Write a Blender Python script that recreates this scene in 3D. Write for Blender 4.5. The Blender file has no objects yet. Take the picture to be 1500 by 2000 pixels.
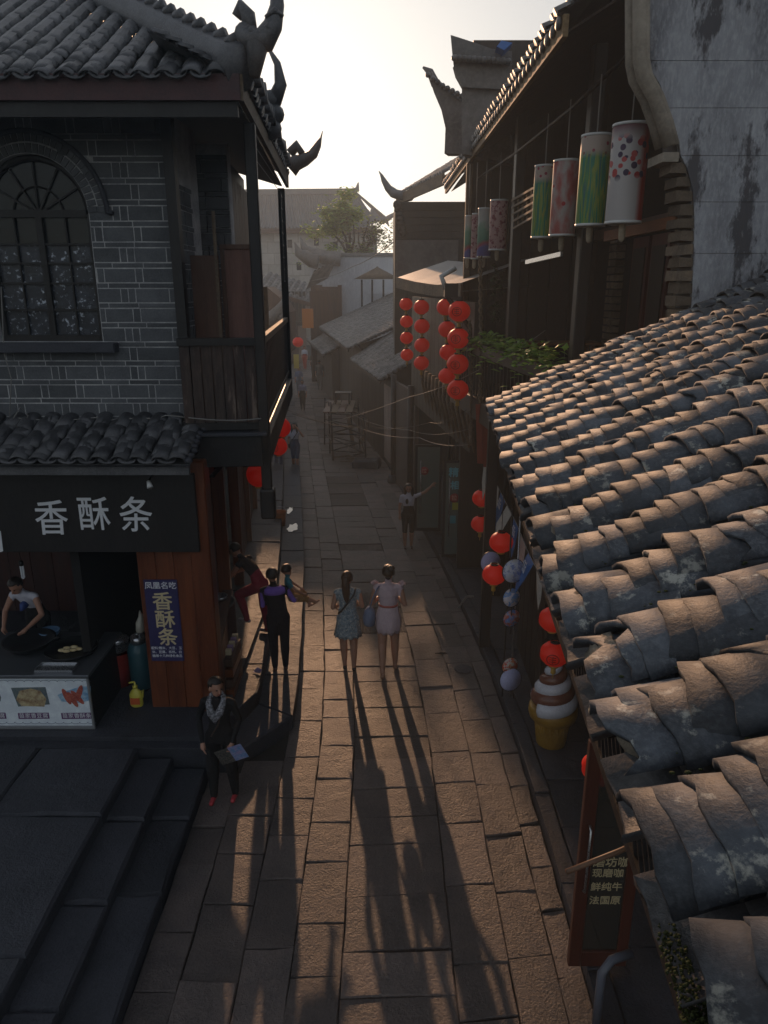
import bpy, bmesh, math, random
import numpy as np
from mathutils import Vector, Matrix, Euler
R = math.radians
random.seed(7)
rnd = random.Random(11)
SC = bpy.context.scene
COL = SC.collection

# ------------------------------------------------------------------ camera
CAM_Z = 5.7; PITCH = R(17.4); FPX = 1420.0
cam_d = bpy.data.cameras.new('Camera'); cam = bpy.data.objects.new('Camera', cam_d); COL.objects.link(cam)
cam.location = (0, 0, CAM_Z); cam.rotation_euler = (R(90) - PITCH, 0, 0)
cam_d.sensor_fit = 'VERTICAL'; cam_d.sensor_height = 36; cam_d.lens = 36 * FPX / 2000
cam_d.clip_start = 0.05; cam_d.clip_end = 3000
SC.camera = cam

# ------------------------------------------------------------------ light
SUN_EL, SUN_AZ = 12.6, 7.6          # degrees above the horizon, degrees to the left of the street (+Y)
w = bpy.data.worlds.new('World'); SC.world = w; w.use_nodes = True
nt = w.node_tree; nt.nodes.clear()
o = nt.nodes.new('ShaderNodeOutputWorld'); bg = nt.nodes.new('ShaderNodeBackground'); sky = nt.nodes.new('ShaderNodeTexSky')
sky.sky_type = 'NISHITA'; sky.sun_disc = False
sky.sun_elevation = R(SUN_EL); sky.sun_rotation = R(-SUN_AZ)
sky.altitude = 300; sky.air_density = 1.0; sky.dust_density = 1.5; sky.ozone_density = 1.0
hs = nt.nodes.new('ShaderNodeHueSaturation'); hs.inputs['Saturation'].default_value = 0.7; hs.inputs['Value'].default_value = 2.3
gm = nt.nodes.new('ShaderNodeGamma'); gm.inputs['Gamma'].default_value = 0.45      # thick evening haze evens out the whole sky
nt.links.new(sky.outputs[0], hs.inputs['Color']); nt.links.new(hs.outputs[0], gm.inputs['Color']); nt.links.new(gm.outputs[0], bg.inputs[0])
bg.inputs[1].default_value = 0.15
nt.links.new(bg.outputs[0], o.inputs[0])
sl = bpy.data.lights.new('Sun', 'SUN'); sun = bpy.data.objects.new('Sun', sl); COL.objects.link(sun)
sl.energy = 2.35; sl.angle = R(0.6); sl.color = (1.0, 0.58, 0.33)
sdir = Vector((-math.sin(R(SUN_AZ)) * math.cos(R(SUN_EL)), math.cos(R(SUN_AZ)) * math.cos(R(SUN_EL)), math.sin(R(SUN_EL))))
sun.rotation_euler = sdir.to_track_quat('Z', 'Y').to_euler()
sun.location = (-6, 20, 30)
SC.view_settings.view_transform = 'Standard'; SC.view_settings.look = 'None'
SC.view_settings.exposure = 0.32; SC.view_settings.gamma = 1.0
SC.cycles.use_denoising = True
SC.cycles.max_bounces = 5; SC.cycles.diffuse_bounces = 3; SC.cycles.glossy_bounces = 2
SC.cycles.transmission_bounces = 4; SC.cycles.transparent_max_bounces = 6; SC.cycles.volume_bounces = 0
SC.cycles.use_adaptive_sampling = True; SC.cycles.adaptive_threshold = 0.02
SC.cycles.sample_clamp_indirect = 4.0; SC.cycles.caustics_reflective = False; SC.cycles.caustics_refractive = False

# ------------------------------------------------------------------ survey helper: points of the place seen along a sight line
SP, CP = math.sin(PITCH), math.cos(PITCH)
def ray(px, py):
    u = (px - 750) / FPX; v = (1000 - py) / FPX
    return Vector((u, CP + v * SP, -SP + v * CP))
def atY(px, py, Y):
    d = ray(px, py); return Vector((0, 0, CAM_Z)) + d * (Y / d.y)
def atZ(px, py, z):
    d = ray(px, py); return Vector((0, 0, CAM_Z)) + d * ((z - CAM_Z) / d.z)
def cx(Y):                      # centre line of the bending street
    pts = [(-5, .125), (6, .125), (8, .12), (10, .02), (12.5, -.2), (14.5, -.4), (18, -.82), (22, -1.32), (34, -2.8), (52, -5.0), (80, -8.2), (140, -15)]
    for (a, b), (c, d) in zip(pts, pts[1:]):
        if Y <= c: return b + (d - b) * (Y - a) / (c - a)
    return pts[-1][1]

# ------------------------------------------------------------------ object helpers
def link(o, parent=None):
    COL.objects.link(o)
    if parent is not None: o.parent = parent
    return o
def tag(o, label=None, cat=None, group=None, kind=None):
    if label: o['label'] = label
    if cat: o['category'] = cat
    if group: o['group'] = group
    if kind: o['kind'] = kind
    return o
def thing(name, loc, label, cat, group=None, rz=0.0):
    e = bpy.data.objects.new(name, None); e.empty_display_size = .1; e.location = loc; e.rotation_euler = (0, 0, rz)
    COL.objects.link(e); return tag(e, label, cat, group)
def children(o): return [c for c in COL.objects if c.parent == o]
_kids = {}
class MB:
    """collects shapes, becomes ONE mesh object"""
    def __init__(s): s.v = []; s.f = []; s.m = []; s.mi = 0; s.smooth = []
    def add(s, vs, fs, smooth=False):
        b = len(s.v); s.v += [tuple(v) for v in vs]
        for f in fs: s.f.append(tuple(b + i for i in f)); s.m.append(s.mi); s.smooth.append(smooth)
        return s
    def box(s, lo, hi, M=None):
        x0, y0, z0 = lo; x1, y1, z1 = hi
        vs = [Vector(p) for p in ((x0,y0,z0),(x1,y0,z0),(x1,y1,z0),(x0,y1,z0),(x0,y0,z1),(x1,y0,z1),(x1,y1,z1),(x0,y1,z1))]
        if M is not None: vs = [M @ v for v in vs]
        return s.add(vs, [(3,2,1,0),(4,5,6,7),(0,1,5,4),(1,2,6,5),(2,3,7,6),(3,0,4,7)])
    def bar(s, a, b, w, h=None, up=(0, 0, 1)):
        """square bar from a to b"""
        a = Vector(a); b = Vector(b); h = w if h is None else h
        d = (b - a).normalized(); u = Vector(up)
        if abs(d.dot(u)) > .98: u = Vector((1, 0, 0))
        x = d.cross(u).normalized() * (w / 2); y = x.cross(d).normalized() * (h / 2)
        vs = [a-x-y, a+x-y, a+x+y, a-x+y, b-x-y, b+x-y, b+x+y, b-x+y]
        return s.add(vs, [(0,1,2,3),(7,6,5,4),(4,5,1,0),(5,6,2,1),(6,7,3,2),(7,4,0,3)])
    def tube(s, pts, rad, n=8, cap=True, smooth=True, flat=1.0):
        pts = [Vector(p) for p in pts]; k = len(pts)
        rads = rad if isinstance(rad, (list, tuple)) else [rad] * k
        ref = None; vs = []
        for i, p in enumerate(pts):
            d = (pts[min(i+1, k-1)] - pts[max(i-1, 0)])
            d = d.normalized() if d.length > 1e-9 else Vector((0, 0, 1))
            if ref is None:
                ref = Vector((0, 0, 1)) if abs(d.z) < .9 else Vector((1, 0, 0))
            x = d.cross(ref); x = x.normalized() if x.length > 1e-6 else Vector((1, 0, 0))
            y = x.cross(d).normalized(); ref = y
            for j in range(n):
                a = 2 * math.pi * j / n
                vs.append(p + x * math.cos(a) * rads[i] + y * math.sin(a) * rads[i] * flat)
        fs = [(i*n+j, i*n+(j+1)%n, (i+1)*n+(j+1)%n, (i+1)*n+j) for i in range(k-1) for j in range(n)]
        if cap: fs += [tuple(range(n))[::-1], tuple((k-1)*n+j for j in range(n))]
        return s.add(vs, fs, smooth)
    def lathe(s, prof, c=(0, 0, 0), n=20, smooth=True, M=None, cap=True):
        vs = []; c = Vector(c)
        for r, z in prof:
            for j in range(n):
                a = 2 * math.pi * j / n; v = Vector((math.cos(a) * r, math.sin(a) * r, z))
                vs.append((M @ v if M is not None else v) + c)
        k = len(prof)
        fs = [(i*n+j, i*n+(j+1)%n, (i+1)*n+(j+1)%n, (i+1)*n+j) for i in range(k-1) for j in range(n)]
        if cap: fs += [tuple(range(n))[::-1], tuple((k-1)*n+j for j in range(n))]
        return s.add(vs, fs, smooth)
    def prism(s, poly, vec, smooth=False):
        """closed polygon (3-D points) extruded by vec"""
        n = len(poly); p = [Vector(q) for q in poly]; vec = Vector(vec)
        vs = p + [q + vec for q in p]
        fs = [tuple(range(n))[::-1], tuple(n+i for i in range(n))] + [(i, (i+1)%n, n+(i+1)%n, n+i) for i in range(n)]
        return s.add(vs, fs, smooth)
    def quad(s, a, b, c, d): return s.add([a, b, c, d], [(0, 1, 2, 3)])
    def sphere(s, c, r, nu=14, nv=9, sc=(1, 1, 1), M=None):
        vs = []; c = Vector(c)
        for i in range(nv + 1):
            t = math.pi * i / nv
            for j in range(nu):
                a = 2 * math.pi * j / nu
                v = Vector((r*sc[0]*math.sin(t)*math.cos(a), r*sc[1]*math.sin(t)*math.sin(a), r*sc[2]*math.cos(t)))
                vs.append((M @ v if M is not None else v) + c)
        fs = [(i*nu+j, (i+1)*nu+j, (i+1)*nu+(j+1)%nu, i*nu+(j+1)%nu) for i in range(nv) for j in range(nu)]
        return s.add(vs, fs, True)
    def mesh(s, name):
        me = bpy.data.meshes.new(name); me.from_pydata(s.v, [], s.f)
        me.polygons.foreach_set('use_smooth', s.smooth); me.polygons.foreach_set('material_index', s.m)
        me.validate(); me.update()
        bm = bmesh.new(); bm.from_mesh(me); bmesh.ops.recalc_face_normals(bm, faces=bm.faces); bm.to_mesh(me); bm.free()
        return me
    def build(s, name, mat, parent=None, world=True):
        me = s.mesh(name)
        for m in (mat if isinstance(mat, (list, tuple)) else [mat]): me.materials.append(m)
        o = bpy.data.objects.new(name, me); COL.objects.link(o)
        if parent is not None:
            o.parent = parent
            if world:
                M = wm(parent)
                o.matrix_basis = M.inverted()
        return o
def wm(o):
    M = Matrix.LocRotScale(o.location, o.rotation_euler, o.scale)
    return (wm(o.parent) @ M) if o.parent is not None else M
def bevel(o, wdt=.008, seg=1):
    m = o.modifiers.new('bevel', 'BEVEL'); m.width = wdt; m.segments = seg; m.limit_method = 'ANGLE'; return o
def inst(name, me, M, parent):
    """a piece sharing mesh data, placed by a world matrix"""
    o = bpy.data.objects.new(name, me); COL.objects.link(o); o.parent = parent
    o.matrix_basis = wm(parent).inverted() @ M
    return o
def single(name, mb, mat, label, cat, group=None, loc=None):
    """a thing that is one mesh; its origin is put at loc"""
    o = mb.build(name, mat); 
    if loc is not None:
        l = Vector(loc); o.data.transform(Matrix.Translation(-l)); o.location = l
    return tag(o, label, cat, group)
def struct(name, mb, mat, parent=None):
    o = mb.build(name, mat, parent)
    if parent is None: o['kind'] = 'structure'
    return o
def copy_tree(o, parent=None, index=None):
    if index is None:
        index = {}
        for c in COL.objects:
            if c.parent is not None: index.setdefault(c.parent.name, []).append(c)
    c = o.copy(); COL.objects.link(c); c.parent = parent
    for ch in index.get(o.name, []): copy_tree(ch, c, index)
    return c
def text_mesh(body, size, mat_, name, M, parent=None, depth=.004, bold=0.0, shear=0.0, ax='CENTER', ay='CENTER', sx=1.0, space=1.0):
    cu = bpy.data.curves.new('t', 'FONT'); cu.body = body; cu.size = size; cu.align_x = ax; cu.align_y = ay
    cu.extrude = depth / 2; cu.shear = shear; cu.space_character = space; cu.resolution_u = 3
    t = bpy.data.objects.new('t', cu); COL.objects.link(t)
    bpy.context.view_layer.update()
    me = bpy.data.meshes.new_from_object(t.evaluated_get(bpy.context.evaluated_depsgraph_get()))
    bpy.data.objects.remove(t); bpy.data.curves.remove(cu)
    me.name = name; me.materials.clear(); me.materials.append(mat_)
    if bold > 0:
        bm = bmesh.new()
        for k, (dx, dy) in enumerate(((0, 0), (1, .3), (-1, -.3), (.3, -1), (-.3, 1))):
            n0 = len(bm.verts); bm.from_mesh(me); bm.verts.ensure_lookup_table()
            for v in bm.verts[n0:]: v.co += Vector((dx * bold, dy * bold, k * .0005))
        bm.to_mesh(me); bm.free()
    if sx != 1.0: me.transform(Matrix.Diagonal((sx, 1, 1, 1)))
    o = bpy.data.objects.new(name, me); COL.objects.link(o)
    if parent is not None: o.parent = parent; o.matrix_basis = wm(parent).inverted() @ M
    else: o.matrix_basis = M
    return o
def frame(origin, xdir, ydir):
    x = Vector(xdir).normalized(); y = Vector(ydir); y = (y - x * y.dot(x)).normalized(); z = x.cross(y)
    M = Matrix((x, y, z)).transposed().to_4x4(); M.translation = Vector(origin); return M

# ------------------------------------------------------------------ materials
_mc = {}
def mat(name, c1, c2=None, c3=None, rough=.7, scale=3.0, fine=40.0, bump=.15, rand=.0, metal=0.0, spec=.4, patch=.5, stretch=(1, 1, 1), spots=None, spot_scale=14, spot_thr=.62, bump_d=.01, coarse_bump=0.0, obj=False, rough_var=.12):
    """mottled procedural surface: c1/c2 by large patches, c3 by fine grain, optional spots, per-piece brightness"""
    if name in _mc: return _mc[name]
    m = bpy.data.materials.new(name); m.use_nodes = True; _mc[name] = m
    N = m.node_tree.nodes; L = m.node_tree.links; N.clear()
    out = N.new('ShaderNodeOutputMaterial'); b = N.new('ShaderNodeBsdfPrincipled'); L.new(b.outputs[0], out.inputs[0])
    if obj:
        tc = N.new('ShaderNodeTexCoord'); src = tc.outputs['Object']
    else:
        g = N.new('ShaderNodeNewGeometry'); src = g.outputs['Position']
    mp = N.new('ShaderNodeMapping'); mp.inputs['Scale'].default_value = stretch; L.new(src, mp.inputs[0]); src = mp.outputs[0]
    def noise(sc, det=5, ro=.6):
        n = N.new('ShaderNodeTexNoise'); n.inputs['Scale'].default_value = sc; n.inputs['Detail'].default_value = det; n.inputs['Roughness'].default_value = ro
        L.new(src, n.inputs[0]); return n.outputs[0]
    def ramp(f, a, bb):
        r = N.new('ShaderNodeMapRange'); r.inputs[1].default_value = a; r.inputs[2].default_value = bb; L.new(f, r.inputs[0]); return r.outputs[0]
    def mix(f, a, bb, mode='MIX'):
        x = N.new('ShaderNodeMix'); x.data_type = 'RGBA'; x.blend_type = mode
        if isinstance(f, float): x.inputs[0].default_value = f
        else: L.new(f, x.inputs[0])
        for i, v in ((6, a), (7, bb)):
            if isinstance(v, (tuple, list)): x.inputs[i].default_value = (*v, 1)
            else: L.new(v, x.inputs[i])
        return x.outputs[2]
    c2 = c2 or tuple(q * .65 for q in c1); c3 = c3 or tuple(min(1, q * 1.35) for q in c1)
    n1 = noise(scale, 6, .62); n2 = noise(fine, 4, .7)
    col = mix(ramp(n1, .5 - patch * .3, .5 + patch * .3), c2, c1)
    f2 = ramp(n2, .45, .75); mm = N.new('ShaderNodeMath'); mm.operation = 'MULTIPLY'; mm.inputs[1].default_value = .55; L.new(f2, mm.inputs[0])
    col = mix(mm.outputs[0], col, c3)
    if spots:
        n3 = noise(spot_scale, 6, .7); col = mix(ramp(n3, spot_thr, spot_thr + .07), col, spots)
    if rand > 0:
        oi = N.new('ShaderNodeObjectInfo'); ge = N.new('ShaderNodeNewGeometry')
        ad = N.new('ShaderNodeMath'); ad.operation = 'ADD'; L.new(oi.outputs['Random'], ad.inputs[0]); L.new(ge.outputs['Random Per Island'], ad.inputs[1])
        fr = N.new('ShaderNodeMath'); fr.operation = 'FRACT'; L.new(ad.outputs[0], fr.inputs[0])
        mr = N.new('ShaderNodeMapRange'); mr.inputs[3].default_value = 1 - rand; mr.inputs[4].default_value = 1 + rand; L.new(fr.outputs[0], mr.inputs[0])
        vm = N.new('ShaderNodeVectorMath'); vm.operation = 'SCALE'; L.new(col, vm.inputs[0]); L.new(mr.outputs[0], vm.inputs['Scale']); col = vm.outputs[0]
    L.new(col, b.inputs['Base Color'])
    rr = N.new('ShaderNodeMapRange'); rr.inputs[3].default_value = max(.05, rough - rough_var); rr.inputs[4].default_value = min(1, rough + rough_var); L.new(n1, rr.inputs[0]); L.new(rr.outputs[0], b.inputs['Roughness'])
    b.inputs['Metallic'].default_value = metal; b.inputs['Specular IOR Level'].default_value = spec
    if bump > 0:
        bp = N.new('ShaderNodeBump'); bp.inputs['Strength'].default_value = bump; bp.inputs['Distance'].default_value = bump_d; L.new(n2, bp.inputs['Height'])
        last = bp
        if coarse_bump > 0:
            b2 = N.new('ShaderNodeBump'); b2.inputs['Strength'].default_value = coarse_bump; b2.inputs['Distance'].default_value = .03
            n4 = noise(scale * 3.2, 4, .6); L.new(n4, b2.inputs['Height']); L.new(b2.outputs[0], bp.inputs['Normal'])
        L.new(last.outputs[0], b.inputs['Normal'])
    return m
def plain(name, c, rough=.5, metal=0.0, spec=.5, trans=0.0):
    if name in _mc: return _mc[name]
    m = bpy.data.materials.new(name); m.use_nodes = True; _mc[name] = m
    N = m.node_tree.nodes; L = m.node_tree.links
    b = N['Principled BSDF']; b.inputs['Base Color'].default_value = (*c, 1); b.inputs['Roughness'].default_value = rough
    b.inputs['Metallic'].default_value = metal; b.inputs['Specular IOR Level'].default_value = spec
    n = N.new('ShaderNodeTexNoise'); n.inputs['Scale'].default_value = 25; n.inputs['Detail'].default_value = 4
    r = N.new('ShaderNodeMapRange'); r.inputs[3].default_value = max(.04, rough - .1); r.inputs[4].default_value = min(1, rough + .1)
    L.new(n.outputs[0], r.inputs[0]); L.new(r.outputs[0], b.inputs['Roughness'])
    if trans > 0:
        t = N.new('ShaderNodeBsdfTranslucent'); t.inputs[0].default_value = (*c, 1)
        mx = N.new('ShaderNodeMixShader'); mx.inputs[0].default_value = trans
        L.new(b.outputs[0], mx.inputs[1]); L.new(t.outputs[0], mx.inputs[2]); L.new(mx.outputs[0], N['Material Output'].inputs[0])
    return m
def leafy(m, fac=.45):
    """let light through a leaf or thin cloth"""
    N = m.node_tree.nodes; L = m.node_tree.links; b = [n for n in N if n.type == 'BSDF_PRINCIPLED'][0]; out = [n for n in N if n.type == 'OUTPUT_MATERIAL'][0]
    t = N.new('ShaderNodeBsdfTranslucent'); L.new(b.inputs['Base Color'].links[0].from_socket, t.inputs[0]); mx = N.new('ShaderNodeMixShader'); mx.inputs[0].default_value = fac
    L.new(b.outputs[0], mx.inputs[1]); L.new(t.outputs[0], mx.inputs[2]); L.new(mx.outputs[0], out.inputs[0]); return m
def glass(name, c=(.55, .62, .6), rough=.06, alpha=.35):
    if name in _mc: return _mc[name]
    m = bpy.data.materials.new(name); m.use_nodes = True; _mc[name] = m
    N = m.node_tree.nodes; L = m.node_tree.links
    b = N['Principled BSDF']; b.inputs['Base Color'].default_value = (*[q * .15 for q in c], 1); b.inputs['Roughness'].default_value = rough
    t = N.new('ShaderNodeBsdfTransparent'); t.inputs[0].default_value = (*c, 1)
    mx = N.new('ShaderNodeMixShader'); mx.inputs[0].default_value = alpha
    L.new(t.outputs[0], mx.inputs[1]); L.new(b.outputs[0], mx.inputs[2]); L.new(mx.outputs[0], N['Material Output'].inputs[0])
    return m

M_STONE = mat('paving_stone', (.126, .098, .089), (.064, .053, .051), (.19, .149, .134), rough=.5, scale=2.2, fine=42, bump=1.0, rand=.3, spec=.45, coarse_bump=.75, bump_d=.02, spots=(.045, .043, .042), spot_scale=3.5, spot_thr=.66)
M_RIB = M_STONE.copy(); M_RIB.name = 'chiselled_paving_stone'
_N = M_RIB.node_tree.nodes; _L = M_RIB.node_tree.links; _w = _N.new('ShaderNodeTexWave'); _w.inputs['Scale'].default_value = 11; _w.inputs['Distortion'].default_value = 2.5; _w.inputs['Detail'].default_value = 2
_g = _N.new('ShaderNodeNewGeometry'); _L.new(_g.outputs['Position'], _w.inputs[0]); _bb = _N.new('ShaderNodeBump'); _bb.inputs['Strength'].default_value = .9; _bb.inputs['Distance'].default_value = .02
_pb = [n for n in _N if n.type == 'BSDF_PRINCIPLED'][0]; _prev = _pb.inputs['Normal'].links[0].from_socket; _L.new(_prev, _bb.inputs['Normal']); _L.new(_w.outputs['Fac'], _bb.inputs['Height']); _L.new(_bb.outputs[0], _pb.inputs['Normal'])
M_DIRT = mat('joint_dirt', (.028, .025, .022), rough=.95, scale=6, bump=.6)
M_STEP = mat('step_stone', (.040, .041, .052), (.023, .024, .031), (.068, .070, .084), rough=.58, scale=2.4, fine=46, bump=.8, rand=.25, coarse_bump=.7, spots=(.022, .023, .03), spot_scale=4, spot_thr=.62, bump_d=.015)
M_TILE = mat('roof_tile', (.068, .078, .094), (.028, .032, .040), (.125, .136, .150), rough=.62, scale=7, fine=70, bump=.5, rand=.55, spots=(.30, .30, .27), spot_scale=10, spot_thr=.575, coarse_bump=.05, bump_d=.004, patch=.4)
M_TILEB = mat('dark_roof_tile', (.085, .085, .092), (.045, .045, .05), (.15, .15, .155), rough=.45, scale=5, fine=50, bump=.5, rand=.35)
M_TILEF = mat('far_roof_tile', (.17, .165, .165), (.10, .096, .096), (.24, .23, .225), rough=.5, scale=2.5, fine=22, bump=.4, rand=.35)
M_MOSS = mat('moss', (.06, .075, .015), (.03, .04, .012), (.12, .12, .03), rough=.95, scale=14, fine=90, bump=1.0, bump_d=.02)
M_MORTAR = mat('mortar', (.50, .50, .50), (.22, .22, .24), rough=.9, scale=3, bump=.3)
M_BRICK = mat('grey_brick', (.10, .105, .115), (.06, .064, .072), (.15, .155, .165), rough=.75, scale=4, fine=60, bump=.35, rand=.22)
M_OLDBRICK = mat('worn_brick', (.16, .12, .085), (.08, .06, .045), (.24, .19, .13), rough=.85, scale=6, fine=50, bump=.6, rand=.35)
M_WOOD = mat('dark_wood', (.032, .021, .016), (.016, .011, .009), (.055, .038, .028), rough=.5, scale=2.2, fine=28, bump=.3, stretch=(1, 1, .18), spec=.4)
M_BLACKWOOD = mat('black_wood', (.014, .011, .011), (.007, .006, .006), (.026, .021, .02), rough=.5, scale=3, fine=30, bump=.25, stretch=(1, 1, .25))
M_REDWOOD = mat('red_varnished_wood', (.16, .044, .015), (.075, .019, .007), (.22, .07, .024), rough=.32, scale=2.4, fine=22, bump=.12, stretch=(3, 3, .22), spec=.5)
M_BROWNWOOD = mat('brown_wood', (.105, .05, .032), (.055, .026, .017), (.15, .08, .052), rough=.6, scale=2.2, fine=26, bump=.3, stretch=(2.5, 2.5, .25))
M_GREYWOOD = mat('weathered_wood', (.16, .115, .075), (.075, .052, .036), (.25, .185, .125), rough=.75, scale=3, fine=30, bump=.5, stretch=(1, .3, 1))
M_BARKWOOD = mat('worn_painted_plank', (.05, .03, .024), (.022, .014, .012), (.13, .095, .075), rough=.7, scale=4, fine=18, bump=.4, stretch=(2, 2, .3), spots=(.17, .125, .10), spot_scale=4, spot_thr=.6)
M_PLASTER = mat('stained_plaster', (.40, .41, .44), (.13, .135, .155), (.50, .51, .53), rough=.9, scale=1.3, fine=30, bump=.6, patch=.55, spots=(.075, .075, .085), spot_scale=3.0, spot_thr=.525, coarse_bump=.4, stretch=(1.2, 1, .45))
M_PLASTERF = mat('pale_plaster', (.60, .61, .65), (.38, .39, .43), (.68, .69, .72), rough=.9, scale=.35, fine=9, bump=.1, spots=(.17, .175, .19), spot_scale=.9, spot_thr=.62, stretch=(1, 1, .4))
M_PINKPL = mat('pinkish_plaster', (.30, .235, .20), (.19, .145, .125), rough=.9, scale=1.2, fine=14, bump=.2, stretch=(1, 1, .4))
M_DARK = mat('near_black', (.012, .010, .010), rough=.9, scale=3, bump=.1)  # shade of interiors, openings and hollows put into a near-black colour
M_METALB = plain('black_metal', (.018, .018, .02), .4, .6)
M_STEEL = plain('steel', (.45, .46, .48), .28, .9)
M_WHITEPIPE = plain('white_pipe', (.62, .63, .63), .4)
M_CABLE = plain('grey_cable', (.22, .21, .20), .7)
M_BLACKCABLE = plain('black_cable', (.02, .02, .02), .6)
M_WHITE = plain('white_lettering', (.68, .70, .74), .5)
M_GOLDL = plain('cream_lettering', (.55, .46, .28), .5)
M_GOLD = plain('gold_tassel', (.42, .25, .035), .5)
M_RED = plain('red_lantern_cloth', (.78, .03, .014), .45, trans=.35)
_b = M_RED.node_tree.nodes['Principled BSDF']; _b.inputs['Emission Color'].default_value = (1, .035, .012, 1); _b.inputs['Emission Strength'].default_value = .05    # the lanterns are lit
M_REDDARK = plain('red_lantern_rib', (.36, .012, .01), .5, trans=.4)
M_SOFFIT = mat('soffit_boards', (.045, .026, .019), (.022, .014, .011), (.07, .045, .032), rough=.75, scale=2, fine=20, bump=.3, stretch=(.3, 2, 2))
# ------------------------------------------------------------------ ground, street, steps
g = MB(); g.quad((-400, -200, -.09), (400, -200, -.09), (400, 900, -.09), (-400, 900, -.09))
struct('ground', g, M_DIRT)
g = MB(); ys = [-4 + i for i in range(0, 101, 2)]
for a, b in zip(ys, ys[1:]):
    g.quad((cx(a) - 6, a, -.05), (cx(a) + 6, a, -.05), (cx(b) + 6, b, -.05), (cx(b) - 6, b, -.05))
street = struct('street', g, M_DIRT)

def slab(mb, pts, z0, z1, r=None, jit=.009, rim=.008):
    """one worn stone: uneven outline, rounded rim, slightly domed or dished top"""
    r = r or rnd
    P = [Vector((p[0], p[1], 0)) for p in pts]; c = sum(P, Vector()) / len(P)
    out = []
    for i, p in enumerate(P):
        q = P[(i + 1) % len(P)]
        for t in (0.0, .5):
            v = p.lerp(q, t); k = .35 if t == 0 else 1
            v = v + Vector((r.uniform(-jit, jit) * k, r.uniform(-jit, jit) * k, 0)); v = v + (c - v).normalized() * r.uniform(.002, .008)
            out.append(v)
    n = len(out); tilt = (r.uniform(-.012, .012), r.uniform(-.012, .012)); lift = r.uniform(-.008, .012)
    def Z(v): return z1 + lift + (v.x - c.x) * tilt[0] + (v.y - c.y) * tilt[1]
    lo = [Vector((v.x, v.y, z0)) for v in out]
    mid = [Vector((v.x, v.y, Z(v) - rim * r.uniform(.7, 1.5))) for v in out]
    top = []
    for v in out:
        d = c - v; k = rim * r.uniform(.9, 1.8) / max(d.length, .05); u = v + d * min(k, .4); top.append(Vector((u.x, u.y, Z(u) + r.uniform(-.003, .003))))
    vs = lo + mid + top + [Vector((c.x, c.y, Z(c) + r.uniform(-.006, .006)))]
    fs = [(i, (i+1) % n, n + (i+1) % n, n + i) for i in range(n)] + [(n+i, n+(i+1) % n, 2*n+(i+1) % n, 2*n+i) for i in range(n)] + [(2*n+i, 2*n+(i+1) % n, 3*n) for i in range(n)]
    return mb.add(vs, fs, False)

stones = []      # (size in view, polygon, z)
def lay(off0, off1, y0, y1, l0, l1, z=0.0, fx0=None, fx1=None, skew=0.0):
    y = y0
    while y < y1:
        L = rnd.uniform(l0, l1) * (1 if y < 26 else 1.6); e = min(y + L, y1)
        if y1 - e < l0 * .5: e = y1
        f0 = fx0 or (lambda Y: cx(Y) + off0); f1 = fx1 or (lambda Y: cx(Y) + off1)
        sk = rnd.uniform(-.02, .02) + skew
        pts = [(f0(y), y), (f1(y), y + sk), (f1(e), e + sk), (f0(e), e)]
        wd = pts[1][0] - pts[0][0]
        if wd > .8 and rnd.random() < .16:
            m = rnd.uniform(.35, .65)
            a = Vector(pts[0]).lerp(Vector(pts[1]), m); b = Vector(pts[3]).lerp(Vector(pts[2]), m)
            for pp in ([pts[0], tuple(a), tuple(b), pts[3]], [tuple(a), pts[1], pts[2], tuple(b)]): stones.append((wd * .5 * (e-y) / (y*y+9) , pp, z))
        else: stones.append((wd * (e - y) * y / (y*y + 20) ** 1.5, pts, z))
        y = e
xn = lambda x: (lambda Y: x)
bound = [-1.375, -.935, -.495, .485, .975, 1.375, 1.535]
lay(0, 0, 2.2, 7.55, .5, 1.0, fx0=xn(-2.12), fx1=xn(-1.75))
lay(0, 0, 2.2, 7.75, .55, 1.05, fx0=xn(-1.75), fx1=xn(-1.25))
for a, b, l0, l1 in ((-1.375, -.935, .5, .85), (-.935, -.495, .42, .8), (-.495, .485, .38, .72), (.485, .975, .5, .9), (.975, 1.375, .5, .95), (1.375, 1.60, .35, .7)):
    lay(a, b, 2.2, 58, l0, l1, skew=.04 if a > -.6 else 0)
lay(-1.95, -1.375, 30.2, 58, .7, 1.1)
stones.sort(key=lambda s: -s[0])
rest = MB()
for i, (k, pts, z) in enumerate(stones):
    if i < 290:
        mb = MB(); slab(mb, pts, -.055, z); mb.build('paving_stone', M_RIB if (pts[1][0] - pts[0][0] > .8 and (pts[0][1] > 8.5 and rnd.random() < .45)) else M_STONE, street)
    else: slab(rest, pts, -.055, z)
tag(rest.build('distant_paving_stones', M_STONE, street), kind='stuff')

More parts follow.
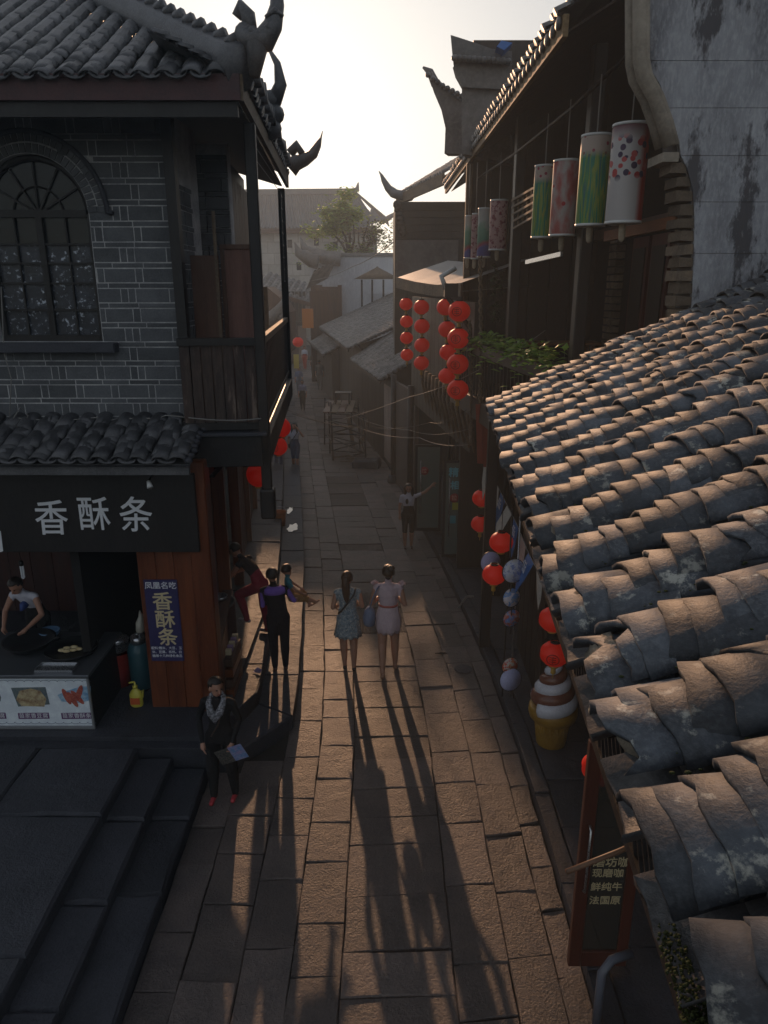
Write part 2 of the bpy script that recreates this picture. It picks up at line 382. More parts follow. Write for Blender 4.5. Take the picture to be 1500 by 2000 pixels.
# raised stone walk in front of the right-hand shops, with its kerb
def fxr(o): return lambda Y: cx(Y) + o
b = MB(); ys = [2 + i * .8 for i in range(26)]
for a, e in zip(ys, ys[1:]): b.quad((cx(a) + 1.7, a, -.02), (cx(a) + 5.5, a, -.02), (cx(e) + 5.5, e, -.02), (cx(e) + 1.7, e, -.02))
walk = struct('pavement', b, M_DIRT)
y = 2.2
while y < 21:
    e = y + rnd.uniform(.9, 1.5); mb = MB()
    slab(mb, [(cx(y) + 1.61, y), (cx(y) + 1.78, y), (cx(e) + 1.78, e), (cx(e) + 1.61, e)], -.05, .125, jit=.008)
    mb.build('kerb_stone', M_STEP, walk); y = e
for o0, o1 in ((1.79, 2.45), (2.45, 3.4), (3.4, 5.0)):
    y = 2.2
    while y < 21:
        e = y + rnd.uniform(.7, 1.3); mb = MB()
        slab(mb, [(cx(y) + o0, y), (cx(y) + o1, y), (cx(e) + o1, e), (cx(e) + o0, e)], -.05, .11, jit=.008)
        mb.build('paving_stone', M_STEP, walk); y = e

# stone ledge with a cut corner in front of the left shops: low step and upper walk
b = MB(); b.prism([(-1.24, 8.55, -.06), (-1.86, 7.72, -.06), (-2.3, 7.72, -.06), (-2.3, 8.6, -.06), (-3.6, 20, -.06), (-4.4, 30, -.06), (cx(30) - 1.33, 30, -.06), (cx(20) - 1.33, 20, -.06), (cx(12) - 1.33, 12, -.06)], (0, 0, .08))
ledge = struct('stone_ledge', b, M_DIRT)
corner = [(-1.22, 8.45), (-1.86, 7.62), (-1.98, 8.1), (-1.72, 8.75)]
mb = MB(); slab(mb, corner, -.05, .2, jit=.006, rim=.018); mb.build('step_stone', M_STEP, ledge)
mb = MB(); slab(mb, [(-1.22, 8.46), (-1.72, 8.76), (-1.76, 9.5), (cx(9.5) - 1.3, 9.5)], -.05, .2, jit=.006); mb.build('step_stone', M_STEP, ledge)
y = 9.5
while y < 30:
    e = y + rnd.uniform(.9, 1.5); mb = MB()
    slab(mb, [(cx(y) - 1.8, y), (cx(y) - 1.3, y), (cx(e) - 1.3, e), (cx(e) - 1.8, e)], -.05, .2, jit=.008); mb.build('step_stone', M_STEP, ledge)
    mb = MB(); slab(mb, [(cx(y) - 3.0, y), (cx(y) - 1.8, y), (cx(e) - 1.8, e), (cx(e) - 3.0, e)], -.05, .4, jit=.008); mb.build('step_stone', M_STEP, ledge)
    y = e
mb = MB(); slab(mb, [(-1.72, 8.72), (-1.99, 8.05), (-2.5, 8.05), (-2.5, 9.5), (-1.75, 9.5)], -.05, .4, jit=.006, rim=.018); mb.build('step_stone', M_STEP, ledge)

# broad steps climbing to the left, and the shop floor behind them
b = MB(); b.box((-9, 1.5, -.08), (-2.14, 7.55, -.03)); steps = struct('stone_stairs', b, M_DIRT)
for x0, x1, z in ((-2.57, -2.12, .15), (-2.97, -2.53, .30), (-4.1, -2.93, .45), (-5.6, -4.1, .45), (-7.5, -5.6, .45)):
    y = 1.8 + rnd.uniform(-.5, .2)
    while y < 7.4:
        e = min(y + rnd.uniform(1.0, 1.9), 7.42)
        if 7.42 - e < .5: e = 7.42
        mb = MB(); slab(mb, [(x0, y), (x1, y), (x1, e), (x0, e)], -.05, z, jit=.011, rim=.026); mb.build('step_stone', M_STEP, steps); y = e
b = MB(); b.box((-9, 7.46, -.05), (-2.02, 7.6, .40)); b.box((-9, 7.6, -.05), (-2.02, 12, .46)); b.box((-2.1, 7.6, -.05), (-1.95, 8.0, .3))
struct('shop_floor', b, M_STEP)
# wet patches
mw = plain('water_film', (.03, .03, .032), .04, 0, .6)
for i, (px, py, z, rx, ry, sd) in enumerate(((572, 1030, .215, .13, .34, 3), (566, 997, .215, .08, .3, 9), (862, 1276, .016, .10, .035, 5))):
    p = atZ(px, py, z); q = random.Random(sd); b = MB(); n = 18; vs = []
    for k in range(n):
        a = 2 * math.pi * k / n; s = q.uniform(.65, 1.15); vs.append((p.x + math.cos(a) * rx * s, p.y + math.sin(a) * ry * s, z))
    b.add(vs, [tuple(range(n))]); struct('puddle', b, mw)
# ------------------------------------------------------------------ generic tiled slope
def arc_tile(mb, L, W, H, th, n=6, cup=False, jit=0.0, r=None, taper=.93):
    """one barrel tile lying along +X (lower end at x=0), convex up (or cupped)"""
    r = r or rnd; s = -1 if cup else 1
    vs = []
    for x, k in ((0, 1.0), (L, taper)):
        for t in (th, 0):
            for i in range(n + 1):
                a = math.pi * (i / n - .5); 
                y = math.sin(a) * W / 2 * k * (1 if t else .96); z = s * (math.cos(a) * H * k) + (t if t else 0) 
                dx = r.uniform(-jit, jit) if x == 0 else 0
                vs.append((x + dx, y, z))
    m = n + 1; o0, i0, o1, i1 = 0, m, 2*m, 3*m
    fs = []
    for i in range(n):
        fs += [(o0+i, o0+i+1, o1+i+1, o1+i), (i0+i+1, i0+i, i1+i, i1+i+1), (o0+i+1, o0+i, i0+i, i0+i+1), (o1+i, o1+i+1, i1+i+1, i1+i)]
    fs += [(o0, o1, i1, i0), (o0+n, i0+n, i1+n, o1+n)]
    return mb.add(vs, fs, True)
def slope_frame(e0, e1, up):
    """frame on a roof slope: x = up the slope, y = along the eave"""
    e0 = Vector(e0); a = (Vector(e1) - e0); L = a.length; a.normalize()
    up = Vector(up); S = up.length
    y = a; x = (up - y * up.dot(y)).normalized(); z = x.cross(y)
    if z.z < 0: z = -z
    M = Matrix((x, y, z)).transposed().to_4x4(); M.translation = e0
    return M, L, S
def tiles_stuff(name, e0, e1, up, mat_, parent, pitch=.24, expo=.14, sag=0.0, kind='stuff', thin=5, curve=None, W=None, jitter=.012, deck=True):
    """a whole far tiled slope: deck plus cover tiles as real geometry in one part"""
    M, L, S = slope_frame(e0, e1, up); mb = MB(); n = max(1, int(L / pitch)); W = W or pitch * .72
    k = max(1, int(S / expo))
    def put(local): 
        v = M @ Vector(local)
        if curve: v.z += curve((v - M.translation), local)
        return v
    if deck:
        g = 8
        for i in range(g):
            for j in range(g):
                a, b_ = S * i / g, S * (i + 1) / g; c, d = L * j / g, L * (j + 1) / g
                mb.add([put((a, c, -.02)), put((b_, c, -.02)), put((b_, d, -.02)), put((a, d, -.02))], [(0, 1, 2, 3)])
    for j in range(n):
        yc = (j + .5) * L / n
        for i in range(k):
            x0 = i * expo + rnd.uniform(-jitter, jitter); y0 = yc + rnd.uniform(-jitter, jitter); hh = W * .33; tilt = rnd.uniform(.05, .11)
            vs = []
            for x, kk, lift in ((x0, 1.0, tilt * .25), (x0 + expo * 1.15, .92, 0)):
                for q in range(thin):
                    a = math.pi * (q / (thin - 1) - .5)
                    vs.append(put((x, y0 + math.sin(a) * W / 2 * kk, math.cos(a) * hh * kk + lift)))
            m = thin; vs.append(put((x0, y0, -.015)))
            fs = [(q, q + 1, m + q + 1, m + q) for q in range(m - 1)] + [(2 * m, q + 1, q) for q in range(m - 1)]
            mb.add(vs, fs, True)
    o = mb.build(name, mat_, parent)
    return tag(o, kind='stuff')

def horn(mb, base, out, rise, reach, w0, h0, curl=.35, n=9, side=None):
    """upswept eave horn, thick at the base and pointed at the tip"""
    base = Vector(base); out = Vector(out).normalized(); pts = []; rad = []
    for i in range(n):
        t = i / (n - 1)
        pts.append(base + out * (reach * math.sin(t * 1.35) / math.sin(1.35)) + Vector((0, 0, rise * t ** 1.9)))
        rad.append((h0 * (1 - t) ** .8 + .012))
    tip = pts[-1]; pts += [tip + Vector((0, 0, rise * .14)) + out * (-.05 * reach), tip + Vector((0, 0, rise * .26)) - out * (curl * reach * .45)]
    rad += [.012, .005]
    mb.tube(pts, rad, 7, flat=max(.3, w0 / h0 / 2 if h0 else 1)); return mb
def brick_box(mb, c, sx, sy, sz, r=None, ch=.006, M=None):
    """brick with broken corners"""
    r = r or rnd; x, y, z = sx / 2, sy / 2, sz / 2; vs = []
    for dz in (-1, 1):
        for dx, dy in ((-1, -1), (1, -1), (1, 1), (-1, 1)):
            vs.append(Vector((dx * (x - r.uniform(0, ch)), dy * y - (0 if dy > 0 else r.uniform(-.004, .004)), dz * (z - r.uniform(0, ch)))) )
    vs = [(M @ v if M is not None else v) + Vector(c) for v in vs]
    return mb.add(vs, [(3,2,1,0),(4,5,6,7),(0,1,5,4),(1,2,6,5),(2,3,7,6),(3,0,4,7)])

# ------------------------------------------------------------------ LEFT: grey brick corner house
LH = thing('brick_house', (-4.2, 9.5, .46), 'grey brick corner house with arched window, wooden balcony and upswept tiled eaves', 'house')
WY = 8.6; WX = -2.36                                     # front wall face and its right corner
wc = atY(62, 415, WY); wcx, wcz = wc.x, wc.z             # springing centre of the arch
RI, RO = .60, .80
zsill = atY(100, 668, WY).z
def in_window(x, z, m=0.0):
    if abs(x - wcx) < RI + m and zsill - m < z < wcz: return True
    return z >= wcz and (x - wcx) ** 2 + (z - wcz) ** 2 < (RO + m * .5) ** 2
# backing wall with the opening (mortar shows between the bricks)
b = MB(); zt, zb = 7.5, 3.55
b.box((-8, WY + .06, zb), (wcx - RI, WY + .3, zt)); b.box((wcx + RI, WY + .06, zb), (WX + .004, WY + .3, wcz)); b.box((wcx - RI, WY + .06, zb), (wcx + RI, WY + .3, zsill))
N = 14; vs = []
for i in range(N + 1):
    a = math.pi * i / N; vs.append((wcx + math.cos(a) * RI, wcz + math.sin(a) * RI))
for i in range(N):
    (x0, z0), (x1, z1) = vs[i], vs[i + 1]
    b.prism([(x0, WY + .06, z0), (x0, WY + .06, zt), (x1, WY + .06, zt), (x1, WY + .06, z1)], (0, .24, 0))
b.box((wcx + RI, WY + .06, wcz), (WX + .004, WY + .3, zt))
b.box((WX - .25, WY + .3, zb), (WX + .004, WY + 1.4, zt))
b.build('wall', M_MORTAR, LH)
# bricks: tall courses laid on edge alternating with thin flat courses
def course(y, x0, x1, z, h, seq, out, axis='x', fixed=None):
    x = x1; i = 0
    while x > x0:
        L = seq[i % len(seq)] * rnd.uniform(.93, 1.07); a = max(x - L, x0)
        out.append((a, x, z, h)); x = a; i += 1
bricks = []; z = zb + .42; i = 0
while z < zt - .05:
    h = .158 if i % 2 == 0 else .06
    sh = rnd.uniform(0, .2)
    course(WY, -7.6, WX, z, h, ([.30 + sh, .085, .34, .085] if i % 4 == 0 else [.085, .36, .085, .085, .33]) if i % 2 == 0 else [.30 + sh, .33, .31], bricks)
    z += h; i += 1
mass = MB(); cnt = 0
for a, e, z, h in bricks:
    c, zc = (a + e) / 2, z + h / 2
    if zc < wcz and zc > zsill - .02:
        if c > wcx: a = max(a, wcx + RI + .002)
        else: e = min(e, wcx - RI - .002)
    c = (a + e) / 2
    if (e - a) < .03 or in_window(c, zc): continue
    gap = .010; t = MB() if (c > -4.75 and cnt < 290) else mass
    brick_box(t, (c, WY + .070, zc), e - a - gap, .030 + rnd.uniform(-.003, .003), h - gap, ch=.003)
    if t is not mass: t.build('brick', M_BRICK, LH); cnt += 1
tag(mass.build('bricks_beyond', M_BRICK, LH), kind='stuff')
# corner return bricks on the street side of the projecting bay
for i in range(0, 26, 2):
    z = zb + .42 + (i // 2) * .218
    if z > 7.2: break
    for y0, y1 in ((WY + .1, WY + .42), (WY + .44, WY + .62), (WY + .64, WY + .98)):
        t = MB(); t.box((WX - .05, y0, z), (WX + .012, y1 - .015, z + .147)); t.build('brick', M_BRICK, LH)
        t = MB(); t.box((WX - .05, y0 + .06, z + .160), (WX + .012, y1 + .045, z + .207)); t.build('brick', M_BRICK, LH)
# arch of radial bricks in two rings with a thin hood
arch = MB()
for ring, (r0, r1, n) in enumerate(((RI, RI + .105, 30), (RI + .112, RO, 34))):
    for k in range(n):
        a = math.pi * (k + .5) / n; w2 = math.pi * (r0 + r1) / 2 / n - .010
        Mr = Matrix.Rotation(a - math.pi / 2, 3, 'Y').inverted() if False else Matrix.Rotation(-(a - math.pi / 2), 3, 'Y')
        t = MB(); brick_box(t, (wcx + math.cos(a) * (r0 + r1) / 2, WY + .062, wcz + math.sin(a) * (r0 + r1) / 2), w2, .034, r1 - r0 - .008, ch=.003, M=Mr)
        t.build('arch_brick', M_BRICK, LH)
t = MB(); pts = [(wcx + math.cos(math.pi * k / 24) * (RO + .02), WY + .035, wcz + math.sin(math.pi * k / 24) * (RO + .02)) for k in range(25)]
pts = [(pts[0][0] + .06, WY + .035, pts[0][2])] + pts + [(pts[-1][0] - .06, WY + .035, pts[-1][2])]
t.tube(pts, .028, 6); t.build('hood_mould', M_STEP, LH)
t = MB(); t.box((wcx - RI - .16, WY - .10, zsill - .12), (wcx + RI + .18, WY + .1, zsill - .005)); bevel(t.build('window_sill', M_STEP, LH), .012)
# window joinery
win = MB(); yf = WY + .14
for x in (wcx - RI + .03, wcx + RI - .03): win.box((x - .03, yf, zsill), (x + .03, yf + .07, wcz))
win.box((wcx - .035, yf - .003, zsill), (wcx + .035, yf + .073, wcz)); win.box((wcx - RI + .06, yf - .006, zsill), (wcx + RI - .06, yf + .064, zsill + .07))
win.box((wcx - RI + .06, yf - .009, wcz - .04), (wcx + RI - .06, yf + .06, wcz + .04))
win.tube([(wcx + math.cos(math.pi * k / 20) * (RI - .03), yf + .03, wcz + math.sin(math.pi * k / 20) * (RI - .03)) for k in range(21)], .04, 6)
W1 = win.build('window', M_BLACKWOOD, LH)
la = MB()
for k in range(1, 6): a = math.pi * k / 6; la.bar((wcx, yf + .03, wcz), (wcx + math.cos(a) * (RI - .05), yf + .03, wcz + math.sin(a) * (RI - .05)), .02)
la.tube([(wcx + math.cos(math.pi * k / 12) * .28, yf + .03, wcz + math.sin(math.pi * k / 12) * .28) for k in range(13)], .012, 5)
for s in (-1, 1):
    xa, xb = wcx + s * .035, wcx + s * (RI - .06)
    lo_, hi_ = min(xa, xb), max(xa, xb)
    for q in (.22, .45, .62, .78): zz = zsill + .07 + (wcz - .11 - zsill) * q; la.box((lo_, yf + .01, zz - .012), (hi_, yf + .045, zz + .012))
    for q in (.5,): xx = lo_ + (hi_ - lo_) * q; la.box((xx - .009, yf + .014, zsill + .07), (xx + .009, yf + .041, wcz - .04))
la.build('lattice', M_BLACKWOOD, W1)
mg = mat('frosted_pane', (.035, .04, .055), (.015, .017, .022), rough=.25, scale=6, fine=30, bump=.3, spots=(.50, .55, .64), spot_scale=15, spot_thr=.57)
for s in (-1, 1):
    xa, xb = sorted((wcx + s * .035, wcx + s * (RI - .06)))
    t = MB(); t.box((xa, yf + .05, zsill + .07), (xb, yf + .056, wcz - .33)); t.build('frosted_glass', mg, W1)
    t = MB(); t.box((xa, yf + .05, wcz - .31), (xb, yf + .056, wcz - .04)); t.build('glass', glass('dark_glass', (.12, .13, .15), .08, .5), W1)
t = MB(); vs = [(wcx + math.cos(math.pi * k / 20) * (RI - .05), yf + .05, wcz + math.sin(math.pi * k / 20) * (RI - .05)) for k in range(21)]
t.prism(vs, (0, .006, 0)); t.build('fanlight_glass', glass('dark_glass'), W1)
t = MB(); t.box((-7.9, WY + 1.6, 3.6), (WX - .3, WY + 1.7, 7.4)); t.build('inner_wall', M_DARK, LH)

# balcony: floor, posts, rails, planks
FX, FY = -1.40, 8.45; BX, BY = -1.80, 13.9               # outer corner near and far
dv = Vector((BX - FX, BY - FY, 0)); dl = dv.length; dv.normalize(); nv = Vector((-dv.y, dv.x, 0))   # nv points left, into the house
zf = 3.98
def bp(s, inn, z): return Vector((FX, FY, z)) + dv * s + nv * inn
def bbox(mb, s0, s1, i0, i1, z0, z1):
    P = [bp(s0, i0, z0), bp(s1, i0, z0), bp(s1, i1, z0), bp(s0, i1, z0)]; return mb.prism(P, (0, 0, z1 - z0))
t = MB(); bbox(t, 0.05, dl, .04, 1.3, zf - .1, zf); t.build('balcony_floor', M_WOOD, LH)
t = MB(); bbox(t, -.06, dl, -.06, .03, zf - .30, zf + .03); bevel(t.build('beam', M_WOOD, LH), .01)
t = MB(); bbox(t, -.08, .04, .03, .98, zf - .34, zf + .03); bevel(t.build('beam', M_BLACKWOOD, LH), .01)
t = MB(); bbox(t, -.14, .06, -.03, 1.0, zf + .035, zf + .075); bevel(t.build('ledge_board', M_STEP, LH), .008)
for s, zt_ in ((0, 7.3), (dl - .05, 7.3)):
    t = MB(); bbox(t, s - .06, s + .06, -.055, .065, zf - .75 if s == 0 else zf - .3, zt_); bevel(t.build('post', M_BLACKWOOD, LH), .012)
t = MB(); bbox(t, -.09, .10, -.085, .095, zf - 1.0, zf - .62); bevel(t.build('post_pendant', M_BLACKWOOD, LH), .03, 2)
t = MB(); t.box((WX + .01, WY - .1, zb), (WX + .12, WY + .05, zt)); t.build('post', M_BLACKWOOD, LH)
# front rail panel
zr = 5.10
t = MB(); bbox(t, -.05, .05, .06, .93, zr - .06, zr + .02); t.build('rail', M_BLACKWOOD, LH)
t = MB(); bbox(t, -.04, .04, .06, .93, zf + .10, zf + .18); t.build('rail', M_BLACKWOOD, LH)
for k in range(7):
    i0 = .075 + k * .122; t = MB(); bbox(t, -.012, .012, i0, i0 + .108, zf + .18, zr - .06); t.build('plank', M_BARKWOOD, LH)
# street-side rail
t = MB(); bbox(t, .07, dl - .12, -.03, .04, zr - .06, zr + .02); t.build('rail', M_GREYWOOD, LH)
t = MB(); bbox(t, .07, dl - .12, -.02, .03, zf + .12, zf + .18); t.build('rail', M_BLACKWOOD, LH)
for k in range(26):
    s = .16 + k * (dl - .4) / 25; t = MB(); bbox(t, s - .045, s + .045, -.006, .014, zf + .18, zr - .06); t.build('plank', M_BLACKWOOD, LH)
# recessed wall behind the balcony, boards leaning in front of it
YI = 10.2
t = MB(); t.box((WX - .2, YI, zf), (-2.0, YI + .2, 7.4)); t.build('recessed_wall', M_MORTAR, LH)
z = zf + .02; i = 0
while z < 7.25:
    h = .158 if i % 2 == 0 else .06; x = -2.0
    while x > WX - .1:
        L = rnd.choice((.3, .085, .34)) if i % 2 == 0 else .3; t = MB(); brick_box(t, (x - L / 2, YI - .02, z + h / 2), L - .01, .06, h - .01, ch=.003); t.build('brick', M_BRICK, LH); x -= L
    z += h; i += 1
t = MB()
for k in range(12):
    s0 = 1.95 + k * (dl - 2.3) / 12
bbox(t, 1.85, dl - .3, .62, .8, zf, 7.4); t.build('side_wall', M_WOOD, LH)
for k in range(9):
    s0 = 1.9 + k * .38; t = MB(); bbox(t, s0, s0 + .36, .58, .62, zf + .02, 7.2); t.build('wall_plank', M_BROWNWOOD, LH)
for k, (xa, xb, zt_, m_) in enumerate(((-2.27, -1.94, 6.02, M_BROWNWOOD), (-1.93, -1.53, 6.1, mat('reddish_board', (.20, .10, .08), (.12, .055, .042), (.27, .15, .12), rough=.65, scale=2, fine=25, bump=.25, stretch=(3, 3, .2))))):
    t = MB(); t.box((xa, 9.0 + .2 * k, zf + .01), (xb, 9.03 + .2 * k, zt_)); bevel(t.build('door_board', m_, LH), .006)
for xa, xb in ((-1.95, -1.50), ):
    t = MB()
    for x in (xa + .0, xb - .04): t.box((x, 9.17, zf + .01), (x + .045, 9.20, 6.14))
    t.box((xa, 9.165, 6.10), (xb, 9.20, 6.15)); t.build('door_frame', M_BROWNWOOD, LH)
t = MB(); t.box((-1.98, 8.98, zf), (-1.945, 9.01, 6.5)); t.build('pale_batten', M_GREYWOOD, LH)
# lattice panel at the far end of the balcony
t = MB()
for k in range(8): zz = 5.75 + k * .2; t.bar(bp(dl - .5, .0, zz), bp(dl - .08, .0, zz), .025)
for k in range(4): t.bar(bp(dl - .5 + k * .13, 0, 5.75), bp(dl - .5 + k * .13, 0, 7.2), .02)
t.build('lattice_panel', M_BLACKWOOD, LH)

# main roof: front slope and street slope meeting at a hip
ez = 7.48; E0 = Vector((-9.0, 7.62, ez)); E1 = Vector((-1.30, 7.62, ez)); E2 = Vector((-1.72, 14.1, ez))
rise = Vector((0, 4.6, 2.57))
t = MB(); t.bar(E0 + Vector((0, .03, -.03)), E1 + Vector((-.04, .03, -.03)), .05, .22); t.build('fascia', mat('dull_red_fascia', (.085, .04, .04), (.05, .028, .03), rough=.7, scale=3, bump=.2), LH)
t = MB(); t.bar(E0 + Vector((0, .09, -.2)), E1 + Vector((-.08, .09, -.2)), .06, .14); t.build('fascia', M_BLACKWOOD, LH)
t = MB(); t.bar(E1 + Vector((-.04, .03, -.03)), E2 + Vector((0, 0, -.03)), .05, .22); t.build('fascia', M_GREYWOOD, LH)
t = MB(); t.prism([E0 + Vector((0, .1, -.12)), E1 + Vector((-.1, .1, -.12)), E2 + Vector((-.1, 0, -.12)), Vector((-4, 14.1, ez + .5)), Vector((-4, 9.5, ez + .6)), Vector((-9, 9.5, ez + .6))], (0, 0, .03)); t.build('soffit', M_SOFFIT, LH)
# front slope tiles: the nearest courses one by one
M_, L_, S_ = slope_frame(E1 + Vector((-.12, 0, .05)), E0, rise)
covers = []
for v in range(5):
    q = MB(); arc_tile(q, .21, .19, .062, .013, 6, jit=.006); me = q.mesh('tile'); me.materials.append(M_TILEB); covers.append(me)
cups = []
for v in range(2):
    q = MB(); arc_tile(q, .25, .20, .045, .012, 6, cup=True, jit=.004); me = q.mesh('pan_tile'); me.materials.append(M_TILEB); cups.append(me)
RT = thing_roof = MB(); RT.add([M_ @ Vector(p) for p in ((-.02, 0, -.06), (S_, S_ * .78, -.06), (S_, L_, -.06), (-.02, L_, -.06))], [(0, 1, 2, 3)])
roofL = RT.build('front_roof', M_TILEB, LH)
ntile = 0; massL = MB()
for j in range(30):
    y = .14 + j * .232
    inst('pan_tile', cups[j % 2], M_ @ Matrix.Translation((-.06, y + .116, .05)), roofL)
    for i in range(62):
        x = -.02 + i * .085
        if x > S_ - .2 or y < x * .75 - .1: continue
        if i < 11 and j < 17:
            T = Matrix.Translation((x, y + rnd.uniform(-.012, .012), .0 + rnd.uniform(0, .008))) @ Euler((rnd.uniform(-.06, .06), rnd.uniform(-.02, .06) - .05, rnd.uniform(-.06, .06))).to_matrix().to_4x4()
            inst('tile', rnd.choice(covers), M_ @ T, roofL); ntile += 1
        else:
            q = MB(); arc_tile(q, .2, .19, .062, .012, 4); T = M_ @ Matrix.Translation((x, y + rnd.uniform(-.01, .01), 0)) @ Euler((0, -.05, 0)).to_matrix().to_4x4()
            massL.add([T @ Vector(v) for v in q.v], q.f, True)
tag(massL.build('upper_tiles', M_TILEB, roofL), kind='stuff')
# street slope
up2 = nv * .9 + Vector((0, 0, .42))
tiles_stuff('street_roof', E1 + Vector((.02, .15, .05)), E2 + Vector((.02, 0, .05)), up2, M_TILEB, LH, pitch=.23, expo=.12)
# hip ridge with its upswept horn, dragon finial and the far horn
hip = MB(); p0 = E1 + Vector((-.02, .05, .12)); hp = [p0 + Vector((-1.9, 2.2, 1.25)) * t_ for t_ in (2.3, 1.6, 1.0, .6, .25, .08)]
hip.tube(hp + [p0], [.15, .15, .15, .14, .14, .15, .16], 8, flat=1.3); HR = hip.build('hip_ridge', M_TILEB, LH)
hb = MB()
for k in range(30):
    c = p0 + Vector((-1.9, 2.2, 1.25)) * (.05 + k * .07) + Vector((0, 0, .19)); hb.tube([c + Vector((-.05, .02, 0)), c + Vector((.05, -.02, .02))], [.05, .06], 6)
hb.build('ridge_caps', M_TILEB, HR)
t = MB(); hc = atY(492, 118, 7.65)
hpts = [atY(478, 60, 7.75), atY(497, 82, 7.7), atY(517, 78, 7.68), atY(533, 50, 7.68), atY(541, 12, 7.7), atY(540, -40, 7.75), atY(530, -90, 7.8)]
t.tube(hpts, [.13, .16, .155, .125, .09, .06, .02], 12, flat=.7); t.tube([atY(462, 34, 7.75), atY(472, 16, 7.74), atY(484, 30, 7.72), atY(490, 60, 7.7)], [.05, .075, .07, .06], 8)
t.tube([atY(485, 62, 7.66), atY(502, 96, 7.62), atY(497, 150, 7.6)], [.08, .10, .05], 8)
t.build('eave_horn', M_TILEB, LH)
t = MB()
for k in range(7):
    a_ = hpts[0].lerp(hpts[1], .5) if k == 0 else hpts[min(k, 5)]; b2_ = hpts[min(k + 1, 6)]; c_ = a_.lerp(b2_, .4) + Vector((.02, -.10 + .01 * k, .0)); t.tube([c_ + Vector((-.09, 0, -.02)), c_ + Vector((0, -.03, .03)), c_ + Vector((.07, 0, -.01))], [.02, .032, .015], 6)
tag(t.build('horn_scrolls', M_TILEB, LH), kind='stuff')
t = MB(); fb = E1.lerp(E2, .42) + Vector((.03, 0, .12))
for dz, dx, rr in ((0, 0, .14), (.16, .05, .13), (.32, .02, .12)): t.sphere(fb + Vector((dx, 0, dz)), rr, 8, 6, (1, 1.3, 1))
t.tube([fb + Vector((.05, 0, .3)), fb + Vector((.16, -.1, .48)), fb + Vector((.12, -.05, .72)), fb + Vector((-.02, 0, .95))], [.10, .08, .045, .008], 7)
t.build('dragon_finial', M_TILEB, LH)
t = MB(); f0 = E2 + Vector((-.1, -.1, .12))
q = [atY(566, 330, 13.9), atY(578, 318, 13.9), atY(596, 312, 13.9), atY(612, 300, 13.9), atY(621, 283, 13.9), atY(627, 268, 13.9), atY(630, 256, 13.9)]
t.tube(q, [.28, .24, .19, .16, .11, .03, .012], 8, flat=.55); t.tube([atY(566, 300, 13.9), atY(580, 285, 13.9), atY(590, 300, 13.9)], [.14, .16, .1], 7, flat=.6)
t.build('eave_horn', M_TILEB, LH)
for k in range(15):
    t = MB(); c = E1.lerp(E2, .1 + k * .058) + Vector((.05, 0, .13)); t.tube([c, c + Vector((.0, .02, .1 + .05 * (k % 3)))], [.07, .05], 6); t.build('eave_tile', M_TILEB, LH)

# ground floor: black pillars, red boards, back of the shop
t = MB(); t.box((-9, 8.45, 3.5), (-2.1, 8.75, 4.05)); t.build('lintel', M_BLACKWOOD, LH)
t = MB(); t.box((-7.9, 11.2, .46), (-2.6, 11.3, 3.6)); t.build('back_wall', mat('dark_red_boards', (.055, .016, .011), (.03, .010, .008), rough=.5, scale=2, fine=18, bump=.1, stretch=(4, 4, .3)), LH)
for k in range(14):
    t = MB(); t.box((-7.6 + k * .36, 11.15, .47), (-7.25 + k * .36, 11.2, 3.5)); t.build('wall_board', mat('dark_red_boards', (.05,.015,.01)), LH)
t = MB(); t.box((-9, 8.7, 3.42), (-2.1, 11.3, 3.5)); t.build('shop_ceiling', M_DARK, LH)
for k, (xa, xb) in enumerate(((-3.0, -2.78), (-2.775, -2.56), (-2.555, -2.33))):
    t = MB(); t.box((xa, 8.25, .46), (xb, 8.29, 2.68)); bevel(t.build('board', M_REDWOOD, LH), .004)
t = MB(); t.box((-2.325, 8.16, .42), (-2.08, 8.4, 3.75)); bevel(t.build('pillar', M_REDWOOD, LH), .015)
# street-side ground floor: low red dado, posts, dark openings
def sp(s, inn, z): return Vector((-2.1, 8.3, z)) + Vector((-.115, .9934, 0)) * s - Vector((.9934, .115, 0)) * inn
def sbox(mb, s0, s1, i0, i1, z0, z1): return mb.prism([sp(s0, i0, z0), sp(s1, i0, z0), sp(s1, i1, z0), sp(s0, i1, z0)], (0, 0, z1 - z0))
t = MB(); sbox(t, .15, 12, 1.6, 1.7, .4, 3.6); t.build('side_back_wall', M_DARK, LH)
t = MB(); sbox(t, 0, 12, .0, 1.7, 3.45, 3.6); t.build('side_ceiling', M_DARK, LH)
for k, s in enumerate((1.9, 4.2, 6.6, 9.0, 11.2)):
    t = MB(); sbox(t, s - .09, s + .09, 0, .18, .4, 3.5); bevel(t.build('pillar', M_REDWOOD, LH), .015)
for k in range(4):
    s0 = .12 + k * .42; t = MB(); sbox(t, s0, s0 + .40, .02, .06, .4, 1.25); t.build('dado_board', M_REDWOOD, LH)
t = MB(); sbox(t, .1, 1.85, -.02, .12, 1.25, 1.31); t.build('dado_cap', M_BROWNWOOD, LH)
for k in range(5):
    s0 = 2.1 + k * .4; t = MB(); sbox(t, s0, s0 + .38, .25, .29, .4, 3.4); t.build('door_board', M_BROWNWOOD, LH)
for s0 in (4.4, 6.8, 9.2):
    for k in range(5):
        t = MB(); sbox(t, s0 + k * .42, s0 + k * .42 + .4, .1, .14, .4, 3.4); t.build('door_board', M_REDWOOD if s0 < 6 else M_BROWNWOOD, LH)
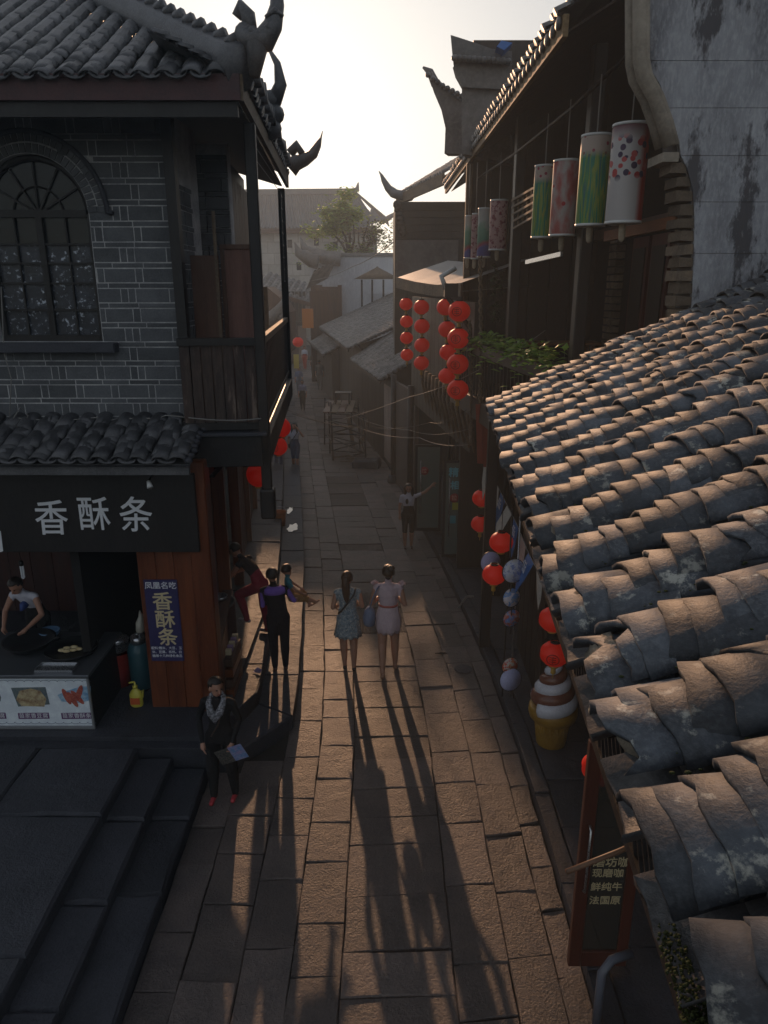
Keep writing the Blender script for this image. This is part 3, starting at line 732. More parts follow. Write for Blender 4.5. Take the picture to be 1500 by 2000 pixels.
# tiled lean-to over the shop sign
A0 = Vector((-8.5, 7.72, 3.86)); A1 = Vector((-2.14, 7.72, 3.86))
Ma, La, Sa = slope_frame(A1, A0, Vector((0, .92, .30)))
q = MB(); q.add([Ma @ Vector(p) for p in ((-.04, -.02, -.05), (Sa, -.02, -.05), (Sa, La, -.05), (-.04, La, -.05))], [(0, 1, 2, 3)]); q.box((-8.5, 7.74, 3.70), (-2.14, 7.80, 3.82)); 
aw = q.build('lean_to_roof', M_TILEB, LH)
for j in range(17):
    y = .10 + j * .215
    inst('pan_tile', cups[j % 2], Ma @ Matrix.Translation((-.06, y + .108, .045)) @ Euler((0, .1, 0)).to_matrix().to_4x4(), aw)
    for i in range(10):
        x = -.03 + i * .09
        T = Matrix.Translation((x, y + rnd.uniform(-.02, .02), rnd.uniform(0, .012))) @ Euler((rnd.uniform(-.1, .1), rnd.uniform(-.04, .06) - .06, rnd.uniform(-.12, .12))).to_matrix().to_4x4()
        inst('tile', rnd.choice(covers), Ma @ T, aw)
t = MB(); y = -.02
for k in range(9): t.sphere(Ma @ Vector((k * .1, rnd.uniform(-.05, .0), .01)), .05, 7, 5, (1, .8, .7))
t.build('mortar_edge', M_STEP, aw)
# sunlit further wing hidden behind the corner house
t = MB(); t.box((-9, 11.4, .0), (-3.2, 11.6, 3.4)); t.build('rear_wall', M_DARK, LH)
t = MB(); t.box((-9, 13.9, 0), (-3.3, 14.1, 9)); t.build('rear_gable', M_BRICK, LH)
# ------------------------------------------------------------------ LEFT: the snack shop
FR = frame                                     # shorthand
def face(px, py, Y, dy=0.0):                   # a frame standing at a point of a wall that faces the camera side (-Y)
    p = atY(px, py, Y); return FR((p.x, Y - dy, p.z), (1, 0, 0), (0, 0, 1))
# signboard
S = thing('signboard', (-3.6, 8.12, 2.66), 'long black shop signboard with three white brushed characters', 'sign')
t = MB(); t.box((-8.5, 8.10, 2.66), (-2.19, 8.16, 3.62)); bevel(t.build('board', M_BLACKWOOD, S), .006)
for ch, px, py, sz, sh in (('香', 100, 1016, .46, .05), ('酥', 184, 1008, .44, .0), ('条', 264, 1010, .46, .08)):
    text_mesh(ch, sz, M_WHITE, 'lettering', face(px, py, 8.098), S, depth=.006, bold=.003, shear=sh, sx=.88)
t = MB(); p = atY(1, 1058, 8.09); t.prism([(p.x - .05, 8.092, p.z - .14), (p.x + .01, 8.092, p.z - .12), (p.x + .02, 8.092, p.z + .13), (p.x - .04, 8.092, p.z + .15)], (0, .006, 0)); t.build('brush_stroke', M_WHITE, S)
t = MB(); p = atY(290, 940, 7.9); 
S2 = thing('spotlight', p, 'small white spotlight fixed above the black signboard', 'lamp')
t.tube([p, p + Vector((.03, -.05, -.06))], [.022, .035], 10); t.build('shade', M_WHITEPIPE, S2); t = MB(); t.bar(p, p + Vector((0, .25, .06)), .014); t.build('arm', M_METALB, S2)
# blue poster on the red boards
PB = thing('poster', (-2.74, 8.24, 1.14), 'narrow dark blue poster with big gold characters on red boards', 'poster')
t = MB(); t.box((-2.945, 8.236, 1.14), (-2.535, 8.246, 2.25)); t.build('sheet', mat('poster_blue', (.035, .03, .10), (.028, .024, .085), rough=.4, scale=4, bump=.02), PB)
def ptxt(s_, x, z, sz, m_, bold=0.0, par=PB, Y=8.2335): return text_mesh(s_, sz, m_, 'lettering', FR((x, Y, z), (1, 0, 0), (0, 0, 1)), par, depth=.003, bold=bold * .6)
ptxt('凤凰名吃', -2.74, 2.17, .098, M_WHITE, .001)
for k, ch in enumerate('香酥条'): ptxt(ch, -2.735 + .012 * k, 1.95 - k * .245, .255, M_GOLDL, .006)
for k, s_ in enumerate(('配料:糯米、大豆、玉', '米、豆腐、核桃、白', '糖等十几种绿色食品')): ptxt(s_, -2.74, 1.32 - k * .055, .042, M_WHITE, 0)
# counter with its printed banner
C = thing('shop_counter', (-4.7, 8.2, .46), 'low metal shop counter with bright printed food banner', 'counter')
t = MB(); t.box((-7.0, 7.80, .46), (-3.57, 8.85, 1.17)); t.build('body', M_METALB, C)
t = MB(); t.box((-7.0, 7.74, 1.17), (-3.55, 8.9, 1.215)); bevel(t.build('worktop', plain('dull_steel', (.16, .17, .19), .35, .7), C), .006)
t = MB(); t.box((-7.0, 7.775, .50), (-3.585, 7.795, 1.16)); BN = t.build('banner', mat('banner_white', (.66, .72, .78), (.58, .64, .71), rough=.45, scale=2, fine=10, bump=.02), C)
t = MB(); t.bar((-7, 7.765, .48), (-3.56, 7.765, .48), .03); t.bar((-3.575, 7.765, .48), (-3.575, 7.765, 1.17), .025); t.build('edge_strip', plain('alu', (.4, .41, .43), .4, .8), C)
purple = plain('purple_label', (.10, .025, .12), .5)
mfood1 = mat('printed_bean_curd', (.46, .38, .22), (.22, .13, .07), (.62, .56, .40), rough=.5, scale=9, fine=45, bump=.05, patch=.3)
mfood2 = mat('printed_sausage', (.42, .09, .06), (.25, .04, .03), (.6, .28, .2), rough=.5, scale=20, fine=60, bump=.05)
mblue = mat('printed_blue', (.10, .25, .45), (.35, .5, .62), (.5, .62, .7), rough=.5, scale=14, fine=30, bump=0)
mdark = mat('printed_dark', (.07, .10, .13), (.12, .16, .16), (.3, .3, .28), rough=.5, scale=14, fine=30, bump=0)
def flat_poly(mb, c, pts, Y=7.7725, th=.002): mb.prism([(c[0] + x, Y, c[1] + z) for x, z in pts], (0, th, 0)); return mb
def ell(rx, rz, n=16, a0=0): return [(math.cos(a0 + 2 * math.pi * k / n) * rx, math.sin(a0 + 2 * math.pi * k / n) * rz) for k in range(n)]
for k, (px, lab, kind_) in enumerate(((-25, '苗家香豆腐', 0), (60, '苗家香豆腐', 1), (145, '苗家香酥条', 2), (-110, '苗家香酥条', 2))):
    p = atY(px, 1365, 7.77); zc = .90; x = p.x
    if kind_ == 1:
        t = MB(); flat_poly(t, (x, zc), [(-.22, .13), (.20, .14), (.22, -.10), (-.17, -.13)], 7.7728); t.build('food_print', mdark, BN)
        t = MB(); flat_poly(t, (x, zc), [(-.18, -.03), (-.12, .09), (.02, .12), (.13, .09), (.19, -.02), (.15, -.13), (-.13, -.12)], 7.7715); t.build('food_print', mfood1, BN)
    elif kind_ == 2:
        t = MB(); flat_poly(t, (x, zc), [(-.20, .03), (-.10, .08), (.1, .15), (.22, .15), (.2, -.04), (.05, -.08), (-.16, -.06)], 7.7728); t.build('food_print', mblue, BN)
        for q, (dx, dz, a) in enumerate(((-.09, .01, 1.9), (-.02, -.03, 2.0), (.04, .0, 2.2), (.07, .06, 1.2))):
            t = MB(); pts = [(X * math.cos(a) - Z * math.sin(a) + dx, X * math.sin(a) + Z * math.cos(a) + dz) for X, Z in ell(.115, .034)]; flat_poly(t, (x, zc), pts, 7.7715 - q * .0006); t.build('food_print', mfood2, BN)
    else:
        t = MB(); flat_poly(t, (x, zc), ell(.17, .13), 7.7728); t.build('food_print', mdark, BN)
        t = MB(); flat_poly(t, (x, zc - .01), ell(.13, .09), 7.7715); t.build('food_print', mfood1, BN)
    t = MB(); flat_poly(t, (x, .64), [(-.19, .04), (.19, .045), (.19, -.04), (-.19, -.045)], 7.7728); t.build('label_strip', purple, BN)
    text_mesh(lab, .072, M_WHITE, 'lettering', FR((x, 7.7712, .64), (1, 0, 0), (0, 0, 1)), BN, depth=.002)
t = MB()
for zz, s in ((1.13, 1), (.535, -1)):
    for k in range(34):
        x = -6.9 + k * .1; t.tube([(x + .05 * math.cos(q * .7) , 7.7715, zz + s * (.018 * math.sin(q * .7) - .012)) for q in range(6)], .004, 4)
tag(t.build('scroll_border', plain('print_grey', (.25, .28, .36), .6), BN), kind='stuff')
# things on the counter
gr = thing('griddle', atY(147, 1278, 8.25), 'round black griddle with pale pancakes on the counter', 'griddle'); g0 = Vector((-3.98, 8.32, 1.215)); gr.location = g0
t = MB(); t.lathe([(.05, .03), (.30, .03), (.315, .05), (.325, .075), (.31, .075), (.295, .045), (.02, .04)], g0, 28); t.build('pan', M_METALB, gr)
for k, (dx, dy) in enumerate(((-.10, -.06), (-.03, -.08), (.04, -.05), (.10, -.02), (-.06, .0), (.02, .03))):
    t = MB(); t.sphere(g0 + Vector((dx, dy, .062)), .042, 9, 6, (1.2, .75, .5)); t.build('pancake', mat('pancake', (.55, .47, .28), (.42, .3, .14), rough=.6, scale=20, bump=.2), gr)
wk = thing('wok', (-4.55, 8.4, 1.215), 'deep black iron wok beside the griddle', 'wok'); c = Vector((-4.55, 8.4, 1.215))
t = MB(); t.lathe([(.08, 0), (.22, .04), (.31, .13), (.325, .145), (.30, .135), (.2, .05), (.02, .03)], c, 28); t.build('bowl', M_METALB, wk)
t = MB(); t.tube([c + Vector((.31, 0, .14)), c + Vector((.40, 0, .17)), c + Vector((.31, .05, .14))], .012, 6); t.build('handle', M_METALB, wk)
tr = thing('tray', (-4.0, 7.92, 1.215), 'shallow steel tray in front of the griddle', 'tray'); t = MB()
t.box((-4.22, 7.82, 1.218), (-3.78, 8.0, 1.228)); t.box((-4.22, 7.81, 1.218), (-3.78, 7.82, 1.25)); t.box((-4.22, 8.0, 1.218), (-3.78, 8.01, 1.25)); t.box((-4.23, 7.81, 1.218), (-4.22, 8.01, 1.25)); t.box((-3.78, 7.81, 1.218), (-3.77, 8.01, 1.25)); t.build('pan', M_STEEL, tr)
sb_ = thing('water_basin', (-4.45, 8.75, 1.215), 'small blue bowl standing behind the wok', 'bowl'); t = MB(); t.lathe([(.08, 0), (.12, .05), (.14, .1), (.125, .095), (.07, .02)], (-4.45, 8.75, 1.215), 20); t.build('bowl', plain('blue_plastic', (.08, .16, .28), .4), sb_)
# floor: barrel with pot, gas bottle, detergent
def bucket(c, r, h, m_, name, label, cat):
    b_ = thing(name, c, label, cat); t = MB(); t.lathe([(r * .82, 0), (r * .9, h * .5), (r, h * .97), (r * 1.05, h), (r * .95, h * .97), (r * .78, .03)], c, 24); t.build('body', m_, b_)
    t = MB(); t.tube([Vector(c) + Vector((r * math.cos(a), r * .2 * math.sin(a), h + r * .75 * math.sin(a))) for a in [math.pi * k / 10 for k in range(11)]], .006, 5); t.build('handle', M_STEEL, b_); return b_
pr_ = atZ(238, 1335, .46)
bucket((pr_.x, pr_.y, .46), .15, .5, plain('red_plastic', (.24, .018, .014), .4), 'bucket', 'red plastic bucket beside the gas cylinder', 'bucket')
po = thing('cooking_pot', (pr_.x, pr_.y, .96), 'silver cooking pot resting on the red bucket', 'pot'); t = MB(); t.lathe([(.13, 0), (.15, .04), (.15, .15), (.165, .16), (.145, .155), (.12, .02)], (pr_.x, pr_.y, .975), 24); t.build('body', M_STEEL, po)
t = MB(); t.lathe([(.15, 0), (.12, .03), (.02, .05), (.02, .08), (.005, .08)], (pr_.x, pr_.y, 1.135), 20); t.build('lid', M_STEEL, po)
gc = atZ(279, 1340, .46); G = thing('gas_cylinder', gc, 'tall blue green gas cylinder against the red boards', 'gas cylinder')
t = MB(); t.lathe([(.13, 0), (.14, .03), (.145, .08), (.15, .55), (.12, .64), (.05, .68), (.04, .70)], gc, 24); t.build('body', plain('teal_paint', (.02, .075, .095), .4), G)
t = MB(); t.lathe([(.09, 0), (.09, .10), (.08, .10), (.08, 0)], gc + Vector((0, 0, .66)), 18); t.lathe([(.02, 0), (.02, .09), (.03, .09), (.03, .11)], gc + Vector((0, 0, .69)), 10); t.build('valve_guard', M_STEEL, G)
dp = atZ(268, 1378, .46); D = thing('detergent_bottle', dp, 'yellow detergent bottle with pump on the shop floor', 'bottle')
yl = plain('yellow_plastic', (.52, .46, .06), .35); t = MB(); t.lathe([(.075, 0), (.085, .02), (.085, .17), (.06, .22), (.03, .25), (.03, .27)], dp, 18, M=Matrix.Diagonal((1, .65, 1))); t.tube([dp + Vector((.05, 0, .2)), dp + Vector((.10, 0, .23)), dp + Vector((.085, 0, .12))], .014, 6); t.build('body', yl, D)
t = MB(); t.lathe([(.032, 0), (.032, .03), (.012, .035), (.012, .08)], dp + Vector((0, 0, .265)), 12); t.tube([dp + Vector((0, 0, .35)), dp + Vector((-.07, -.01, .34))], .012, 6); t.build('pump', yl, D)
t = MB(); t.box((dp.x - .06, dp.y - .060, dp.z + .05), (dp.x + .06, dp.y - .052, dp.z + .14)); t.build('label', plain('orange_red_label', (.5, .10, .03), .5), D)
# plastic bag hanging by the boards
bg_ = atY(275, 1215, 8.45); t = MB(); t.tube([bg_ + Vector((0, 0, .16)), bg_ + Vector((.01, 0, .08)), bg_, bg_ + Vector((0, 0, -.1)), bg_ + Vector((.01, 0, -.14))], [.01, .05, .1, .11, .03], 10, flat=.6)
single('plastic_bag', t, plain('clear_plastic', (.4, .38, .33), .35, trans=.3), 'crumpled pale plastic bag hanging behind the red boards', 'bag', loc=bg_)
# hanging energy lamp
lp = atY(43, 1112, 8.7); Lm = thing('hanging_bulb', lp, 'unlit spiral bulb hanging on a wire in the shop', 'lamp')
t = MB(); t.lathe([(.02, .06), (.028, .05), (.028, 0), (.022, -.01)], lp + Vector((0, 0, .06)), 12); t.build('socket', M_METALB, Lm)
t = MB()
for k in range(3):
    a = 2.1 * k; dx, dy = .016 * math.cos(a), .016 * math.sin(a); t.tube([lp + Vector((dx, dy, .05)), lp + Vector((dx, dy, -.11)), lp + Vector((-dx, -dy, -.12))], .011, 7)
t.build('tube', plain('white_glass', (.7, .74, .8), .3), Lm); t = MB(); t.tube([lp + Vector((0, 0, .12)), Vector((lp.x, 8.7, 3.4))], .004, 4); t.build('wire', M_BLACKCABLE, Lm)
# cable along the lean-to and up the wall
t = MB(); pts = []
for k in range(30):
    f = k / 29; px = 20 + f * 490; py = 815 + 6 * math.sin(f * 9) + (8 if .35 < f < .6 else 0); pts.append(atY(px, py, 8.52 if px < 360 else 8.30))
t.tube(pts, .007, 5); t.tube([atY(18, 830, 8.5), atY(22, 740, 8.52), atY(8, 690, 8.52), atY(2, 560, 8.52)], .006, 5); t.tube([atY(18, 830, 8.5), atY(40, 795, 8.48), atY(55, 812, 8.5), atY(42, 830, 8.48)], .006, 5)
single('cable', t, M_CABLE, 'thin pale cable drooping along the brick wall above the lean-to', 'cable', loc=pts[0])
# goods cabinet and drum on the street side of the shop
dr = Vector((-2.42, 9.75, .4)); DR = thing('metal_drum', dr, 'dark cooking drum with steel rim beside the shop pillar', 'drum')
t = MB(); t.lathe([(.20, 0), (.23, .05), (.24, .4), (.23, .82), (.2, .85)], dr, 22); t.build('body', plain('rusty_brown', (.05, .022, .018), .55), DR)
t = MB(); t.lathe([(.235, 0), (.25, .02), (.25, .04), (.22, .04), (.21, .01)], dr + Vector((0, 0, .84)), 22); t.build('rim', plain('dull_rim', (.12, .11, .11), .5, .6), DR)
t = MB(); t.lathe([(.06, 0), (.10, .03), (.11, .07), (.095, .065), (.05, .02)], dr + Vector((.03, 0, .9)), 16); t.build('bowl', M_STEEL, DR)
st = Vector((-2.06, 8.85, .4)); ST = thing('display_crate', st, 'slatted wooden crate with packets beside the shop pillar', 'crate')
for k in range(4):
    t = MB(); t.box((st.x - .05, st.y - .3, st.z + .02 + k * .15), (st.x + .06, st.y + .3, st.z + .13 + k * .15)); t.build('slat', M_BROWNWOOD if k % 2 else M_REDWOOD, ST)
for k in range(5):
    t = MB(); q = st + Vector((0, -.22 + k * .11, .62)); t.box((q.x - .035, q.y - .03, q.z), (q.x + .04, q.y + .03, q.z + .07)); t.build('packet', (plain('packet_cream', (.45, .38, .25), .5), plain('packet_violet', (.2, .13, .25), .5))[k % 2], ST)
# orange bucket on the ledge
ob = atZ(547, 1026, .2); bucket((ob.x, ob.y, .21), .155, .34, plain('orange_plastic', (.46, .14, .03), .45), 'bucket', 'orange bucket standing alone on the stone ledge', 'bucket')

# ------------------------------------------------------------------ lanterns
def lantern(c, d, label, group, squash=.88, top=None, tassel=True, mark=False, name='red_lantern', cyl=False):
    """ribbed cloth lantern centred at c"""
    c = Vector(c); r = d / 2; Lr = thing(name, c, label, 'lantern', group)
    t = MB(); n = 24; prof = []
    for k in range(13):
        a = -math.pi / 2 + math.pi * k / 12
        if cyl: rr = r * min(1, .55 + .45 * math.cos(a) ** .5 if abs(a) < 1.5 else .5); zz = math.sin(a) * r * 1.35
        else: rr = max(r * math.cos(a), r * .30); zz = math.sin(a) * r * squash
        prof.append((rr, zz))
    vs = []
    for rr, zz in prof:
        for j in range(n):
            a = 2 * math.pi * j / n; k = 1.0 if j % 2 == 0 else .93
            vs.append(c + Vector((math.cos(a) * rr * k, math.sin(a) * rr * k, zz)))
    fs = [(i*n+j, i*n+(j+1) % n, (i+1)*n+(j+1) % n, (i+1)*n+j) for i in range(12) for j in range(n)]
    t.add(vs, fs, True); t.build('shade', M_RED, Lr)
    hz = r * (1.35 if cyl else squash)
    t = MB(); t.lathe([(r * .34, 0), (r * .34, r * .12), (r * .30, r * .12), (r * .30, 0)], c + Vector((0, 0, hz * .97)), 14); t.build('top_cap', M_METALB, Lr)
    t = MB(); t.lathe([(r * .33, 0), (r * .33, -r * .13), (r * .26, -r * .13)], c + Vector((0, 0, -hz * .95)), 14); t.build('bottom_cap', M_GOLD, Lr)
    if tassel:
        t = MB(); b0 = c + Vector((0, 0, -hz - r * .1)); t.lathe([(r * .03, 0), (r * .16, -r * .06), (r * .19, -r * .45), (r * .17, -r * .5)], b0, 10); t.tube([b0, b0 + Vector((0, 0, -r * .9))], r * .035, 5); t.build('tassel', M_GOLD, Lr)
    if top is not None:
        t = MB(); t.tube([c + Vector((0, 0, hz)), Vector((c.x, c.y, top))], .005, 4); t.build('cord', M_BLACKCABLE, Lr)
    if mark:
        t = MB(); dv_ = (Vector((0, 0, CAM_Z)) - c); ax = Vector((-.35, -1, 0)).normalized(); side = Vector((-ax.y, ax.x, 0))
        def on(u, v_):
            q = ax * math.cos(u) * math.cos(v_) + side * math.sin(u) * math.cos(v_) + Vector((0, 0, math.sin(v_) * squash)); return c + q * r * 1.005
        t.tube([on(.42 * math.cos(a), .42 * math.sin(a)) for a in [2 * math.pi * k / 16 for k in range(17)]], r * .035, 5)
        for q in (-.16, .02, .2): t.tube([on(-.22, q), on(.22, q)], r * .03, 4)
        t.tube([on(0, -.3), on(0, .3)], r * .03, 4); t.build('emblem', M_REDDARK, Lr)
    return Lr
p = atY(505, 934, 9.7); lantern(p + Vector((0, 0, .05)), .34, 'big round red lantern under the near end of the balcony beam', None, squash=1.0, top=3.7, tassel=False)
p = atY(550, 835, 13.2); lantern(p, .34, 'upper of two red lanterns hung below the far end of the balcony', None, squash=1.05, top=3.7, tassel=False)
p = atY(544, 872, 13.1); lantern(p, .33, 'lower of two red lanterns below the balcony, with dark patch', None, squash=1.0, tassel=False, mark=True)
# ------------------------------------------------------------------ RIGHT, near: single-storey shop under a barrel-tiled roof
NS = thing('tiled_shop', (2.6, 4.0, .1), 'low shop under a big weathered barrel-tiled roof with lichen', 'shop')
EZ = 4.70
e_dir = Vector((.43, 5.27, 0)).normalized(); e_out = Vector((e_dir.y, -e_dir.x, 0))
EA = Vector((.42, 1.03, EZ)) - e_dir * 1.0 + e_out * .045; ELEN = 6.28
Mr, Lr_, Sr = slope_frame(EA, EA + e_dir * ELEN, e_out * 4.0 + Vector((0, 0, 1.9)))
d_ = MB(); d_.add([Mr @ Vector(p) for p in ((.14, 0, -.07), (Sr, 0, -.07), (Sr, Lr_, -.07), (.14, Lr_, -.07))], [(0, 1, 2, 3)])
d_.add([Mr @ Vector(p) for p in ((.16, 0, -.12), (Sr, 0, -.12), (Sr, Lr_, -.12), (.16, Lr_, -.12))], [(0, 1, 2, 3)])
roofN = d_.build('roof', M_DARK, NS)
def big_tile(seed, chip=False):
    r = random.Random(seed); n = 8; L, W, H, th = .20, .29, .082, .014; vs = []
    sk = r.uniform(-.015, .015); warp = r.uniform(-.008, .008)
    cols = [0, L * .5, L]
    def edge(i): return r.uniform(-.008, .008)
    E = [edge(i) for i in range(n + 1)]
    if chip:
        k = r.randrange(1, n - 1); E[k] += .05; E[k + 1] += .035
    for ci, x in enumerate(cols):
        kk = 1.0 - .09 * x / L
        for t in (th, 0.0):
            for i in range(n + 1):
                a = math.pi * (i / n - .5) * .93; Wk = W / 2 * kk * (1 if t else .93)
                z = (math.cos(a) * H * kk * (1 if t else .86)) + warp * (i / n - .5) * 2 * (1 - x / L)
                vs.append((x + (E[i] if ci == 0 else 0) + sk * (i / n - .5), math.sin(a) * Wk, z + (0 if t else -.004)))
    m = n + 1; fs = []
    for c in range(2):
        o0, i0, o1, i1 = c * 2 * m, c * 2 * m + m, (c + 1) * 2 * m, (c + 1) * 2 * m + m
        for i in range(n):
            fs.append((o0 + i, o0 + i + 1, o1 + i + 1, o1 + i))
            if c == 0: fs += [(i0 + i + 1, i0 + i, i1 + i, i1 + i + 1), (o0 + i + 1, o0 + i, i0 + i, i0 + i + 1)]
        fs += [(o0, o1, i1, i0), (o0 + n, i0 + n, i1 + n, o1 + n)]
    return vs, fs
variants = []
for v in range(9):
    vs, fs = big_tile(v, v >= 7); me = bpy.data.meshes.new('tile'); me.from_pydata(vs, [], fs); me.polygons.foreach_set('use_smooth', [True] * len(fs)); me.update()
    bm = bmesh.new(); bm.from_mesh(me); bmesh.ops.recalc_face_normals(bm, faces=bm.faces); bm.to_mesh(me); bm.free(); me.materials.append(M_TILE); variants.append(me)
def in_view(p):
    q = p - Vector((0, 0, CAM_Z)); f = q.y * CP - q.z * SP; u_ = q.y * SP + q.z * CP
    if f < .15: return None
    X, Y_ = 750 + FPX * q.x / f, 1000 - FPX * u_ / f
    return (X, Y_, f) if -80 < X < 1580 and -60 < Y_ < 2150 else None
cand = []
nrow = 18
for j in range(nrow):
    y = .38 + j * .335; x = 0.0
    off = rnd.uniform(-.03, .03)
    while x < Sr - .2:
        ex = rnd.uniform(.05, .092)
        T = Mr @ Matrix.Translation((x + off, y + .012 * math.sin(x * 3 + j) + rnd.uniform(-.025, .025), rnd.uniform(.0, .02))) @ Euler((rnd.uniform(-.13, .13), .19 + rnd.uniform(-.04, .06), rnd.uniform(-.13, .13))).to_matrix().to_4x4()
        cand.append((T, x)); x += ex
vis = []
for T, x in cand:
    q = in_view(T.translation); vis.append((q[2] if q else 99 + T.translation.y, T))
vis.sort(key=lambda a: a[0])
far_t = MB()
for i, (dst, T) in enumerate(vis):
    me = rnd.choice(variants[:7]) if rnd.random() < .9 else rnd.choice(variants[7:])
    if i < 296 and dst < 90: inst('tile', me, T, roofN)
    else:
        vs, fs = big_tile(i % 7); far_t.add([T @ Vector(v) for v in vs], fs, True)
tag(far_t.build('upper_tiles', M_TILE, roofN), kind='stuff')
pan = MB()
for j in range(nrow + 1):
    y = .38 + (j - .5) * .335; x = -.015
    while x < 3.2:
        vs = []; 
        q = MB(); arc_tile(q, .25, .24, .05, .014, 5, cup=True, jit=.01); T = Mr @ Matrix.Translation((x, y, .0)) @ Euler((rnd.uniform(-.05, .05), .05, rnd.uniform(-.06, .06))).to_matrix().to_4x4()
        pan.add([T @ Vector(v) for v in q.v], q.f, True); x += .16
tag(pan.build('pan_tiles', M_TILEB, roofN), kind='stuff')
# mortar and moss lumps packed under the eave tiles
for j in range(nrow):
    y = .38 + j * .335; t = MB(); r_ = random.Random(j)
    c = Mr @ Vector((.085, y, .01)); t.sphere(c, .075, 10, 7, (.6, 1.2, .75))
    t.v = [tuple(Vector(v) + Vector((r_.uniform(-.012, .012), r_.uniform(-.012, .012), r_.uniform(-.012, .012)))) for v in t.v]
    t.build('mortar_plug', mat('old_mortar', (.22, .19, .15), (.12, .10, .08), (.32, .28, .22), rough=.95, scale=12, fine=60, bump=.8), roofN)
t = MB(); r_ = random.Random(4)
for k in range(1500):
    c = Mr @ Vector((r_.uniform(-.02, .02), .62 + r_.random() ** 2 * .3, r_.uniform(-.06, .0))); t.sphere(c, r_.uniform(.0015, .0042), 5, 3, (1, 1, .8))
for k in range(300):
    j = r_.randrange(2, 12); c = Mr @ Vector((r_.uniform(.1, 1.2), .38 + (j + .42 * r_.choice((-1, 1))) * .335, r_.uniform(.015, .04))); t.sphere(c, r_.uniform(.002, .006), 6, 4, (1.4, 1, .6))
tag(t.build('moss', M_MOSS, roofN), kind='stuff')
# eave board and diamond lattice valance
def ep(s, out, z): return EA + e_dir * s + e_out * out + Vector((0, 0, z - EZ))
t = MB(); t.bar(ep(0, .17, EZ - .10), ep(ELEN, .17, EZ - .10), .04, .10); t.build('eave_board', M_BLACKWOOD, NS)
t = MB(); t.bar(ep(0, .22, EZ - .62), ep(ELEN, .22, EZ - .62), .03, .04); t.bar(ep(0, .22, EZ - .13), ep(ELEN, .22, EZ - .13), .03, .04); s = 0
while s < ELEN - .4:
    t.bar(ep(s, .215, EZ - .61), ep(s + .44, .215, EZ - .15), .010, .010); t.bar(ep(s + .44, .225, EZ - .61), ep(s, .225, EZ - .15), .010, .010); s += .075
tag(t.build('lattice_valance', M_BLACKWOOD, NS), kind='stuff')
for k in range(9):
    t = MB(); s = .35 + k * .7; t.bar(ep(s, .08, EZ - .16), ep(s, 3.2, EZ + 1.25), .07, .09); t.build('rafter', M_WOOD, NS)
# its walls, posts and floor front
for y_ in (2.6, 4.55, 6.35):
    t = MB(); t.box((2.48, y_ - .07, .1), (2.62, y_ + .07, 4.95)); t.build('post', M_BLACKWOOD, NS)
t = MB(); t.box((3.9, 1.0, .1), (4.05, 6.4, 6.0)); t.build('back_wall', M_DARK, NS)
t = MB(); t.box((2.5, 1.0, 3.2), (2.6, 6.4, 4.9)); t.build('fascia_wall', M_WOOD, NS)
for k in range(4):
    t = MB(); t.box((2.75, 4.7 + k * .4, .11), (2.80, 5.08 + k * .4, 3.2)); t.build('door_board', M_WOOD, NS)
# open cafe door leaf with lettering
DY = 4.80; dl0 = atY(1108, 1905, DY); dtop = atY(1120, 1450, DY).z; DX0, DX1 = 1.575, 2.0
CD = thing('cafe_door', (1.8, DY, .12), 'open red brown glazed door with cream lettering beneath the tiled eave', 'door')
zb_, zt_ = .13, 2.36
t = MB(); t.box((DX0, DY - .03, zb_), (DX0 + .105, DY + .03, zt_)); t.box((DX1 - .02, DY - .03, zb_), (DX1 + .07, DY + .03, zt_)); t.box((DX0 + .105, DY - .03, zt_ - .12), (DX1 - .02, DY + .03, zt_)); t.box((DX0 + .105, DY - .03, zb_), (DX1 - .02, DY + .03, zb_ + .16)); bevel(t.build('frame', mat('mahogany', (.085, .022, .014), (.045, .012, .008), rough=.4, scale=2, fine=24, bump=.1, stretch=(4, 4, .3)), CD), .006)
t = MB(); t.box((DX0 + .105, DY - .006, zb_ + .16), (DX1 - .02, DY + .006, zt_ - .12)); t.build('glass', glass('door_glass', (.5, .5, .47), .12, .4), CD)
t = MB(); hx = DX0 + .06; t.tube([(hx, DY - .035, .95), (hx, DY - .075, .97), (hx, DY - .075, 1.58), (hx, DY - .035, 1.6)], .011, 8); t.build('handle', M_STEEL, CD)
for k, (s_, zz) in enumerate((('磨坊咖', 1.21), ('现磨咖', 1.10), ('鲜纯牛', .96), ('法国原', .82))):
    text_mesh(s_, .105 if k < 1 else .092, M_GOLDL, 'lettering', FR((DX0 + .125, DY - .010, zz), (1, 0, 0), (0, 0, 1)), CD, depth=.003, ax='LEFT', bold=.001, sx=.95)
# bamboo pole poking out below the eave
t = MB(); a = atY(1106, 1703, 3.9); b_ = a + Vector((.75, .25, .12)); t.tube([a, a.lerp(b_, .5) + Vector((0, 0, -.01)), b_], .018, 8)
single('bamboo_pole', t, mat('bamboo', (.17, .09, .05), (.10, .05, .03), rough=.5, scale=4, bump=.1), 'short bamboo pole poking out from under the tiled eave', 'pole', loc=a)
t = MB(); pp = atY(1165, 1990, 4.3); t.tube([(pp.x, 4.3, .1), (pp.x, 4.3, .62), (pp.x + .08, 4.34, .7), (pp.x + .25, 4.4, .7)], .035, 10)
single('water_pipe', t, plain('blue_grey_pipe', (.09, .10, .13), .4), 'bent grey blue water pipe beside the cafe door', 'pipe', loc=(pp.x, 4.3, .1))

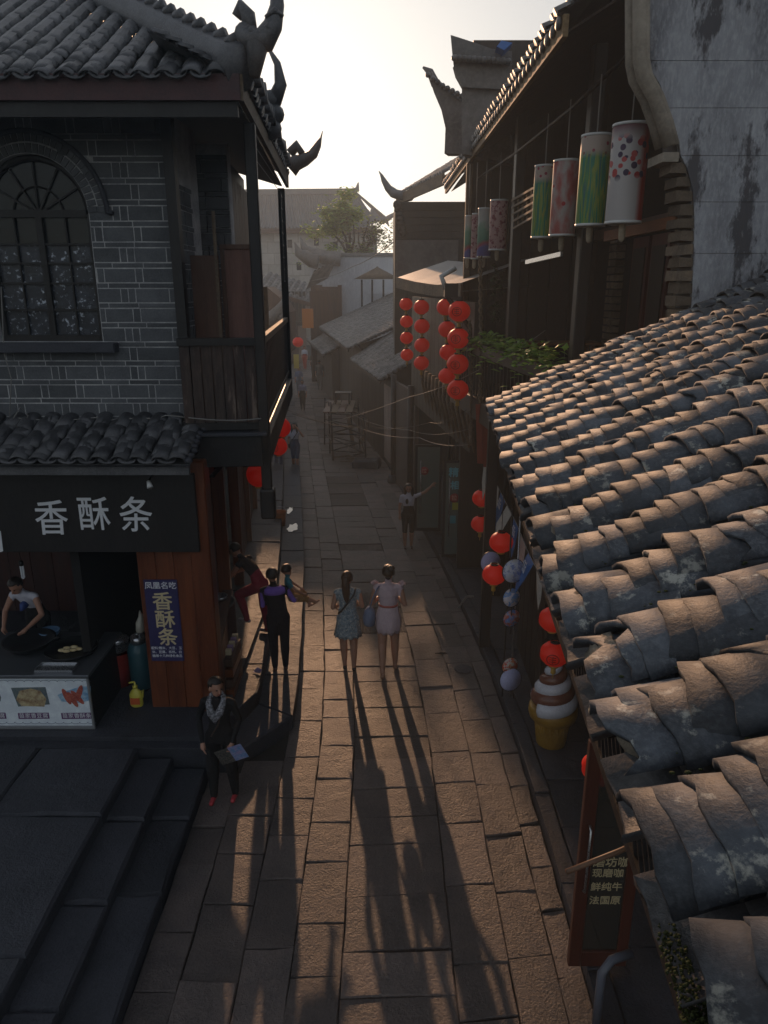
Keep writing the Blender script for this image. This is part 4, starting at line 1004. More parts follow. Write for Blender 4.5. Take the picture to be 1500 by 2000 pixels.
# ------------------------------------------------------------------ RIGHT, beyond: plastered gable and two-storey house with veranda
VH = thing('veranda_house', (2.8, 11, .1), 'two-storey wooden house with open upper veranda and long tiled eave', 'house')
GW = thing('gable_wall', (4.2, 6.55, .1), 'tall stained grey plaster gable wall with curved moulded edge', 'wall')
GY = 6.55
edge_px = [(1262, -120), (1262, 118), (1268, 140), (1284, 165), (1298, 205), (1310, 245), (1322, 278), (1322, 300), (1338, 330), (1348, 372), (1352, 420), (1350, 520), (1345, 640)]
ed = [atY(x, y, GY) for x, y in edge_px]
poly = ed + [Vector((ed[-1].x, GY, .1)), Vector((7.5, GY, .1)), Vector((7.5, GY, ed[0].z))]
t = MB(); t.prism(poly, (0, .32, 0)); t.build('core', mat('gable_core', (.14, .13, .125), (.08, .075, .072), rough=.9, scale=2, bump=.4), GW)
zs = [5.0] + [atY(1420, y, GY).z for y in (495, 395, 305, 212, 120)] + [ed[0].z]
for z0, z1 in zip(zs, zs[1:]):                       # rendered courses with open joints
    zz = [z0 + (z1 - z0) * k / 4 for k in range(5)]
    def ex(z):
        for a_, b2 in zip(ed, ed[1:]):
            if b2.z <= z <= a_.z: return a_.x + (b2.x - a_.x) * (z - a_.z) / (b2.z - a_.z + 1e-9)
        return ed[0].x
    lf = [Vector((ex(z) + .012, GY - .022, z)) for z in zz]; lf[0].z += .002; lf[-1].z -= .002
    x = lf[2].x; cut = [x + 1.25 + rnd.uniform(-.2, .3), x + 2.6, 7.5]
    prev = None
    for q, xc in enumerate(cut):
        left = lf if q == 0 else [Vector((cut[q-1] + .003, GY - .022, lf[0].z)), Vector((cut[q-1] + .003, GY - .022, lf[-1].z))]
        P = left + [Vector((xc - .003, GY - .022, left[-1].z)), Vector((xc - .003, GY - .022, left[0].z))]
        t = MB(); t.prism(P, (0, .02, 0)); t.build('rendered_block', M_PLASTER, GW)
# curved moulding on the edge
mould = [(1250, -120), (1250, 120), (1256, 150), (1278, 190), (1296, 240), (1308, 285)]
for k, (dx, r0, dy) in enumerate(((0, .065, -.02), (-9, .05, .10), (8, .03, -.05))):
    t = MB(); t.tube([atY(x + dx, y, GY) + Vector((0, dy, 0)) for x, y in mould], r0, 8); t.build('moulding', mat('cream_moulding', (.27, .235, .19), (.16, .135, .11), rough=.8, scale=3, fine=20, bump=.3), GW)
t = MB(); c = atY(1314, 305, GY); t.box((c.x - .10, GY - .06, c.z - .05), (c.x + .03, GY + .3, c.z + .02)); t.build('corbel', mat('cream_moulding', (.27, .235, .19)), GW)
for k in range(13):
    z = 5.35 + k * .105; pz = 5.35 + k * .105
    x = None
    xe_ = ex(pz) if pz < ed[0].z else ed[0].x
    t = MB(); brick_box(t, (xe_ - .055 + (.02 if k % 2 else 0), GY + .12, pz), .15, .26, .094, ch=.015); t.build('brick', M_OLDBRICK, GW)

def vp(Y): return 1.96 + (1.54 - 1.96) * (Y - 8.4) / 3.7           # veranda front edge
FZ = 3.9
def vbox(mb, Y0, Y1, i0, i1, z0, z1): return mb.prism([(vp(Y0) + i0, Y0, z0), (vp(Y1) + i0, Y1, z0), (vp(Y1) + i1, Y1, z0), (vp(Y0) + i1, Y0, z0)], (0, 0, z1 - z0))
t = MB(); vbox(t, 6.9, 14, 0, 2.6, FZ - .12, FZ); t.build('floor', M_WOOD, VH)
t = MB(); vbox(t, 6.9, 14, -.06, .06, FZ - .34, FZ - .0); bevel(t.build('beam', M_WOOD, VH), .01)
for Y in (8.75, 11.5):
    t = MB(); vbox(t, Y - .07, Y + .07, .28, .42, FZ, 8.1); bevel(t.build('post', M_BLACKWOOD, VH), .012)
t = MB(); pcp = atY(912, 480, 13.9); t.box((pcp.x - .05, 13.85, FZ), (pcp.x + .06, 13.96, 7.7)); bevel(t.build('post', M_GREYWOOD, VH), .012)
# veranda back wall: brick piers, red doors, dark openings
BXW = 3.75
t = MB(); t.box((BXW + .1, 6.9, FZ), (BXW + .2, 18, 9.2)); t.build('inner_wall', M_DARK, VH)
t = MB(); t.box((1.5, 13.98, .1), (BXW + .1, 14.1, 9.6)); t.build('end_wall', M_WOOD, VH)
for k in range(6):
    t = MB(); t.box((1.5 + k * .38, 13.93, FZ), (1.86 + k * .38, 13.98, 7.6)); t.build('wall_board', M_WOOD, VH)
for (Y0, Y1) in ((9.35, 9.85), (12.2, 12.6)):
    z = FZ; i = 0
    while z < 7.2:
        if i % 2 == 0: seg = [(Y0, Y0 + (Y1 - Y0) * .62), (Y0 + (Y1 - Y0) * .62, Y1)]
        else: seg = [(Y0, Y0 + (Y1 - Y0) * .35), (Y0 + (Y1 - Y0) * .35, Y1)]
        for a, e in seg:
            q = MB(); brick_box(q, (BXW, (a + e) / 2, z + .055), .16, e - a - .015, .10, ch=.012); q.build('brick', M_OLDBRICK, VH)
        z += .115; i += 1
mred = mat('red_lacquer_door', (.10, .016, .012), (.06, .010, .008), rough=.45, scale=2, fine=14, bump=.08, stretch=(4, 4, .3))
for Y0 in (7.9, 8.62, 10.1, 10.9):
    D_ = MB(); D_.box((BXW - .02, Y0, FZ), (BXW + .04, Y0 + .68, 6.35)); dd = D_.build('door', mred, VH)
    q = MB(); q.box((BXW - .04, Y0 + .09, FZ + 1.1), (BXW - .02, Y0 + .59, 6.2)); q.box((BXW - .04, Y0 + .09, FZ + .12), (BXW - .02, Y0 + .59, FZ + .95)); q.build('panel', M_WOOD, dd)
t = MB(); t.bar((BXW - .05, 7.0, 6.5), (BXW - .05, 13.9, 6.5), .1, .16); t.build('lintel', M_BROWNWOOD, VH)
t = MB(); a = atY(1185, 462, 8.2); b_ = atY(1325, 432, 7.0); t.bar(a, b_, .07, .1); t.build('brace', mat('orange_wood', (.22, .085, .04), (.14, .05, .025), rough=.6, scale=3, bump=.2, stretch=(1, 1, 3)), VH)
t = MB(); a = atY(1028, 512, 9.9); b_ = atY(1097, 496, 8.6); t.bar(a, b_, .03, .05); t.build('shelf_edge', M_STEEL, VH)
t = MB()
a = atY(980, 470, 10.6); 
for k in range(5): t.bar(atY(1000, 392 + k * 14, 11.6), atY(1045, 366 + k * 14, 9.9), .028)
for k in range(5): t.bar(atY(1003 + k * 9, 386 - k * 4, 11.5 - k * .35), atY(1003 + k * 9, 448 - k * 5, 11.5 - k * .35), .024)
t.build('fretwork', M_GREYWOOD, VH)
# railing under the planter
for k in range(30):
    Y = 8.4 + k * .185; q = MB(); vbox(q, Y - .012, Y + .012, .02, .05, FZ, FZ + .68); q.build('baluster', M_BLACKWOOD, VH)
t = MB(); vbox(t, 6.9, 13.9, .0, .09, FZ + .68, FZ + .74); t.build('rail', M_BLACKWOOD, VH)
t = MB(); vbox(t, 10.2, 12.4, .12, .42, FZ + .76, FZ + .79); t.build('sill_board', plain('pale_sill', (.36, .34, .31), .6), VH)
# long eave: fascia, soffit boards, drip tiles
EB0 = Vector((1.56, 7.2, 7.86)); EB1 = Vector((1.46, 18.6, 7.86)); upB = Vector((2.8, 0, 1.65))
t = MB(); t.bar(EB0 + Vector((0, 0, -.04)), EB1 + Vector((0, 0, -.04)), .05, .17); t.build('fascia', mat('gold_weathered_wood', (.24, .155, .075), (.11, .07, .035), (.36, .25, .13), rough=.75, scale=4, fine=22, bump=.6, stretch=(1, .35, 1)), VH)
n = 26
for k in range(n):
    Y0 = 7.25 + k * (11.3 / n); q = MB(); w_ = 11.3 / n - .012
    o_ = Vector((.03, 0, -.10)); q.prism([EB0 * 0 + Vector((1.58, Y0, 7.77)), Vector((1.58, Y0 + w_, 7.77)), Vector((1.58, Y0 + w_, 7.77)) + upB * .85, Vector((1.58, Y0, 7.77)) + upB * .85], (0, 0, .02)); q.build('soffit_board', M_SOFFIT, VH)
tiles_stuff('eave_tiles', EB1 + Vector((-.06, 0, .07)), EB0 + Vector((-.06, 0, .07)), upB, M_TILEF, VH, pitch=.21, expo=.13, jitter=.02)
for k in range(52):
    Y = 7.3 + k * .217; q = MB(); x_ = 1.56 - .1 * (Y - 7.2) / 11.4; q.sphere((x_ - .045, Y, 7.86), .07, 8, 5, (.35, 1.1, .8)); q.build('drip_tile', M_TILEF, VH)
t = MB(); t.tube([atY(1010, 128 + 560 * 0, 7.4), ] + [Vector((vp(Y) + .1, Y, 7.55)) for Y in (8, 10, 12, 13.8)], .02, 6) if False else t.tube([Vector((2.25, 7.0, 7.72)), Vector((2.07, 9, 7.55)), Vector((1.9, 11.5, 7.5)), Vector((1.66, 14, 7.48))], .022, 6); t.build('hanging_rail', M_BLACKWOOD, VH)
# ground floor of the veranda house
for Y, x_ in ((6.9, 2.6), (8.75, 2.35), (10.6, 1.62), (12.6, 2.1)):
     q = MB(); q.box((x_ - .08, Y - .08, .1), (x_ + .08, Y + .08, FZ - .1)); bevel(q.build('post', M_BLACKWOOD, VH), .015)
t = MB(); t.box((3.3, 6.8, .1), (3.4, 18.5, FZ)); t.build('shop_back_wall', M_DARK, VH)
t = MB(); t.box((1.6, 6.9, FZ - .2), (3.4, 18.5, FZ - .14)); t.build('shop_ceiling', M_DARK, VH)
for k in range(5):
    q = MB(); q.box((2.15, 8.9 + k * .34, .1), (2.2, 9.22 + k * .34, 2.6)); q.build('door_board', M_WOOD, VH)
# carved drop brackets under the veranda edge
for k in range(12):
    Y = 12.6 + k * .42; x_ = 1.52 - .12 * (Y - 12.3); q = MB(); q.tube([(x_, Y, FZ - .1), (x_, Y, FZ - .25), (x_ - .03, Y, FZ - .42), (x_ + .05, Y, FZ - .75), (x_ + .12, Y, FZ - 1.05)], [.05, .06, .03, .035, .02], 7); q.build('drop_bracket', M_GREYWOOD, VH)
# rope garlands
for nm, pts_ in (('garland beside the lantern strings', [(917, 625, 12.2), (919, 700, 12.2), (921, 780, 12.2), (920, 870, 12.2)]), ('garland on the veranda post', [(938, 500, 11.6), (939, 600, 11.6), (940, 700, 11.6), (938, 790, 11.6)])):
    t = MB(); P = [atY(*p_) for p_ in pts_]; n = 70; rp = []; 
    for k in range(n):
        f = k / (n - 1) * (len(P) - 1); i = min(int(f), len(P) - 2); v = P[i].lerp(P[i + 1], f - i); rp.append(v)
    for s in (0, math.pi): t.tube([v + Vector((math.cos(k * .9 + s) * .022, math.sin(k * .9 + s) * .022, 0)) for k, v in enumerate(rp)], .016, 5)
    single('rope_garland', t, M_GREYWOOD, 'twisted straw ' + nm, 'garland', loc=rp[-1])

# planter with leaves
PL = thing('planter_box', (1.75, 10.3, FZ + .74), 'long planter on the veranda rail overflowing with bright green leaves', 'planter')
t = MB(); vbox(t, 8.35, 12.3, -.08, .16, FZ + .745, FZ + .9); t.build('box', M_WOOD, PL)
mleaf = mat('leaf_green', (.24, .40, .06), (.12, .22, .035), (.36, .48, .10), rough=.45, scale=7, fine=30, bump=.1, rand=.45); leafy(mleaf, .5)
def leaf(mb, c, d, up, L, W):
    d = d.normalized(); s = d.cross(up); s = s.normalized() if s.length > 1e-4 else Vector((1, 0, 0)); u2 = s.cross(d)
    p = [c, c + d * L * .45 + s * W / 2 - u2 * L * .03, c + d * L - u2 * L * .16, c + d * L * .45 - s * W / 2 - u2 * L * .03, c + d * L * .48 + u2 * L * .06]
    mb.add(p, [(0, 1, 4), (1, 2, 4), (2, 3, 4), (3, 0, 4)], False)
fol = MB(); r_ = random.Random(2)
LV = []
for k in range(620):
    Y = 8.3 + 4.1 * r_.random() ** 1.0; hump = .10 + .12 * (.5 + .5 * math.sin(Y * 5.1)) + .05 * math.sin(Y * 11)
    a = r_.uniform(0, 2 * math.pi); i_ = r_.gauss(.02, .12)
    c = Vector((vp(Y) + i_, Y, FZ + .86 + hump * r_.random() ** .6 - max(0, -i_ - .08) * 1.2)); d = Vector((math.cos(a) * .9 - .45, math.sin(a) - .3, r_.uniform(-.25, .6)))
    LV.append((c, d, r_.uniform(.09, .16)))
for k, (c, d, L) in enumerate(LV):
    if k < 200:
        q = MB(); leaf(q, c, d, Vector((0, 0, 1)), L, L * .62); q.build('leaf', mleaf, PL)
    else: leaf(fol, c, d, Vector((0, 0, 1)), L, L * .62)
tag(fol.build('foliage', mleaf, PL), kind='stuff')
# climbing plant by the far post
t = MB(); r_ = random.Random(8)
for k in range(110):
    p = atY(970 + r_.gauss(0, 7), r_.uniform(515, 625), 12.9); a = r_.uniform(0, 6.28); leaf(t, p, Vector((math.cos(a), math.sin(a), r_.uniform(-.8, .2))), Vector((0, 0, 1)), .11, .07)
CP_ = thing('climbing_plant', atY(970, 625, 12.9), 'dark climbing plant hanging beside the veranda post', 'plant'); tag(t.build('foliage', mat('vine_green', (.03, .05, .018), (.015, .028, .012), (.05, .08, .03), rough=.5, scale=8, rand=.4), CP_), kind='stuff')
t = MB(); t.tube([atY(970, 640, 12.9), atY(968, 560, 12.92), atY(972, 510, 12.9)], .008, 5); t.build('stem', M_WOOD, CP_)
# table and stools on the veranda
mtab = mat('varnished_table', (.30, .13, .055), (.18, .07, .03), rough=.3, scale=3, fine=20, bump=.05, stretch=(1, 4, 1))
tc_ = atZ(1092, 668, 4.72); TB = thing('wooden_table', (tc_.x, tc_.y, FZ), 'long varnished wooden table with rounded end on the veranda', 'table')
t = MB(); P = [(tc_.x - .55, tc_.y - .28), (tc_.x - .66, tc_.y - .12), (tc_.x - .66, tc_.y + .12), (tc_.x - .55, tc_.y + .28), (tc_.x + .7, tc_.y + .28), (tc_.x + .7, tc_.y - .28)]
t.prism([(x, y, 4.68) for x, y in P], (0, 0, .045)); bevel(t.build('tabletop', mtab, TB), .012)
for dx in (-.45, .55):
    for dy in (-.18, .18): q = MB(); q.box((tc_.x + dx - .03, tc_.y + dy - .03, FZ), (tc_.x + dx + .03, tc_.y + dy + .03, 4.68)); q.build('leg', mtab, TB)
for k, (px, py, lab) in enumerate(((1100, 688, 'round wooden stool beside the veranda table'), (1168, 692, 'square wooden stool nearer the red doors on the veranda'))):
    s_ = atZ(px, py, 4.42); SO = thing('stool', (s_.x, s_.y, FZ), lab, 'stool', 'stools on the veranda')
    t = MB(); t.lathe([(.02, 0), (.17, 0), (.18, .02), (.17, .04), (.02, .045)], (s_.x, s_.y, 4.38), 20 if k == 0 else 4); t.build('seat', mtab, SO)
    for a in (0.8, 2.4, 3.9, 5.5): q = MB(); q.bar((s_.x + math.cos(a) * .12, s_.y + math.sin(a) * .12, 4.38), (s_.x + math.cos(a) * .16, s_.y + math.sin(a) * .16, FZ), .035); q.build('leg', mtab, SO)

# ------------------------------------------------------------------ ice-lolly lamps hung along the veranda
def lolly_mat(name, kind_):
    m = bpy.data.materials.new(name); m.use_nodes = True; N = m.node_tree.nodes; L = m.node_tree.links; b = N['Principled BSDF']; b.inputs['Roughness'].default_value = .55
    tc = N.new('ShaderNodeTexCoord'); mp = N.new('ShaderNodeMapping'); L.new(tc.outputs['Object'], mp.inputs[0])
    def noise(sc, st=(1, 1, 1), det=3, off=0):
        q = N.new('ShaderNodeMapping'); q.inputs['Scale'].default_value = st; q.inputs['Location'].default_value = (off, off, off); L.new(tc.outputs['Object'], q.inputs[0])
        n = N.new('ShaderNodeTexNoise'); n.inputs['Scale'].default_value = sc; n.inputs['Detail'].default_value = det; L.new(q.outputs[0], n.inputs[0]); return n.outputs[0]
    def cr(f, stops):
        r = N.new('ShaderNodeValToRGB'); e = r.color_ramp.elements; r.color_ramp.interpolation = 'LINEAR'
        while len(e) < len(stops): e.new(.5)
        for el, (p, c) in zip(e, stops): el.position = p; el.color = (*c, 1)
        L.new(f, r.inputs[0]); return r.outputs[0]
    def mix(f, a, c):
        x = N.new('ShaderNodeMix'); x.data_type = 'RGBA'; L.new(f, x.inputs[0]); 
        for i, v in ((6, a), (7, c)):
            if isinstance(v, tuple): x.inputs[i].default_value = (*v, 1)
            else: L.new(v, x.inputs[i])
        return x.outputs[2]
    def rng(f, a, c, lo=0, hi=1):
        r = N.new('ShaderNodeMapRange'); r.inputs[1].default_value = a; r.inputs[2].default_value = c; r.inputs[3].default_value = lo; r.inputs[4].default_value = hi; L.new(f, r.inputs[0]); return r.outputs[0]
    sep = N.new('ShaderNodeSeparateXYZ'); L.new(tc.outputs['Object'], sep.inputs[0])
    white = (.62, .60, .60)
    def spots(sc, thr, off=0, st=(1, 1, 1)):
        q = N.new('ShaderNodeMapping'); q.inputs['Location'].default_value = (off, off, off); q.inputs['Scale'].default_value = st; L.new(tc.outputs['Object'], q.inputs[0])
        v = N.new('ShaderNodeTexVoronoi'); v.inputs['Scale'].default_value = sc; L.new(q.outputs[0], v.inputs[0]); return rng(v.outputs['Distance'], thr, thr - .05), v.outputs['Color']
    if kind_ == 'berries':
        f, c = spots(15, .46); cs = N.new('ShaderNodeSeparateColor'); L.new(c, cs.inputs[0])
        dots = cr(cs.outputs[0], [(0, (.03, .02, .08)), (.45, (.05, .02, .09)), (.55, (.5, .04, .05)), (1, (.6, .10, .10))])
        zone = N.new('ShaderNodeMath'); zone.operation = 'MULTIPLY'; L.new(rng(sep.outputs[2], -.08, -.02), zone.inputs[0]); L.new(f, zone.inputs[1])
        z2 = N.new('ShaderNodeMath'); z2.operation = 'MULTIPLY'; L.new(zone.outputs[0], z2.inputs[0]); L.new(rng(sep.outputs[2], .33, .27), z2.inputs[1])
        base = mix(rng(sep.outputs[0], .05, .10), white, (.52, .05, .04)); top = mix(rng(sep.outputs[2], .28, .40), base, (.16, .03, .06)); col = mix(z2.outputs[0], top, dots)
    elif kind_ == 'stripes':
        s_ = noise(26, (1, 1, .08), 2); body = cr(s_, [(.32, (.04, .22, .20)), (.45, (.05, .30, .18)), (.52, (.36, .42, .08)), (.6, (.10, .34, .12)), (.7, (.06, .20, .22))])
        f, c = spots(16, .30, 3); head = mix(f, (.55, .45, .40), (.42, .06, .10)); col = mix(rng(sep.outputs[2], .20, .27), body, head)
    elif kind_ == 'pink':
        s_ = noise(7, (1, 1, .5), 3); body = cr(s_, [(.38, (.56, .50, .49)), (.55, (.52, .16, .15)), (.7, (.46, .06, .07))]); f, c = spots(6, .16, 5); col = mix(f, body, (.5, .02, .03))
    elif kind_ == 'hills':
        s_ = noise(4, (1, 1, 1), 2); ad = N.new('ShaderNodeMath'); ad.operation = 'MULTIPLY_ADD'; ad.inputs[1].default_value = .35; L.new(s_, ad.inputs[0]); L.new(sep.outputs[2], ad.inputs[2])
        col = cr(rng(ad.outputs[0], -.25, .55), [(0, (.10, .08, .30)), (.22, (.12, .14, .42)), (.3, (.42, .10, .14)), (.4, (.12, .30, .22)), (.62, (.20, .40, .30)), (.72, (.50, .55, .52)), (1, (.5, .42, .4))])
    else:
        f, c = spots(22, .24, 1); br = noise(16, (1, 1, 1), 5, 4); body = mix(rng(br, .52, .6), (.55, .34, .34), (.24, .05, .08)); col = mix(f, body, (.30, .03, .06))
    L.new(col, b.inputs['Base Color'])
    t = N.new('ShaderNodeBsdfTranslucent'); L.new(col, t.inputs[0]); mx = N.new('ShaderNodeMixShader'); mx.inputs[0].default_value = .3
    L.new(b.outputs[0], mx.inputs[1]); L.new(t.outputs[0], mx.inputs[2]); L.new(mx.outputs[0], N['Material Output'].inputs[0]); return m
lam = {k: lolly_mat('lolly_' + k, k) for k in ('berries', 'stripes', 'pink', 'hills', 'blossom')}
mstick = mat('lolly_stick', (.36, .30, .22), (.26, .21, .15), rough=.6, scale=8, bump=.1)
def lolly(px, ptop, pbot, Y, wpx, kind_, label):
    a = atY(px, ptop, Y); b_ = atY(px, pbot, Y); h = a.z - b_.z; f = ray(px, (ptop + pbot) / 2); r = wpx / FPX * (Y / f.y) / 2; c = (a + b_) / 2
    Lo = thing('lolly_lamp', (c.x, Y, b_.z), label, 'lamp', 'ice-lolly lamps along the veranda')
    t = MB(); n = 22; prof = [(r * .97, -h / 2), (r, -h / 2 + .015), (r, h / 2 - .02), (r * .97, h / 2)]
    q = t.lathe(prof, (0, 0, 0), n); o = q.build('drum', lam[kind_]); o.parent = Lo; o.matrix_basis = wm(Lo).inverted() @ Matrix.Translation((c.x, Y, c.z))
    for zz in (-h / 2, h / 2):
        t = MB(); t.lathe([(r * .985, -.012), (r * 1.02, -.012), (r * 1.02, .012), (r * .985, .012)], (c.x, Y, c.z + zz), n); t.build('rim', M_WHITEPIPE, Lo)
    t = MB(); t.lathe([(.02, .02), (.034, 0), (.034, -.10), (.028, -.15), (.01, -.17)], (c.x, Y, b_.z), 10, M=Matrix.Diagonal((1.0, .6, 1))); t.build('stick', mstick, Lo)
    t = MB(); t.tube([(c.x, Y, a.z), (c.x, Y, 7.62)], .007, 5); t.build('cord', M_CABLE, Lo)
lolly(1225, 245, 435, 7.3, 70, 'berries', 'white lolly lamp with red and navy berries next to the gable wall')
lolly(1159, 266, 440, 7.9, 58, 'stripes', 'larger of two green striped lolly lamps, beside the berry lamp')
lolly(1102, 315, 460, 8.9, 50, 'pink', 'plain pink and white lolly lamp between two green striped lamps')
lolly(1061, 325, 464, 9.6, 40, 'stripes', 'smaller of two green striped lolly lamps, next to the pink lamp')
lolly(973, 392, 488, 12.2, 34, 'blossom', 'pink blossom lolly lamp, biggest of the far cluster by the pale post')
lolly(946, 408, 502, 12.9, 27, 'hills', 'wide lolly lamp with blue and green hills beside the blossom lamp')
lolly(928, 418, 505, 13.2, 15, 'blossom', 'slim lolly lamp with red specks between two hill-painted lamps')
lolly(914, 422, 504, 13.4, 13, 'hills', 'slim hill-painted lolly lamp closest to the pale veranda post')

# ------------------------------------------------------------------ red lanterns, fans and bunting of the shops below
GL = 'red lanterns in front of the right-hand shops'
for px, py, Y, d, lab, tp, ts in ((941, 973, 12.1, .34, 'upper red lantern of the pair beside the glass doors', 3.6, False), (938, 1023, 12.1, .33, 'lower red lantern of the pair beside the glass doors', None, True),
        (979, 1059, 9.3, .33, 'upper red lantern of the pair above the round fans', 3.6, False), (965, 1122, 9.3, .33, 'lower red lantern of the pair above the round fans', None, True),
        (1080, 1210, 7.6, .33, 'upper red lantern of the pair over the big ice cream cone', 3.6, False), (1083, 1277, 7.5, .34, 'lower red lantern of the pair over the big ice cream cone', None, True),
        (1172, 1500, 5.3, .32, 'red lantern half hidden behind the open cafe door', 3.4, True)):
    lantern(atY(px, py, Y), d, lab, GL, top=tp, tassel=ts, mark=(py == 1277))
mf = [mat('fan_print_a', (.62, .66, .82), (.25, .32, .62), (.70, .62, .35), rough=.5, scale=14, fine=16, bump=0, patch=.06), mat('fan_print_b', (.12, .30, .68), (.66, .64, .74), (.66, .50, .12), rough=.5, scale=14, fine=15, bump=0, patch=.06), mat('fan_print_c', (.12, .24, .60), (.50, .14, .12), (.72, .72, .68), rough=.5, scale=15, fine=18, bump=0, patch=.06), mat('fan_plain', (.46, .48, .72), (.40, .42, .66), rough=.5, scale=3, bump=0), mat('fan_flowers', (.66, .60, .58), (.60, .08, .06), (.64, .48, .08), rough=.5, scale=17, fine=20, bump=0, patch=.06)]
for px, py, Y, r, m_, lab in ((1003, 1115, 9.0, .165, 0, 'round fan printed with pale figures below the lanterns'), (999, 1167, 9.0, .13, 1, 'round fan printed blue and gold under the pale figure fan'), (999, 1207, 9.0, .13, 2, 'round fan printed with dancers, lowest of the hanging column'), (996, 1300, 9.0, .125, 4, 'round fan printed with red and yellow flowers near the ground'), (997, 1327, 8.98, .165, 3, 'plain lilac fan behind the flowered fan'), (958, 1098, 10.2, .165, 3, 'plain bluish fan behind the lower lantern'), (962, 1040, 10.9, .16, 3, 'plain bluish fan behind the upper lantern')):
    c = atY(px, py, Y); F = thing('round_fan', c, lab, 'fan', 'round paper fans for sale'); t = MB(); Mx = Euler((R(90 + rnd.uniform(-10, 4)), R(rnd.uniform(-18, 18)), R(18))).to_matrix()
    t.lathe([(.002, -.004), (r, -.004), (r, .004), (.002, .004)], c, 26, M=Mx); t.build('disc', mf[m_], F)
    t = MB(); t.lathe([(r * .985, -.007), (r * 1.025, -.007), (r * 1.025, .007), (r * .985, .007), (r * .985, -.007)], c, 26, M=Mx, cap=False); t.build('rim', M_METALB, F)
    t = MB(); t.tube([c + Mx @ Vector((0, -r, 0)), c + Mx @ Vector((0, -r - .12, 0))], .008, 6); t.build('handle', M_WOOD, F)
for dx in (-.05, .06):
    a = atY(1003, 1090, 9.06); t = MB(); t.tube([(a.x + dx, 9.06, 2.9), (a.x + dx, 9.06, .12)], .012, 6); single('display_pole', t, M_STEEL if dx > 0 else M_BLACKWOOD, 'thin steel pole carrying the round fans' if dx > 0 else 'thin dark pole carrying the round fans', 'pole', loc=(a.x + dx, 9.06, .12))
# bunting
mbl = mat('bunting_blue', (.04, .14, .38), (.03, .10, .28), rough=.6, scale=6, bump=.05); mwh = mat('bunting_white', (.48, .46, .42), (.36, .34, .31), rough=.7, scale=6, bump=.05)
BU = thing('bunting', atY(960, 930, 11.5), 'string of blue and white printed pennants slung along the shop front', 'bunting')
line = [(945, 905, 12.0), (958, 925, 11.6), (975, 955, 11.0), (992, 990, 10.4), (1010, 1025, 9.8), (1030, 1075, 9.2), (1052, 1120, 8.6), (1072, 1160, 8.1), (1095, 1195, 7.6)]
P = [atY(*q) for q in line]; t = MB(); t.tube(P, .006, 5); t.build('string', M_CABLE, BU)
for k in range(11):
    f = k / 11 * (len(P) - 1); i = int(f); a = P[i].lerp(P[i + 1], f - i); b_ = P[i].lerp(P[i + 1], min(1, f - i + .5)); w_ = .30
    d = (b_ - a).normalized(); a2 = a + d * w_; r_ = random.Random(k); L_n = r_.uniform(.45, .6); sw = Vector((-.10 + r_.uniform(-.12, .12), 0, 0)); cm = (a + a2) / 2
    if k in (9, 10) : continue
    t = MB(); pts = [a, a2, a2.lerp(cm, .25) + Vector((0, 0, -L_n * .55)) + sw * .6, cm + Vector((0, 0, -L_n)) + sw, a.lerp(cm, .25) + Vector((0, 0, -L_n * .55)) + sw * .8]
    t.prism(pts, (.003, .001, 0)); pn = t.build('pennant', mwh if k % 2 == 0 else mbl, BU)
    if k % 2:
        Mt = FR(cm + Vector((-.012, -.012, -L_n * .32)) + sw * .45, -(a2 - a) if (a2 - a).x < 0 else (a2 - a), (0, 0, 1))
        Mt = FR(cm + Vector((-.014, -.006, -L_n * .22)) + sw * .4, a - a2, Vector((0, 0, 1)) - sw * 1.5)
        text_mesh('Hello\n为世界\n喜欢你', .058, M_WHITE, 'lettering', Mt, pn, depth=.002)
# giant ice cream cone
ic = atZ(1075, 1450, .11); IC = thing('ice_cream_model', (ic.x, ic.y, .11), 'giant chocolate and vanilla swirl ice cream cone on the pavement', 'ice cream model')
mwaf = mat('waffle_yellow', (.30, .165, .02), (.20, .105, .014), (.36, .22, .04), rough=.45, scale=5, fine=24, bump=.15)
t = MB(); t.lathe([(.17, 0), (.185, .02), (.215, .32), (.225, .36), (.29, .40), (.305, .46), (.30, .53), (.27, .55), (.1, .55)], (ic.x, ic.y, .11), 32); t.build('wafer_cup', mwaf, IC)
t = MB()
for k in range(16):
    a = 2 * math.pi * k / 16
    for s in (-1, 1): t.tube([(ic.x + math.cos(a + s * .35 * q) * (.178 + .038 * q) , ic.y + math.sin(a + s * .35 * q) * (.178 + .038 * q), .13 + .31 * q) for q in (0, .33, .66, 1)], .007, 4)
tag(t.build('waffle_ribs', mwaf, IC), kind='stuff')
mch = mat('chocolate_gloss', (.16, .065, .045), (.12, .045, .032), rough=.22, scale=4, bump=.03); mva = mat('vanilla_gloss', (.52, .53, .58), (.45, .46, .52), rough=.22, scale=4, bump=.03)
for s_, m_, nm in ((0, mch, 'chocolate_swirl'), (math.pi, mva, 'vanilla_swirl')):
    t = MB(); pts = []; rad = []
    for k in range(64):
        f = k / 63; a = s_ + f * 2 * math.pi * 2.6 + .6; rr = (1 - f) ** .75 * .20 + .005; pts.append((ic.x + math.cos(a) * rr, ic.y + math.sin(a) * rr, .68 + f * .62)); rad.append(.115 * (1 - f) ** .7 + .012)
    t.tube(pts, rad, 10); t.build(nm, m_, IC)

